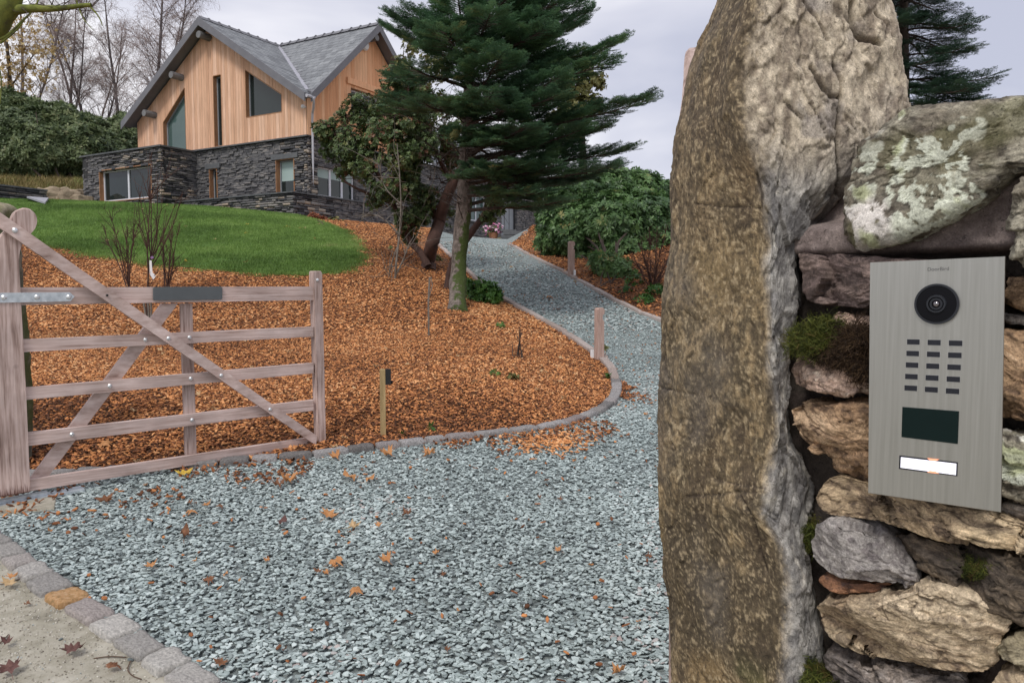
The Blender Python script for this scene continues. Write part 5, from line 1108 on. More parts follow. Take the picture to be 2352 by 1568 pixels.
# --- mossy post behind the left gate
V, Fc = [], []
gp_ = thing
nu, nv = 40, 130; base = Gb(18, 1120); base = np.array([base[0] - .02, base[1] + .42]); base[0] -= .27; zb, zt_ = gz(*base) - .1, P(10, 462, base[1])[2]
T, A_ = np.meshgrid(np.linspace(0, 1, nv), np.linspace(0, 2 * np.pi, nu, endpoint=False), indexing='ij'); rad = .135 * (1 - .12 * T) * np.where(T > .96, np.sqrt(np.clip(1 - ((T - .96) / .04) ** 2, .0, 1)), 1)
V = np.stack([base[0] + rad * np.sign(np.cos(A_)) * np.abs(np.cos(A_)) ** .6, base[1] + rad * np.sign(np.sin(A_)) * np.abs(np.sin(A_)) ** .6, zb + (zt_ - zb) * T], -1).reshape(-1, 3)
n1 = fbm(V * [8, 8, 4], 4, 1); n2 = fbm(V * [30, 30, 14], 4, 2); ctr = np.column_stack([np.full(len(V), base[0]), np.full(len(V), base[1]), V[:, 2]]); V = V + (V - ctr) * (.16 * n1 + .08 * n2)[:, None]
C_ = mixc(np.tile(col(.10, .095, .07), (len(V), 1)), col(.07, .085, .03), sstep(-.2, .3, n1)); C_ = mixc(C_, col(.20, .18, .14), sstep(.1, .5, n2)); C_ = mixc(C_, col(.35, .30, .20), sstep(.93, 1, T.ravel()) * .7)
ix = np.arange(nu * nv).reshape(nv, nu); a, b = ix[:-1], ix[1:]; Fs = np.stack([a, np.roll(a, -1, 1), np.roll(b, -1, 1), b], -1).reshape(-1, 4)
link('gate_post', raw_mesh('gate_post', V, Fs, m_rock, smooth=True, attrs={'col': ('FLOAT_COLOR', np.column_stack([np.clip(C_, .01, 1), np.ones(len(C_))]))}), None, label='dark mossy stone post behind the hanging stile of the left gate', cat='gate post')
# ---------------------------------------------------------------- vegetation
def unit(v): v = np.asarray(v, float); return v / (np.linalg.norm(v) + 1e-12)
def limb(p, d, L, n, rg, wander=.15, lift=0., sag=0.):
    pts = [np.array(p, float)]; d = unit(d)
    for i in range(n):
        d = unit(d + rg.normal(0, wander, 3) + UZ * (lift - sag * i / n)); pts.append(pts[-1] + d * L / n)
    return np.array(pts)
m_barkdark = MAT('dark_bark', [(.3, (.035, .025, .02)), (.7, (.10, .075, .06))], scale=12, rough=.9, stretch=(1, 1, .3), bump=.6, bscale=30)
m_birchbark = MAT('birch_bark', [(.3, (.055, .045, .045)), (.55, (.12, .10, .10)), (.75, (.26, .235, .23))], scale=5, rough=.85)
m_twig = MAT('birch_twigs', [(.3, (.20, .145, .13)), (.7, (.33, .255, .23))], scale=2, rough=.9)
m_redbark = MAT('red_brown_bark', [(.3, (.035, .018, .014)), (.7, (.105, .055, .042))], scale=9, rough=.85, stretch=(1, 1, .35), bump=.6, bscale=28)
m_palebark = MAT('pale_bark', [(.3, (.10, .085, .07)), (.7, (.25, .22, .185))], scale=10, rough=.85, bump=.5)
m_mossbark = MAT('mossy_bark', [(.3, (.055, .05, .03)), (.45, (.12, .14, .03)), (.6, (.20, .22, .05)), (.75, (.14, .12, .08))], scale=7, rough=.95, bump=.7, bscale=24)
def barkx(n, l, c, b, mpp, noise):                 # green moss sheet climbing the lower trunk
    g = n.new('ShaderNodeNewGeometry'); s = n.new('ShaderNodeSeparateXYZ'); l.new(g.outputs['Position'], s.inputs[0]); r = n.new('ShaderNodeMapRange'); l.new(s.outputs[2], r.inputs[0])
    r.inputs[1].default_value = 3.2; r.inputs[2].default_value = 2.3; r.inputs[3].default_value = -.35; r.inputs[4].default_value = .05
    sx = n.new('ShaderNodeMath'); sx.operation = 'MULTIPLY_ADD'; gn = n.new('ShaderNodeSeparateXYZ'); l.new(g.outputs['Normal'], gn.inputs[0]); l.new(gn.outputs[0], sx.inputs[0]); sx.inputs[1].default_value = .22; l.new(r.outputs[0], sx.inputs[2])
    a = n.new('ShaderNodeMath'); a.operation = 'ADD'; l.new(sx.outputs[0], a.inputs[0]); l.new(noise(8, 8, .7), a.inputs[1]); q = n.new('ShaderNodeMapRange'); q.inputs[1].default_value = .50; q.inputs[2].default_value = .56; l.new(a.outputs[0], q.inputs[0])
    m = n.new('ShaderNodeMix'); m.data_type = 'RGBA'; l.new(q.outputs[0], m.inputs[0]); l.new(c, m.inputs[6]); m.inputs[7].default_value = (.055, .078, .018, 1); return m.outputs[2]
m_firbark = MAT('fir_bark', [(.3, (.06, .048, .040)), (.5, (.16, .132, .112)), (.7, (.30, .25, .22))], scale=17, rough=.95, stretch=(1, 1, .8), bump=1, bscale=22, dist=.03, extra=barkx)

# --- conifers
def spray_mesh(name, mat, L, rg, nd=.022, n=26, side=7, flat=.25):
    V, Fc = [], []
    def needle(p, d, l, w):
        s = unit(np.cross(d, [0, 0, 1]) + rg.normal(0, .3, 3)) * w; b = len(V); V.extend([p - s, p + s, p + d * l + s * .3, p + d * l - s * .3]); Fc.append((b, b + 1, b + 2, b + 3))
    def twig(p, d, l, k):
        for i in range(k):
            t = (i + .5) / k; q = p + d * l * t
            for sg in (-1, 1):
                sd_ = unit(np.cross(d, [0, 0, 1])) * sg; dd = unit(d * rg.uniform(.5, 1.0) + sd_ * rg.uniform(.6, 1) + np.array([0, 0, rg.uniform(-.15, .5)])); needle(q, dd, nd * rg.uniform(.8, 1.25), .0046)
    twig(np.zeros(3), np.array([1., 0, 0]), L, n)
    for i in range(side):
        t = (i + .7) / (side + .5)
        for sg in (-1, 1):
            d = unit([1.0, sg * .95, rg.uniform(-.1, .12)]); twig(np.array([L * t, 0, 0]), d, L * .52 * (1 - t * .75), max(4, int(n * .42 * (1 - t * .7))))
    return raw_mesh(name, V, Fc, mat)
m_fir = leafmat('fir_needles', [(0, (.040, .082, .050)), (.35, (.075, .155, .085)), (.7, (.12, .235, .115)), (.93, (.20, .33, .15)), (1, (.28, .28, .12))], rough=.5, trans=.3, jitter=.2)
m_fir2 = leafmat('spruce_needles', [(0, (.025, .055, .038)), (.5, (.05, .10, .065)), (1, (.09, .16, .09))], rough=.6, trans=.25, jitter=.2)
firs = [spray_mesh('fir_spray', m_fir, .26, rng, .026, 16, 5) for _ in range(3)]
spru = [spray_mesh('spruce_spray', m_fir2, .30, rng, .026, 14, 5) for _ in range(2)]
class Spr:
    def __init__(s): s.p, s.x, s.z, s.s = [], [], [], []
    def put(s, p, x, sc, zt=(0, 0, 1)): s.p.append(p); s.x.append(x); s.z.append(zt); s.s.append(sc)
    def emit(s, name, meshes, parent, rnd=None, **k):
        X = np.array(s.x); X /= np.linalg.norm(X, axis=1)[:, None]; Zv = np.array(s.z, float) + rng.normal(0, .22, (len(X), 3)); Y = np.cross(Zv, X); Y /= np.linalg.norm(Y, axis=1)[:, None]; Zv = np.cross(X, Y)
        p = np.array(s.p); 
        if rnd is None: rnd = np.clip(.45 + .30 * fbm(p * 1.3, 3, 4) + rng.normal(0, .2, len(p)), 0, 1)
        return scatter(name, p, mat_euler(X, Y, Zv), np.array(s.s), meshes, parent, rnd=rnd, kind='stuff', **k)
def bough(root, d, L, mb, spr, rg, bare=.25, droop=.35, tip=.5, dens=.085, sc=1., r0=.035, wid=.42, deadmb=None):
    n = 12; pts = [np.array(root, float)]; d = unit(d)
    for i in range(n):
        t = i / n; dz = -droop * (1 - t * 1.6) * .35 + tip * max(0, t - .45) * .35; d = unit(d + np.array([rg.normal(0, .035), rg.normal(0, .035), dz * .55])); pts.append(pts[-1] + d * L / n)
    pts = np.array(pts); mb.tube(pts, np.linspace(r0, .006, n + 1), 5, cap=False); Ls = L
    t = .10
    while t < 1.0:
        f = t * n; i = min(int(f), n - 1); p = pts[i] + (pts[i + 1] - pts[i]) * (f - i); d = unit(pts[i + 1] - pts[i])
        for sg in (-1, 1):
            sd_ = unit(np.cross(d, UZ)) * sg; ll = Ls * wid * (1 - t) ** .75 * min(1, t * 3 + .25) * rg.uniform(.7, 1.15) + .10; dd = unit(d * rg.uniform(.7, 1.0) + sd_ + UZ * rg.uniform(-.1, .18))
            if t < bare:
                if rg.random() < .5: q = limb(p, dd, ll * .8, 4, rg, .2, 0, .1); (deadmb or mb).tube(q, np.linspace(.006, .002, 5), 3, cap=False)
                continue
            e = p + dd * ll; mb.tube([p, (p + e) / 2 + UZ * .01, e], [.006, .005, .003], 3, cap=False); k = max(1, int(ll / (.13 * sc)))
            for j in range(k):
                u = (j + rg.uniform(.2, .8)) / k; q = p + dd * ll * u; 
                if t < bare + .15 and u < .4: continue
                spr.put(q, unit(dd + d * .35 + sd_ * rg.uniform(-.5, .5) + UZ * rg.uniform(-.12, .25)), sc * rg.uniform(.75, 1.2))
            spr.put(e - dd * .08, dd + UZ * .12, sc * rg.uniform(.7, 1))
        t += dens / L
    d = unit(pts[-1] - pts[-2])
    for k in range(3): spr.put(pts[-1] - d * .08 * k, d + rg.normal(0, .12, 3), sc)
    return pts
def big_fir():
    rg = np.random.default_rng(11); Yt = Gb(1050, 712)[1]; b0 = G3(1050, 712)
    tr = thing('fir_tree', b0, 'tall dark fir with upswept boughs and moss on its lower trunk', 'tree')
    ax = [b0 - [0, 0, .1]] + [P(x, y, Yt + dy) for x, y, dy in [(1052, 640, 0), (1062, 520, 0), (1070, 400, 0), (1076, 250, .05), (1080, 100, .05), (1083, -80, .1), (1086, -300, .1), (1088, -520, .1)]]
    ax = resample(np.array(smooth_line(ax, 2)), .08); tt_ = np.linspace(0, 1, len(ax)); rad = .128 * (1 - tt_) ** .8 + .012 + .05 * np.exp(-tt_ * 60)
    mb = MB(); k = 14; mb.tube(ax, rad, k); V = np.array(mb.V); n_ = fbm(V * [5, 5, 2.5], 3, 4); c = np.repeat(ax, k, 0); V[:len(c)] = c + (V[:len(c)] - c) * (1 + .30 * n_[:len(c)] + .12 * fbm(V[:len(c)] * 18, 2, 5))[:, None]; mb.V = [tuple(v) for v in V]
    mb.build('trunk', m_firbark, tr, smooth=True)
    def at(z): i = np.argmin(np.abs(ax[:, 2] - z)); return ax[i]
    bm, spr, dm = MB(), Spr(), MB()
    # boughs whose tips show against the sky: (tip px, tip py, depth shift, bough start height px)
    key = [(1472, 222, -.3, 330), (1418, 92, .1, 215), (1425, 338, .3, 400), (1405, 372, -.6, 440), (1345, 28, .2, 150), (1392, 128, -.5, 235), (1325, 2, -.2, 90), (892, 62, .3, 150), (948, 18, -.2, 110), (925, 40, .5, 140), (965, -30, 0, 60), (1290, 462, -.9, 480), (1240, 440, -1.3, 445),
           (1330, 300, -.8, 380), (1350, 250, .9, 330), (1300, 180, -1.2, 270), (1380, 300, .9, 370), (1230, 60, -1.4, 160), (1180, 130, -1.8, 235), (1130, 30, -1.8, 140), (1000, 60, -1.4, 150), (1250, 210, -1.6, 300), (1200, 290, -1.9, 360), (1150, 210, -2.0, 290),
           (1290, 120, 1.5, 200), (1240, 300, 1.7, 350), (1310, 340, -.2, 420), (1260, 380, -1.2, 430), (1340, 410, .4, 450), (1270, 420, .9, 470), (1300, 70, .9, 160), (1110, 110, -1.7, 200), (1060, -10, -1.6, 110), (1150, 320, -1.7, 340), (1105, 290, -1.6, 310), (1195, 375, -1.5, 400), (1130, 400, -1.3, 410), (1160, 245, -1.9, 290), (1190, -20, -1.3, 80), (1260, -10, .8, 90)]
    for tx, ty, dy, sy in key:
        tip = P(tx, ty, Yt + dy); z0 = P(1070, sy, Yt)[2]; r = at(z0); v = tip - r; L = np.linalg.norm(v); d = unit(v)
        bough(r, unit(d + UZ * .03), L * 1.02, bm, spr, rg, bare=.24 if ty > 100 else .18, droop=.10, tip=.35, deadmb=dm, wid=.37, dens=.066, sc=1.05)
    z = at(P(1070, 100, Yt)[2])[2]; zt = ax[-1][2]; z = P(1070, 330, Yt)[2]
    while z < zt - .15:
        L = 2.15 * (1 - (z - 3.6) / (zt - 3.0)) ** .75 if z > 3.6 else 2.1; a = rg.uniform(0, 2 * np.pi)
        if math.cos(a) < -.2: L *= .72
        bough(at(z), [math.cos(a), math.sin(a), .25], L * rg.uniform(.75, 1.05), bm, spr, rg, bare=.25, droop=.4, tip=.6, deadmb=dm, dens=.09); z += .095
    for i in range(40):                                 # bare dead branches low down
        z = P(1070, rg.uniform(200, 520), Yt)[2]; a = rg.uniform(0, 2 * np.pi); p = limb(at(z), [math.cos(a), math.sin(a), rg.uniform(-.1, .35)], rg.uniform(.5, 1.5), 7, rg, .16, .02, .1); dm.tube(p, np.linspace(.013, .003, 8), 4, cap=False)
        for j in range(5): q = limb(p[rg.integers(2, 7)], rg.normal(0, 1, 3) + [math.cos(a), math.sin(a), 0], rg.uniform(.2, .5), 4, rg, .25); dm.tube(q, np.linspace(.005, .002, 5), 3, cap=False)
    bm.build('branches', m_barkdark, tr, kind='stuff'); dm.build('dead_twigs', m_barkdark, tr, kind='stuff'); spr.emit('needles', firs, tr); print('fir sprays', len(spr.p))
big_fir()
def spruce(px, pyb, pyt, Y, hw, seed, label):
    rg = np.random.default_rng(seed); b = P(px, pyb, Y); t = P(px, pyt, Y); b[2] = gz(b[0], b[1]); tr = thing('spruce_tree', b, label, 'tree'); ax = resample(np.array([b, t]), .2)
    mb = MB(); mb.tube(ax, np.linspace(.16, .02, len(ax)), 8); mb.build('trunk', m_barkdark, tr, smooth=True); bm, spr = MB(), Spr(); z = b[2] + 1.6
    while z < t[2] - .1:
        f = (z - b[2]) / (t[2] - b[2]); L = hw * (1 - f) ** .8 + .12; a = rg.uniform(0, 2 * np.pi); p = b + (t - b) * f
        bough(p, [math.cos(a), math.sin(a), .12], L * rg.uniform(.7, 1.15), bm, spr, rg, bare=.06, droop=.55, tip=.9, dens=.085, sc=1.0, r0=.02, wid=.36); z += .045
    bm.build('branches', m_barkdark, tr, kind='stuff'); spr.emit('needles', spru, tr)
spruce(2075, 600, -420, 13.0, 1.75, 5, 'dark spruce rising behind the stone wall at the right')

# --- leafy shrubs and trees
def leaf_cluster(name, mat, n, L, w, rg, up=.5, curl=.2, m=3):
    V, Fc = [], []
    for i in range(n):
        a = 2 * np.pi * i / n + rg.uniform(-.4, .4); d = unit([math.cos(a), math.sin(a), up * rg.uniform(.2, 1.6)]); s = unit(np.cross(d, UZ)); u_ = np.cross(s, d); l = L * rg.uniform(.75, 1.15); b = len(V); o = d * L * .08
        pr = [(0, .12), (.3, .85), (.62, 1.), (1, .05)]
        for t, ww in pr:
            c = o + d * l * t - u_ * curl * l * t * t; V.extend([c - s * w * ww / 2 + u_ * w * .12 * ww, c + s * w * ww / 2 + u_ * w * .12 * ww])
        for k in range(3): Fc.append((b + 2 * k, b + 2 * k + 1, b + 2 * k + 3, b + 2 * k + 2))
    return raw_mesh(name, V, Fc, mat)
m_rhodo = leafmat('rhododendron_leaf', [(0, (.045, .092, .034)), (.4, (.098, .185, .064)), (.75, (.17, .29, .10)), (.95, (.19, .30, .11)), (1, (.34, .32, .12))], rough=.38, trans=.3)
m_hedge = leafmat('hedge_leaf', [(0, (.055, .085, .038)), (.45, (.125, .170, .075)), (.8, (.22, .265, .12)), (1, (.26, .27, .14))], rough=.45, trans=.3)
m_pieris = leafmat('mixed_green_red_leaf', [(0, (.035, .055, .022)), (.35, (.085, .135, .045)), (.6, (.15, .21, .075)), (.72, (.17, .18, .06)), (.82, (.20, .10, .06)), (1, (.30, .15, .10))], rough=.45, trans=.2)
m_bright = leafmat('bright_green_leaf', [(0, (.03, .09, .015)), (.6, (.07, .17, .03)), (1, (.14, .26, .06))], rough=.5)
m_gold = leafmat('golden_leaf', [(0, (.26, .17, .06)), (.5, (.46, .32, .13)), (1, (.62, .50, .24))], rough=.6, trans=.35)
m_olive = leafmat('yellowing_leaf', [(0, (.09, .10, .03)), (.6, (.22, .22, .08)), (1, (.40, .34, .14))], rough=.6, trans=.35)
rh = [leaf_cluster('rhododendron_sprig', m_rhodo, 8, .15, .042, rng, .45) for _ in range(3)]
hd = [leaf_cluster('hedge_sprig', m_hedge, 8, .15, .05, rng, .6) for _ in range(3)]
pi_ = [leaf_cluster('small_sprig', m_pieris, 9, .055, .020, rng, .7) for _ in range(3)]
br_ = [leaf_cluster('fresh_sprig', m_bright, 8, .09, .030, rng, .7) for _ in range(2)]
go = [leaf_cluster('golden_sprig', m_gold, 6, .10, .05, rng, .4) for _ in range(2)]; ol = [leaf_cluster('yellow_sprig', m_olive, 6, .09, .05, rng, .4) for _ in range(2)]
def lobes_fill(lobes, dens, rg, shell=.55, noise_=.35):
    P_, D_ = [], []
    for c, r in lobes:
        c = np.array(c); r = np.broadcast_to(np.asarray(r, float), (3,)); n = int(dens * (r.prod() ** (2 / 3)) * 12); d = rg.normal(0, 1, (n, 3)); d /= np.linalg.norm(d, axis=1)[:, None]
        k = (1 - (1 - shell) * rg.random(n) ** 1.5)[:, None] * (1 + noise_ * fbm(d * 2.2 + c * .7, 3, 8))[:, None]; P_.append(c + d * r * k); D_.append(d)
    return np.vstack(P_), np.vstack(D_)
def shrub(name, label, cat, base, lobes, dens, meshes, sc, stem_mat, seed, up=.5, shell=.5, rshift=0., holes=.0, nm='foliage', group=None, stems=9, sr=.03, parent=None):
    rg = np.random.default_rng(seed); tr = parent or thing(name, base, label, cat, group); p, d = lobes_fill(lobes, dens, rg, shell)
    zg = ground_z(p[:, 0], p[:, 1]); m = p[:, 2] > zg + .02
    if holes: m &= fbm(p * 2.4, 3, seed) > -1 + holes * 1.0
    if m.sum() < 6: p[:, 2] = np.maximum(p[:, 2], zg + .03); m[:] = True
    p, d = p[m], d[m]; dr = d + UZ * up + rg.normal(0, .35, (len(p), 3)); hh = (p[:, 2] - p[:, 2].min()) / (np.ptp(p[:, 2]) + 1e-6)
    scatter(nm, p, euler_z(dr), rg.uniform(.7, 1.25, len(p)) * sc, meshes, tr, rnd=np.clip(.42 + rshift + .35 * fbm(p * 1.6, 3, 6) + rg.normal(0, .22, len(p)), 0, 1), kind='stuff')
    if stems:
        mb = MB()
        for i in range(stems):
            c, r = lobes[i % len(lobes)]; e = np.array(c) + rg.normal(0, .3, 3) * r; s = np.array(base) + [rg.normal(0, .1), rg.normal(0, .1), -.03]; v = e - s; q = limb(s, v + UZ * .3 * np.linalg.norm(v), np.linalg.norm(v) * 1.02, 8, rg, .10); q += np.linspace(0, 1, 9)[:, None] * (e - q[-1]); mb.tube(q, np.linspace(sr, sr * .25, 9), 5, cap=False)
        mb.build('stems', stem_mat, tr)
    return tr
def L_(px, py, Y, rpx, ry=None, rz=None):          # lobe from reference position
    r = rpx / F * Y; return P(px, py, Y), (r, (ry or 1) * r, (rz or 1) * r)
# big rhododendron right of the drive
Yr = 18.5
shrub('rhododendron', 'large glossy rhododendron at the top of the drive on the right', 'shrub', G3(1400, 610), [L_(1290, 500, Yr, 55), L_(1330, 450, Yr, 60), L_(1400, 440, Yr + .5, 62), L_(1465, 455, Yr + .8, 68), L_(1330, 530, Yr - .5, 62), L_(1400, 520, Yr - .8, 75), L_(1480, 520, Yr - .3, 75), L_(1270, 545, Yr, 38), L_(1420, 580, Yr - 1, 62), L_(1500, 590, Yr - 1, 55),
       L_(1560, 500, Yr + 1, 80), L_(1640, 520, Yr + 1, 85), L_(1350, 585, Yr - .6, 45)], 340, rh, .80, m_barkdark, 3, shell=.55)
shrub('laurel_bush', 'small bright leaved bush beside the upper wooden bollard', 'shrub', G3(1400, 655), [L_(1395, 612, 15.2, 30), L_(1425, 622, 15.0, 26), L_(1375, 600, 15.5, 20), L_(1445, 640, 14.8, 18)], 260, rh, .8, m_barkdark, 4, rshift=.18, stems=6, sr=.015)
def twiggy(name, label, cat, base, ends, mat, seed, sub=5, r=.012, tw=.5, spread=.35, nm='twigs', sg=7):
    rg = np.random.default_rng(seed); t = thing(name, base, label, cat); mb = MB()
    for e in ends:
        s = np.array(base) + [rg.normal(0, .03), rg.normal(0, .03), -.03]; v = np.array(e) - s; L = np.linalg.norm(v); q = limb(s, v, L, sg, rg, .06); q += np.linspace(0, 1, sg + 1)[:, None] * (np.array(e) - q[-1]); mb.tube(q, np.linspace(r, r * .3, sg + 1), 5, cap=False)
        for j in range(sub):
            k = rg.integers(1, sg); d = unit(unit(v) + rg.normal(0, spread, 3) + UZ * .15); b = limb(q[k], d, L * tw * rg.uniform(.4, 1) * (1 - k / sg * .6), 5, rg, .12, .03); mb.tube(b, np.linspace(r * .5, r * .15, 6), 4, cap=False)
            for jj in range(3): b2 = limb(b[rg.integers(1, 5)], unit(d + rg.normal(0, spread * 1.3, 3)), L * tw * .3 * rg.uniform(.4, 1), 3, rg, .14, .02); mb.tube(b2, np.linspace(r * .25, r * .12, 4), 3, cap=False)
    mb.build(nm, mat, t); return t
rb = G3(1500, 660); ends = [P(x, y, rb[1] + dy) for x, y, dy in [(1450, 575, 0), (1470, 540, .2), (1490, 525, 0), (1510, 520, .4), (1530, 515, -.3), (1550, 530, 0), (1480, 590, -.5), (1465, 560, -.4), (1520, 560, -.6), (1540, 590, -.3), (1500, 545, -.5), (1580, 540, 0)]]
twiggy('twiggy_shrub', 'bare reddish brown twiggy shrub in front of the rhododendron by the tall stone', 'shrub', rb, ends, m_redbark, 8, sub=12, r=.012, tw=.5, spread=.6)
shrub('heather_clump', 'low straggly green ground cover below the twiggy shrub', 'ground cover', G3(1470, 690), [L_(1440, 672, 13.6, 18, 1, .6), L_(1480, 690, 12.8, 22, 1, .6), L_(1505, 670, 13.2, 24, 1, .7), L_(1455, 650, 14.2, 22, 1, .8)], 200, br_, .7, m_barkdark, 9, rshift=-.25, stems=0, holes=.85)
shrub('fern_clump', 'bright green leafy clump at the foot of the fir by the kerb', 'plant', G3(1112, 688), [L_(1100, 668, 12.9, 26), L_(1125, 672, 12.8, 24), L_(1082, 664, 13.0, 18), L_(1140, 682, 12.7, 12)], 300, br_, .75, m_barkdark, 10, rshift=.0, stems=0)
shrub('yellow_shrublet', 'small yellow green tuft between the two trunks', 'plant', G3(1005, 610), [L_(1000, 600, 17, 14), L_(1010, 606, 17, 10)], 260, ol, .7, m_barkdark, 12, stems=0)
# the red-trunked evergreen left of the fir
b0 = G3(985, 618); Yp = b0[1]; pt = lambda x, y, dy=0: P(x, y, Yp + dy)
pier = thing('evergreen_tree', b0, 'bushy evergreen with reddish leaf tips and a dark red leaning trunk', 'tree')
rg = np.random.default_rng(21); mb = MB()
for pts, r0, r1_ in [([(985, 625), (984, 595), (992, 560), (1008, 515), (1018, 470), (1040, 420), (1062, 385)], .16, .09), ([(983, 612), (968, 580), (945, 560), (925, 520), (905, 470), (880, 420), (850, 370)], .08, .03), ([(1008, 515), (985, 460), (950, 410), (930, 350), (915, 290), (905, 230)], .08, .03),
                      ([(1040, 420), (1010, 370), (985, 310), (960, 260)], .06, .02), ([(905, 470), (860, 450), (810, 430), (770, 400)], .04, .015), ([(930, 350), (880, 320), (830, 290), (780, 290)], .04, .015), ([(1062, 385), (1100, 340), (1120, 290)], .07, .03), ([(1018, 470), (985, 480), (950, 500), (930, 540)], .04, .015)]:
    p = smooth_line([pt(x, y, rg.normal(0, .15)) for x, y in pts], 2); mb.tube(p, np.linspace(r0, r1_, len(p)), 8, cap=False)
mb.build('trunk', m_redbark, pier, smooth=True)
lobs = [(745, 300, 0, 26), (775, 290, .2, 42), (800, 330, -.2, 45), (760, 340, .3, 30), (830, 262, 0, 48), (870, 300, -.4, 58), (850, 370, -.3, 52), (800, 390, .1, 30), (895, 235, .1, 42), (905, 180, .3, 30), (925, 195, 0, 34), (935, 270, -.5, 55), (925, 350, -.5, 60), (895, 420, -.3, 52), (945, 430, -.2, 48), (985, 330, -.2, 52), (1000, 400, 0, 42),
        (960, 490, 0, 34), (915, 490, .2, 40), (900, 560, 0, 18), (925, 580, -.2, 26), (940, 545, .1, 26), (870, 460, .3, 30), (1020, 290, 0, 40), (1030, 350, .3, 40), (990, 240, .2, 40), (960, 210, .5, 34), (1000, 470, .3, 24), (1020, 450, .4, 34), (975, 440, .1, 40), (1035, 500, .3, 22), (955, 380, -.3, 44), (1045, 410, .5, 34), (930, 520, .1, 30), (975, 270, .2, 40), (1050, 260, .5, 36)]
sh = shrub('x', '', '', b0, [L_(x, y, Yp + dy, r * .95) for x, y, dy, r in lobs], 620, pi_, .92, m_redbark, 22, shell=.3, holes=.99, rshift=.02, stems=0, parent=pier, up=.7)
mb = MB()
for i in range(120):
    x, y, dy, r = lobs[rg.integers(0, len(lobs))]; e = pt(x + rg.normal(0, r * .5), y + rg.normal(0, r * .5), dy); s = pt(x * .6 + 965 * .4, y * .7 + 440 * .3, 0); q = limb(s, e - s, np.linalg.norm(e - s), 7, rg, .14); mb.tube(q, np.linspace(.014, .004, 8), 4, cap=False)
mb.build('twigs', m_redbark, pier, kind='stuff')
# side tree with bare reddish limb right of the fir trunk, pale thin tree, small leaning stem
def simple_tree(name, label, base, limbs, mat, lob=None, meshes=None, dens=250, sc=1, seed=1, twn=0):
    t = thing(name, base, label, 'tree'); rg = np.random.default_rng(seed); mb = MB()
    for pts, r0, r1_ in limbs:
        p = smooth_line([P(x, y, base[1] + rg.normal(0, .06)) for x, y in pts], 2); p[0][2] = min(p[0][2], base[2]) if pts is limbs[0][0] else p[0][2]; mb.tube(p, np.linspace(r0, r1_, len(p)), 7, cap=False)
        for _ in range(twn): q = limb(p[rg.integers(len(p) // 4, len(p))], rg.normal(0, 1, 3) + UZ * .6, rg.uniform(.3, .9), 5, rg, .18); mb.tube(q, np.linspace(.008, .002, 6), 3, cap=False)
    mb.build('trunk', mat, t, smooth=True)
    if lob: shrub('x', '', '', base, [L_(x, y, base[1], r) for x, y, r in lob], dens, meshes, sc, mat, seed, shell=.3, holes=.8, stems=0, parent=t, nm='crown')
    return t
simple_tree('leaning_tree', 'slim reddish tree leaning right from behind the mossy fir trunk', G3(1028, 662), [([(1028, 668), (1036, 620), (1052, 575), (1082, 535), (1108, 500), (1135, 465), (1160, 430), (1190, 395)], .085, .035), ([(1108, 500), (1120, 450), (1150, 410)], .03, .015), ([(1160, 430), (1200, 420), (1250, 430)], .02, .008)],
            m_redbark, [(1140, 470, 22), (1120, 500, 16), (1190, 400, 40), (1150, 430, 24)], pi_, 300, 1.2, 31, 6)
simple_tree('thin_pale_tree', 'thin pale stemmed tree with bare tangled twigs left of the red trunk', G3(910, 640), [([(908, 645), (910, 600), (918, 540), (922, 470), (918, 400), (912, 330)], .024, .008), ([(915, 560), (900, 600), (892, 640)], .012, .008), ([(918, 540), (880, 500), (850, 490), (830, 500)], .016, .006), ([(922, 470), (880, 430), (872, 380)], .014, .006), ([(905, 640), (925, 600), (940, 560)], .015, .01)], m_palebark, seed=33, twn=12)
simple_tree('background_broadleaf', 'yellowing broadleaf tree showing behind the right side of the fir', np.array([4.2, 27, 3.8]), [([(1345, 560), (1340, 400), (1335, 280), (1345, 180)], .2, .05)], m_barkdark, [(1350, 185, 40), (1365, 240, 28), (1330, 250, 40), (1375, 190, 18), (1350, 150, 25), (1310, 200, 50), (1300, 280, 50)], ol, 70, 1.2, 35, 30)
simple_tree('background_tree', 'pale green tree peeping between the gable and the fir', np.array([-4.6, 25.5, 3.6]), [([(905, 540), (930, 400), (935, 250), (925, 150)], .12, .03)], m_palebark, [(925, 150, 24), (945, 110, 20), (960, 180, 34), (915, 185, 20), (1000, 150, 40), (960, 240, 30)], ol, 90, 1.0, 36, 30)
# --- saplings and stakes in the mulch
sb = G3(343, 735); ends = [P(x, y, sb[1] + dy) for x, y, dy in [(348, 350, 0), (325, 440, .1), (375, 445, -.1), (405, 455, 0), (340, 400, .2), (362, 400, 0), (420, 440, .1), (318, 430, -.1)]]
sap = twiggy('multi_stem_sapling', 'bare dark multi stemmed sapling with a white tag behind the gate', 'sapling', sb, ends[:1], m_redbark, 41, sub=14, r=.014, tw=.50, spread=.32)
mb = MB(); rg = np.random.default_rng(5)
for e in ends[1:]:
    s = P(346 + rg.normal(0, 2), 600 + rg.normal(0, 18), sb[1]); q = limb(s, e - s, np.linalg.norm(e - s), 7, rg, .07); q += np.linspace(0, 1, 8)[:, None] * (e - q[-1]); mb.tube(q, np.linspace(.010, .003, 8), 4, cap=False)
    for j in range(7): k = rg.integers(1, 7); b = limb(q[k], unit(e - s + rg.normal(0, .35, 3) * np.linalg.norm(e - s)), rg.uniform(.15, .45), 4, rg, .12, .03); mb.tube(b, np.linspace(.004, .0015, 5), 3, cap=False)
mb.build('side_stems', m_redbark, sap)
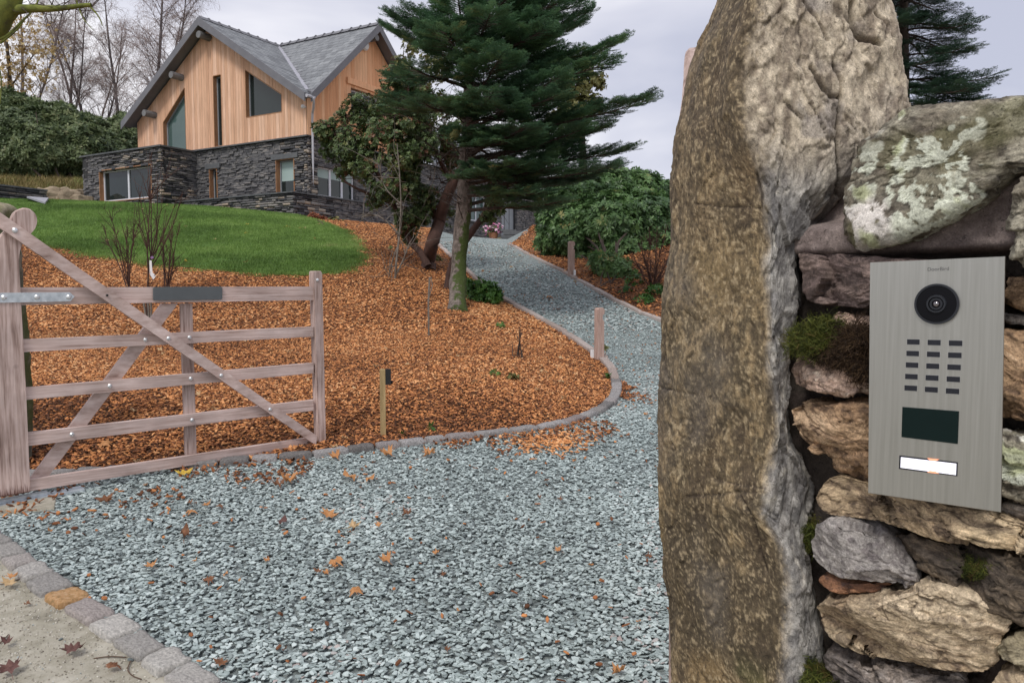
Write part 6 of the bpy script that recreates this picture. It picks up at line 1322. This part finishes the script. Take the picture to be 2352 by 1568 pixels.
tg = MB(); a = P(344, 600, sb[1] - .04); tg.prism([P(343, 598, a[1]), P(348, 598, a[1]), P(350, 625, a[1]), P(358, 634, a[1]), P(352, 642, a[1]), P(344, 630, a[1])], (0, .004, 0)); tg.build('tag', m_white, sap)
tg = MB(); tg.tube([P(348, 590, sb[1] - .03), P(351, 594, sb[1] - .03)], .022, 6); m_mauve = MAT('mauve_tie', [(0, (.28, .16, .34)), (1, (.28, .16, .34))], rough=.7); tg.build('tie', m_mauve, sap)
ctg = MB()
for i in range(3): q = limb(P(338 + i * 5, 742, sb[1]), [R.uniform(-.2, .2), 0, 1], .42, 5, rg, .05); ctg.tube(q, .016, 5, cap=False)
ctg.build('tree_tie_stakes', m_palebark, sap)
for (x, yb, es, lab, sd2) in [(298, 668, [(250, 480), (275, 500), (262, 530), (310, 470), (325, 500), (292, 520), (240, 520)], 'bare twiggy sapling left of the tagged one behind the gate', 43), (381, 668, [(372, 560), (398, 500), (390, 540), (412, 520), (380, 480), (402, 590)], 'short bare sapling right of the tagged one behind the gate', 44)]:
    b = G3(x, yb); twiggy('bare_sapling', lab, 'sapling', b, [P(u, v, b[1] + R.uniform(-.2, .2)) for u, v in es], m_redbark, sd2, sub=9, r=.012, tw=.5, spread=.38)
b = G3(985, 772); t = thing('cane', b, 'thin pale cane standing in the mulch below the fir', 'stake'); mb = MB(); mb.tube([b, P(984, 690, b[1]), P(987, 636, b[1])], .013, 6); mb.tube([P(984, 690, b[1]), P(993, 655, b[1]), P(990, 636, b[1])], .006, 5); mb.build('stem', m_palebark, t)
b = G3(1192, 822); twiggy('young_shrub', 'young leafless shrub standing alone in the orange mulch', 'sapling', b, [P(x, y, b[1]) for x, y in [(1195, 742), (1186, 770), (1200, 760), (1178, 785), (1210, 790), (1192, 750)]], m_barkdark, 46, sub=4, r=.008, tw=.4)
for i, (x, y, m_, r, lab) in enumerate([(1150, 748, br_, 8, 'small green seedling upslope of the young shrub'), (1135, 860, br_, 7, 'tiny green seedling in the middle of the mulch'), (1175, 868, ol, 9, 'yellowish low plant below the young shrub'), (1385, 800, ol, 9, 'small mossy tuft at the foot of the lower bollard'), (1400, 868, br_, 6, 'green weed beside the kerb bend'), (985, 985, br_, 6, 'green weed right of the black box post'), (925, 1003, br_, 5, 'tiny weed at the edge of the kerb stones')]):
    b = G3(x, y + 4); shrub('seedling', lab, 'plant', b, [L_(x, y, b[1], r), L_(x + r, y + 2, b[1], r * .6)], 500, m_, .45, m_barkdark, 50 + i, stems=0)
shrub('dogwood', 'rust leaved shrub against the terrace wall corner', 'shrub', G3(735, 524), [L_(722, 508, 24.6, 18), L_(742, 512, 24.6, 14)], 200, [leaf_cluster('rust_sprig', leafmat('rust_leaf', [(0, (.14, .04, .02)), (.6, (.30, .10, .05)), (1, (.42, .2, .1))]), 7, .1, .04, rng)], .9, m_redbark, 61, stems=4)
shrub('terrace_shrub', 'yellow green shrub next to the rust one at the terrace wall', 'shrub', G3(775, 526), [L_(768, 514, 24.8, 16), L_(785, 518, 24.8, 12)], 200, ol, .8, m_redbark, 62, rshift=-.1, stems=4)

# --- far left hedge, rough bank, low wall, rocks
hb = np.array([-19., 34., gz(-19, 34)])
hl = [(0, 330, 36, 84), (-60, 330, 36, 90), (60, 325, 36, 74), (110, 315, 37, 66), (60, 285, 38, 58), (160, 315, 37, 62), (210, 325, 38, 52), (250, 350, 38, 46), (100, 350, 35, 62), (180, 350, 36, 60), (20, 370, 35, 60), (240, 370, 37, 45), (290, 320, 39, 40), (300, 355, 39, 42), (140, 275, 38, 36), (10, 270, 38, 56), (-100, 290, 38, 90)]
shrub('laurel_hedge', 'broad dark evergreen hedge behind the lawn left of the house', 'hedge', hb, [L_(x, y, Y, r, 1.1) for x, y, Y, r in hl], 210, hd, 1.25, m_barkdark, 71, shell=.6, stems=8, sr=.06)
shrub('hedge_shrub', 'dark green shrub rising between the hedge and the roof edge', 'shrub', np.array([-17.5, 41., gz(-17.5, 41)]), [L_(x, y, 41, r) for x, y, r in [(290, 290, 26), (270, 320, 30), (310, 300, 24), (315, 340, 30), (255, 300, 22), (240, 320, 30)]], 130, hd, 1.5, m_barkdark, 72, shell=.5, stems=6, sr=.05)
bank = np.array([(-34, 29), (-19.0, 30.6), (-17.2, 31.3), (-15, 36), (-18, 44), (-34, 44)]); dts = [tuft('dry_tuft', m_dryblade, 16, .30, .14, .018, rng, .5) for _ in range(3)]
q = fill(bank, 26, 26, 44, margin=4); q = q[q[:, 0] > -32]; n = len(q)
bz = lambda p: ground_z(p[:, 0], p[:, 1]) + .9 * sstep(30, 33, p[:, 1] + .1 * (p[:, 0] + 17))
scatter('rough_grass', np.column_stack([q, bz(q)]), np.column_stack([np.zeros((n, 2)), rng.uniform(0, 6.28, n)]), rng.uniform(.8, 1.5, n), dts, kind='stuff', label='tawny rough grass on the bank below the hedge', cat='grass')
X, Y_ = np.meshgrid(np.linspace(-34, -15.5, 40), np.linspace(28.5, 44, 34)); pb = np.stack([X.ravel(), Y_.ravel()], 1); Vb = np.column_stack([pb, bz(pb) - .10 + .05 * (pb[:, 0] * 0)]); ix = np.arange(X.size).reshape(34, 40)
link('grass_bank', raw_mesh('grass_bank', Vb, np.stack([ix[:-1, :-1], ix[:-1, 1:], ix[1:, 1:], ix[1:, :-1]], -1).reshape(-1, 4), m_rough, smooth=True), None, kind='structure')
lw0, lw1 = G(-160, 462), G(82, 462); lw1 = lw1 + (0, .6); lw0 = lw0 + (0, .6); dl = unit(lw1 - lw0); nl_ = np.array([dl[1], -dl[0]])
lw = thing('low_garden_wall', v3(lw1, gz(*lw1)), 'low dark slate garden wall at the far left edge of the lawn', 'wall'); Lw = np.linalg.norm(lw1 - lw0); zt2 = P(40, 436, lw1[1])[2]
backing(lw, lw0, dl, nl_, 0, Lw, lambda t: zt2 - 1.1, lambda t: zt2 - .02, [], m_core, -.4, -.1, 'wall_core'); masonry(lw, lw0, dl, nl_, 0, Lw, zt2 - .9, zt2 - .05, [], 150); copings(lw, lw0, dl, nl_, Lw, zt2 - .05)
m_tanrock = MAT('tan_boulder', [(.3, (.16, .12, .08)), (.6, (.34, .27, .19)), (.8, (.45, .38, .29))], scale=2.5, rough=.9, bump=.8, bscale=9, dist=.05)
mrk = [rough_block('boulder', m_tanrock, rng, 4, .22, .5) for _ in range(3)]
for i, (x, y, w, h, lab) in enumerate([(118, 452, 50, 26, 'tan boulder nearest the low slate wall at the lawn edge'), (155, 458, 44, 24, 'tan boulder in the middle of the row beside the lawn'), (188, 464, 38, 20, 'tan boulder closest to the stone extension'), (140, 444, 40, 20, 'upper tan boulder under the rough grass'), (175, 449, 34, 18, 'small tan boulder above the row near the extension')]):
    p = P(x, y, 30.2 if i < 3 else 31); link('boulder', mrk[i % 3], None, loc=p, rot=(R.uniform(-.2, .2), R.uniform(-.2, .2), R.uniform(0, 3)), scale=(w / F * 30 * 1.1, w / F * 30, h / F * 30 * 1.4), label=lab, cat='boulder', group='boulders beside the lawn')
mb = MB(); q = [G3(62, 466, .14), G3(104, 474, .06), G3(112, 466, .10), G3(80, 458, .26)]; mb.prism(q, (0, 0, .05)); mb.build('slate_slab', m_lead, None, label='pale slate slab lying at the top of the lawn', cat='slab')

# --- bare birches behind the house and hedge
def birch(px, Y, top, spread, seed, label, lean=0., fork=0, dens=1., low=.25):
    rg = np.random.default_rng(seed); b = P(px, 400, Y); b[2] = gz(b[0], b[1]); e = P(px + lean, top, Y); Hh = e[2] - b[2]; t = thing('birch_tree', b, label, 'tree', None); tk = MB(); tw = MB()
    stems = [limb(b, unit(e - b), Hh * 1.0, 16, rg, .035)]
    for f in range(fork): stems.append(limb(stems[0][3 + f], unit(e - b) + np.array([(-1) ** f * .35, .1, 0]), Hh * .75, 13, rg, .05, .04))
    for k, s in enumerate(stems):
        r0 = .15 if k == 0 else .09; tk.tube(s, np.linspace(r0, .02, len(s)), 7, cap=False); n = len(s)
        for i in range(int(34 * dens)):
            u = low + (1 - low) * rg.random(); f = u * (n - 1); j = min(int(f), n - 2); p = s[j] + (s[j + 1] - s[j]) * (f - j); a = rg.uniform(0, 2 * np.pi); L = spread * (1 - u) ** .6 * rg.uniform(.6, 1.1) + .5
            q = limb(p, [math.cos(a) * .75, math.sin(a) * .75, rg.uniform(.8, 1.5)], L, 8, rg, .10, .0, .16); tk.tube(q, np.linspace(.035 * (1 - u * .6), .008, 9), 4, cap=False)
            for jj in range(int(10 * dens)):
                m = rg.integers(2, 9); p2 = q[m]; q2 = limb(p2, unit(q[m] - q[m - 1]) + rg.normal(0, .55, 3), rg.uniform(.5, 1.3), 5, rg, .14, .02, .3); tw.tube(q2, np.linspace(.009, .0035, 6), 3, cap=False)
                for _ in range(7): q3 = limb(q2[rg.integers(1, 6)], rg.normal(0, .6, 3) + [0, 0, -.15], rg.uniform(.3, .8), 3, rg, .15, 0, .55); tw.tube(q3, [.0045, .004, .0035, .003], 3, cap=False)
    tk.build('trunk', m_birchbark, t, smooth=True); tw.build('twigs', m_twig, t, kind='stuff'); return t
birch(358, 44, -150, 3.2, 3, 'tallest bare birch just left of the roof apex', -12, 1, 1.15, .2)
birch(300, 46, -40, 3.0, 4, 'bare birch leaning left beyond the left roof slope', -60, 1, .8)
birch(235, 48, 20, 3.0, 5, 'slim leaning birch in the middle of the gap over the hedge', -75, 1, .8)
birch(130, 47, -60, 3.2, 6, 'bare birch rising over the middle of the hedge', -30, 1, .9)
birch(190, 52, -10, 3.0, 7, 'faint birch furthest back over the hedge', -20, 1, .7)
birch(40, 46, -120, 3.2, 9, 'bare birch at the far left behind the golden leaves', 10, 1, .8)
simple_tree('golden_tree', 'thin tree with golden brown leaves at the far left edge', np.array([-24., 40, 5.]), [([(20, 420), (15, 300), (25, 180), (10, 60)], .16, .05), ([(25, 200), (60, 150), (90, 110)], .05, .02)], m_barkdark, [(20, 90, 70), (55, 130, 60), (0, 170, 60), (60, 60, 55), (25, 190, 50), (100, 110, 55), (-30, 100, 70), (80, 180, 50)], go, 7, 1.1, 81, 40)
# mossy limb reaching in from a near tree off the left edge
mb = MB(); Yl = 8.0; tl = thing('mossy_tree', np.array([-7.6, 8.2, gz(-7.6, 8.2)]), 'moss covered limb of a tree reaching in at the top left corner', 'tree')
tb = tl.location; mb = MB()
for pts, r0, r1_ in [([(-500, 700), (-420, 400), (-260, 180), (-60, 105), (-10, 60), (20, 10), (40, -60)], .32, .10), ([(12, 32), (40, 24), (80, 20), (120, 18), (160, 18), (210, 14)], .05, .018), ([(-40, 95), (10, 90), (40, 60), (80, 20), (95, -20)], .018, .006), ([(175, 0), (185, 30), (195, 50), (215, 70)], .008, .003), ([(205, 14), (228, 38), (235, 60)], .010, .004), ([(0, 100), (40, 70), (60, 40)], .012, .005), ([(-20, 110), (5, 170), (0, 240)], .012, .004)]:
    p = resample(smooth_line([P(x, y, Yl) for x, y in pts], 2), .05); p[:, :] += .02 * np.stack([fbm(p * 3, 2, 1), fbm(p * 3, 2, 2), fbm(p * 3, 2, 3)], 1) * (r0 > .015); mb.tube(p, np.linspace(r0, r1_, len(p)) * (1 + .15 * fbm(p * 9, 2, 5)), 9, cap=False)
mb.build('limb', m_mossbark, tl, smooth=True); mb = MB(); rg = np.random.default_rng(6)
for i in range(26):
    s = P(rg.uniform(-20, 215), rg.uniform(10, 24), Yl); q = limb(s, [rg.normal(.3, .7), rg.normal(0, .3), rg.normal(.0, .8)], rg.uniform(.15, .5), 5, rg, .22); mb.tube(q, np.linspace(.006, .002, 6), 3, cap=False)
mb.build('twigs', m_barkdark, tl, kind='stuff')
# small ginkgo-like sprig behind the wall corner is hidden; nothing more here
# ---------------------------------------------------------------- bollards, posts, pot, bench
m_larchpost = MAT('larch_bollard', [(.3, (.30, .19, .15)), (.6, (.46, .33, .28)), (.8, (.56, .43, .38))], scale=3, rough=.75, stretch=(14, 14, 1.5), bump=.2, bscale=8)
m_greenpost = MAT('tanalised_post', [(.3, (.26, .18, .08)), (.6, (.40, .29, .14)), (.8, (.48, .36, .19))], scale=3, rough=.8, stretch=(14, 14, 1.5), bump=.2)
m_lampg = MAT('frosted_lamp', [(0, (.75, .76, .78)), (1, (.75, .76, .78))], rough=.3)
def bollard(px, pyb, pyt, side, label, wpx):
    b = G3(px, pyb); h = (pyb - pyt) / F * b[1]; t = thing('bollard_light', b, label, 'bollard', 'timber bollard lights along the drive'); w = wpx / F * b[1] / 2; o = b
    a = math.radians(25 * side); ux_ = np.array([math.cos(a), math.sin(a), 0]); uy_ = np.array([-math.sin(a), math.cos(a), 0]); mb = MB(); s = side
    prof = [(-w, -.05), (w, -.05), (w, h * .74), (w * .45, h * .78), (w * .45, h * .86), (w, h * .89), (w, h * .965), (w * .6, h), (-w * .6, h), (-w, h * .965)]
    mb.prism([o + ux_ * x * s + UZ * z - uy_ * w for x, z in prof], uy_ * 2 * w, bev=.004); mb.build('post', m_larchpost, t)
    mb = MB(); mb.box(o, ux_ * s, uy_, UZ, (w * .46, w * .8), (-w * .7, w * .7), (h * .79, h * .81)); mb.build('lamp', m_lampg, t); return t
b1 = bollard(1376, 826, 706, 1, 'pinkish timber bollard light on the kerb at the bend of the drive', 17)
b2 = bollard(1312, 633, 556, 1, 'timber bollard light further up beside the rhododendron', 12)
for (x, y, w, h, lab) in [(1361, 823, 10, 20, 'small white box at the foot of the lower bollard'), (1320, 634, 5, 14, 'small white box at the foot of the upper bollard')]:
    p = G3(x, y); k = p[1] / F; mb = MB(); mb.abox((p[0] - w * k / 2, p[0] + w * k / 2), (p[1] - w * k * .3, p[1] + w * k * .3), (p[2] - .02, p[2] + h * k)); ob = mb.build('junction_box', m_white, None, label=lab, cat='box', group='white boxes by the bollards')
p = G3(880, 1000); k = p[1] / F; t = thing('charger_post', p, 'short yellowish timber post carrying a black box in the mulch', 'post'); mb = MB(); w = 6 * k; ux_ = unit([1, .25, 0]); uy_ = np.array([-ux_[1], ux_[0], 0])
H_ = (1003 - 848) * k; mb.prism([p - ux_ * w - uy_ * w - UZ * .05, p + ux_ * w - uy_ * w - UZ * .05, p + ux_ * w + uy_ * w - UZ * .05, p - ux_ * w + uy_ * w - UZ * .05], (0, 0, H_ + .05), bev=.004); mb.build('post', m_greenpost, t)
mb = MB(); mb.box(p + UZ * (H_ - 36 * k), ux_, uy_, UZ, (w + .001, w + 13 * k), (-w * .9, w * .9), (0, 36 * k)); bx = mb.build('black_box', m_hole, t)
mb = MB(); mb.tube([p + UZ * (H_ - 31 * k) + ux_ * (w + 13 * k), p + UZ * (H_ - 31 * k) + ux_ * (w + 17 * k)], 4.5 * k, 10); mb.build('socket', m_black, bx)
# flower pot and stone bench by the door
Yd = 31.0; fp = P(1133, 556, Yd); fp[2] = gz(fp[0], fp[1]) - .02; t = thing('flower_pot', fp, 'terracotta pot of pink flowers by the front door', 'flower pot')
m_terra = MAT('terracotta', [(.3, (.30, .13, .07)), (.7, (.42, .2, .11))], scale=6, rough=.8)
mb = MB(); mb.tube([fp, fp + UZ * .22, fp + UZ * .25], [.15, .21, .225], 14); mb.build('pot', m_terra, t)
fl = leaf_cluster('petal', leafmat('pink_petal', [(0, (.6, .12, .3)), (.6, (.75, .35, .55)), (1, (.85, .7, .75))]), 5, .06, .05, rng, .3)
for nm, ms, n_, s_ in [('leaves', br_, 60, .9), ('petals', [fl], 70, 1.1)]:
    pts = fp + np.array([0, 0, .36]) + rng.normal(0, 1, (n_, 3)) * [.17, .12, .12]; scatter(nm, pts, euler_z(rng.normal(0, .5, (n_, 3)) + [0, -.4, 1]), np.full(n_, s_), ms, t, kind='stuff')
Ys = 30.5; sp_ = P(1178, 552, Ys); g0 = gz(sp_[0], sp_[1]); m_bench = MAT('slate_bench', [(.3, (.07, .075, .08)), (.7, (.15, .155, .16))], scale=4, rough=.7, bump=.3)
t = thing('stone_steps', (sp_[0], sp_[1], g0), 'stacked dark slate steps in front of the house door', 'steps')
for i, (x0, x1, y0, y1, dy) in enumerate([(1150, 1206, 549, 556, -.5), (1152, 1203, 540, 548, -.2), (1156, 1200, 531, 539, .2)]):
    a, b = P(x0, y0, Ys + dy), P(x1, y1, Ys + dy); mb = MB(); mb.abox((a[0], b[0]), (Ys + dy, Ys + dy + .7), (b[2], a[2])); mb.build('step', m_bench, t)
a, b = P(1150, 527, Ys + .2), P(1186, 531, Ys + .2); mb = MB(); mb.abox((a[0], b[0]), (Ys + .2, Ys + .8), (b[2], a[2])); mb.build('step', m_bench, t)
mb = MB(); mb.abox((P(1150, 545, Ys)[0], P(1204, 545, Ys)[0]), (Ys + .12, Ys + .9), (g0 - .1, P(1150, 541, Ys)[2])); mb.build('base', m_bench, t)

# ---------------------------------------------------------------- fallen leaves
def leaf_mesh(name, mat, curl, rg, kind=0):
    """maple leaf: outline with lobes, fan-triangulated in rings, curled"""
    if kind == 0: out = [(0, -.48), (.12, -.30), (.46, -.36), (.34, -.14), (.58, .06), (.32, .08), (.40, .34), (.18, .24), (0, .58), (-.18, .24), (-.40, .34), (-.32, .08), (-.58, .06), (-.34, -.14), (-.46, -.36), (-.12, -.30)]
    else: out = [(0, -.5), (.16, -.34), (.24, -.05), (.2, .22), (0, .55), (-.2, .22), (-.24, -.05), (-.16, -.34)]
    out = np.array(out) * rg.uniform(.72, 1.12, (len(out), 1)) * [1, rg.uniform(.7, 1.1)]; n = len(out); V = [(0, 0, 0)]; rings = [.4, .75, 1]
    for r in rings:
        for x, y in out:
            a = math.atan2(y, x); z = curl * ((x * r) ** 2 * 1.3 + .5 * (y * r) ** 2) + .10 * curl * math.sin(a * 5) * r + rg.normal(0, .035); V.append((x * r * (1 - .15 * abs(curl)), y * r, z))
    Fc = [(0, 1 + i, 1 + (i + 1) % n) for i in range(n)]
    for k in range(2): Fc += [(1 + k * n + i, 1 + (k + 1) * n + i, 1 + (k + 1) * n + (i + 1) % n, 1 + k * n + (i + 1) % n) for i in range(n)]
    b = len(V); V += [(-.012, -.46, .0), (.012, -.46, .0), (.03, -.85, .06), (.01, -.85, .06)]; Fc.append((b, b + 1, b + 2, b + 3))
    return raw_mesh(name, V, Fc, mat, smooth=True)
def lm(name, a, b): return MAT(name, [(.3, a), (.7, b)], scale=3, rough=.65, trans=.2, bump=.3, bscale=6, jitter=0)
LM = {'orange': lm('orange_leaf', (.46, .20, .07), (.64, .33, .14)), 'brown': lm('brown_leaf', (.15, .06, .03), (.30, .14, .07)), 'yellow': lm('yellow_leaf', (.60, .38, .05), (.78, .56, .10)), 'purple': lm('purple_leaf', (.10, .045, .04), (.20, .10, .085)), 'pale': lm('pale_leaf', (.5, .33, .16), (.66, .48, .28))}
LV = {c: [leaf_mesh('maple_leaf', LM[c], cu_, rng, kd) for cu_, kd in [(.5, 0), (.95, 0), (-.6, 0), (1.1, 1)]] for c in LM}
SPEC = [(421, 1097, 44, 'yellow', 'single yellow maple leaf on the gravel under the gate'), (243, 1157, 50, 'brown', 'curled brown leaf on the gravel near the hanging stile'), (475, 1168, 26, 'orange', 'orange leaf left of a dark one in front of the gate'), (506, 1170, 24, 'brown', 'dark brown leaf just right of an orange one in front of the gate'),
        (440, 1183, 32, 'orange', 'flat orange leaf just below the pair in front of the gate'), (662, 1112, 46, 'orange', 'orange leaf in the cluster right of the yellow leaf'), (640, 1122, 40, 'brown', 'brown leaf in the cluster right of the yellow leaf'), (802, 1105, 50, 'orange', 'long curled orange leaf below the kerb'), (852, 1108, 34, 'orange', 'smaller orange leaf beside the long curled one below the kerb'),
        (890, 1050, 40, 'orange', 'orange leaf lying against the kerb stones'), (985, 1050, 36, 'orange', 'upright orange leaf by the kerb right of the black box post'), (770, 1056, 34, 'orange', 'orange leaf by the kerb near the closing stile'), (346, 1310, 36, 'orange', 'lone orange leaf on the gravel nearest the setts'), (424, 1238, 56, 'brown', 'long brown leaf in the middle left of the gravel'),
        (648, 1209, 62, 'purple', 'long reddish brown leaf in the middle of the gravel'), (757, 1193, 48, 'orange', 'wide orange leaf above the round one in mid gravel'), (813, 1219, 40, 'pale', 'round pale orange leaf in mid gravel'), (870, 1215, 26, 'orange', 'small orange leaf right of the round pale one'), (935, 1189, 36, 'brown', 'brown leaf at the right of the mid gravel leaves'),
        (770, 1298, 48, 'orange', 'flat orange leaf low in the gravel, left of a star shaped one'), (887, 1296, 38, 'orange', 'star shaped orange leaf low in the gravel'), (817, 1366, 42, 'orange', 'rounded orange leaf lowest in the open gravel'), (480, 1341, 36, 'brown', 'brown curled leaf right of the lone orange leaf'), (730, 1322, 26, 'brown', 'small brown leaf under the flat orange leaf'),
        (1282, 1272, 26, 'orange', 'small orange leaf on the gravel towards the tall stone'), (1420, 1556, 42, 'orange', 'orange leaf at the foot of the tall stone'), (507, 1536, 42, 'brown', 'brown leaf on the gravel at the bottom edge near the setts'), (22, 1352, 44, 'pale', 'yellowish leaf on the pavement at the left edge'), (30, 1335, 34, 'orange', 'orange leaf on the pavement just behind the yellowish one'),
        (16, 1486, 46, 'purple', 'flat purple leaf on the pavement at the left edge'), (170, 1506, 84, 'purple', 'large purple brown maple leaf on the pavement'), (25, 1548, 90, 'purple', 'big purple maple leaf in the bottom left corner'), (262, 1540, 44, 'brown', 'brown leaf on the pavement close to the setts'), (240, 1026, 36, 'orange', 'orange leaf in the mulch seen through the gate'), (1262, 684, 18, 'orange', 'orange leaf on the upper driveway')]
for i, (x, y, w, c, lab) in enumerate(SPEC):
    p = G3(x, y); dpt = p[1]; s = w / F * dpt * (.92 if c != 'purple' else .66); me = LV[c][R.choice([0, 1, 2]) if w < 60 else 0]
    if 'long' in lab: me = LV[c][3]; s *= 1.2
    link('fallen_leaf', me, None, loc=p + [0, 0, .018 + .1 * s], rot=(R.uniform(.0, .35), R.uniform(-.3, .3), R.uniform(-1, 1)), scale=(s, s, s * 1.1), label=lab, cat='leaf', group='fallen maple leaves')
ORD = ['', 'second ', 'third ', 'fourth ', 'fifth ', 'sixth ', 'seventh ', 'eighth ', 'ninth ', 'tenth ', 'eleventh ', 'twelfth ']
def small_leaves(n, poly, ya, yb, cols, s0, s1, where, group, marks, lift=.02):
    q = fill(poly, 9, ya, yb); rng.shuffle(q); q = q[:n * 4]; X, Y = proj(np.column_stack([q, ground_z(q[:, 0], q[:, 1])])); m = (X > 60) & (X < 1480) & (Y < 1100); q, X, Y = q[m][:n], X[m][:n], Y[m][:n]; by = {}
    for (x, y), a, b in zip(q, X, Y):
        c = R.choice(cols); s = R.uniform(s0, s1); o = link('fallen_leaf', R.choice(LV[c]), None, loc=(x, y, gz(x, y) + lift), rot=(R.uniform(-.4, .4), R.uniform(-.4, .4), R.uniform(0, 6.28)), scale=(s, s, s), cat='leaf', group=group)
        k = min(marks, key=lambda q_: math.hypot(q_[0] - a, q_[1] - b)); by.setdefault(k[2] + '|' + c, []).append((math.hypot(k[0] - a, k[1] - b), c, k[2], o))
    for v in by.values():
        v.sort(key=lambda t: t[0])
        for i, (_, c, k, o) in enumerate(v): o['label'] = '%s leaf %s, %snearest to the %s' % (c, where, ORD[i], k)
small_leaves(26, LAWN, 13, 26, ['pale', 'yellow', 'orange', 'pale'], .09, .14, 'on the lawn', 'leaves scattered on the lawn', [(56, 507, 'round gate head'), (345, 560, 'tagged sapling'), (240, 560, 'left sapling'), (290, 475, 'sliding window'), (560, 490, 'terrace wall middle'), (700, 520, 'terrace wall corner'), (815, 590, 'right tip of the lawn'), (620, 625, 'lower lawn edge'), (450, 600, 'mulch right of the saplings')], .05)
small_leaves(18, DRIVE, 7.5, 22, ['orange', 'pale', 'brown'], .06, .10, 'on the driveway', 'leaves on the rising driveway', [(1376, 800, 'lower bollard'), (1312, 633, 'upper bollard'), (1110, 670, 'green clump by the fir'), (1165, 565, 'top of the drive'), (1418, 890, 'kerb bend'), (1510, 738, 'right kerb by the tall stone')])
for nm, poly, dn, ya, yb, cs, s0, s1, lf in [('leaf_litter', DRIVE, 5, 1.6, 6.5, ['brown', 'orange'], .022, .045, .015), ('leaf_litter', ISL, 5, 4.4, 9, ['brown', 'pale'], .04, .08, .03), ('leaf_litter', PAVE, 4, 1.5, 3.6, ['brown', 'pale'], .02, .045, .012)]:
    q = fill(poly, dn, ya, yb); n = len(q); lb_ = {5: 'scraps of brown leaf caught among the slate chips' if poly is DRIVE else 'brown dead leaves among the bark mulch', 4: 'scraps of leaf on the sandy pavement'}[dn]
    scatter(nm, np.column_stack([q, ground_z(q[:, 0], q[:, 1]) + lf]), np.column_stack([rng.normal(0, .3, (n, 2)), rng.uniform(0, 6.28, n)]), rng.uniform(s0, s1, n), [LV[c][k] for c in cs for k in (1, 3)], kind='stuff', label=lb_, cat='leaf litter')
m_stick = MAT('stick', [(.3, (.07, .045, .03)), (.7, (.15, .10, .07))], rough=.9)
for i, (pts, lab) in enumerate([([(0, 1345), (20, 1340), (55, 1330)], 'thin stick on the pavement beside the yellowish leaf'), ([(0, 1480), (12, 1468), (20, 1460)], 'short stick on the pavement at the left edge'), ([(215, 1515), (250, 1510), (290, 1512)], 'pale leaf stalk on the pavement right of the large purple leaf'), ([(300, 1520), (292, 1540), (302, 1555), (325, 1563)], 'curved stalk on the pavement against the setts')]):
    mb = MB(); mb.tube(smooth_line([G3(x, y, .006) for x, y in pts], 1), .0022, 5); mb.build('stick', m_stick, None, label=lab, cat='stick')
print('OBJECTS', len(bpy.data.objects), 'TRIS', sum(len(o.data.loops) - 2 * len(o.data.polygons) for o in SC.objects if o.type == 'MESH' ))
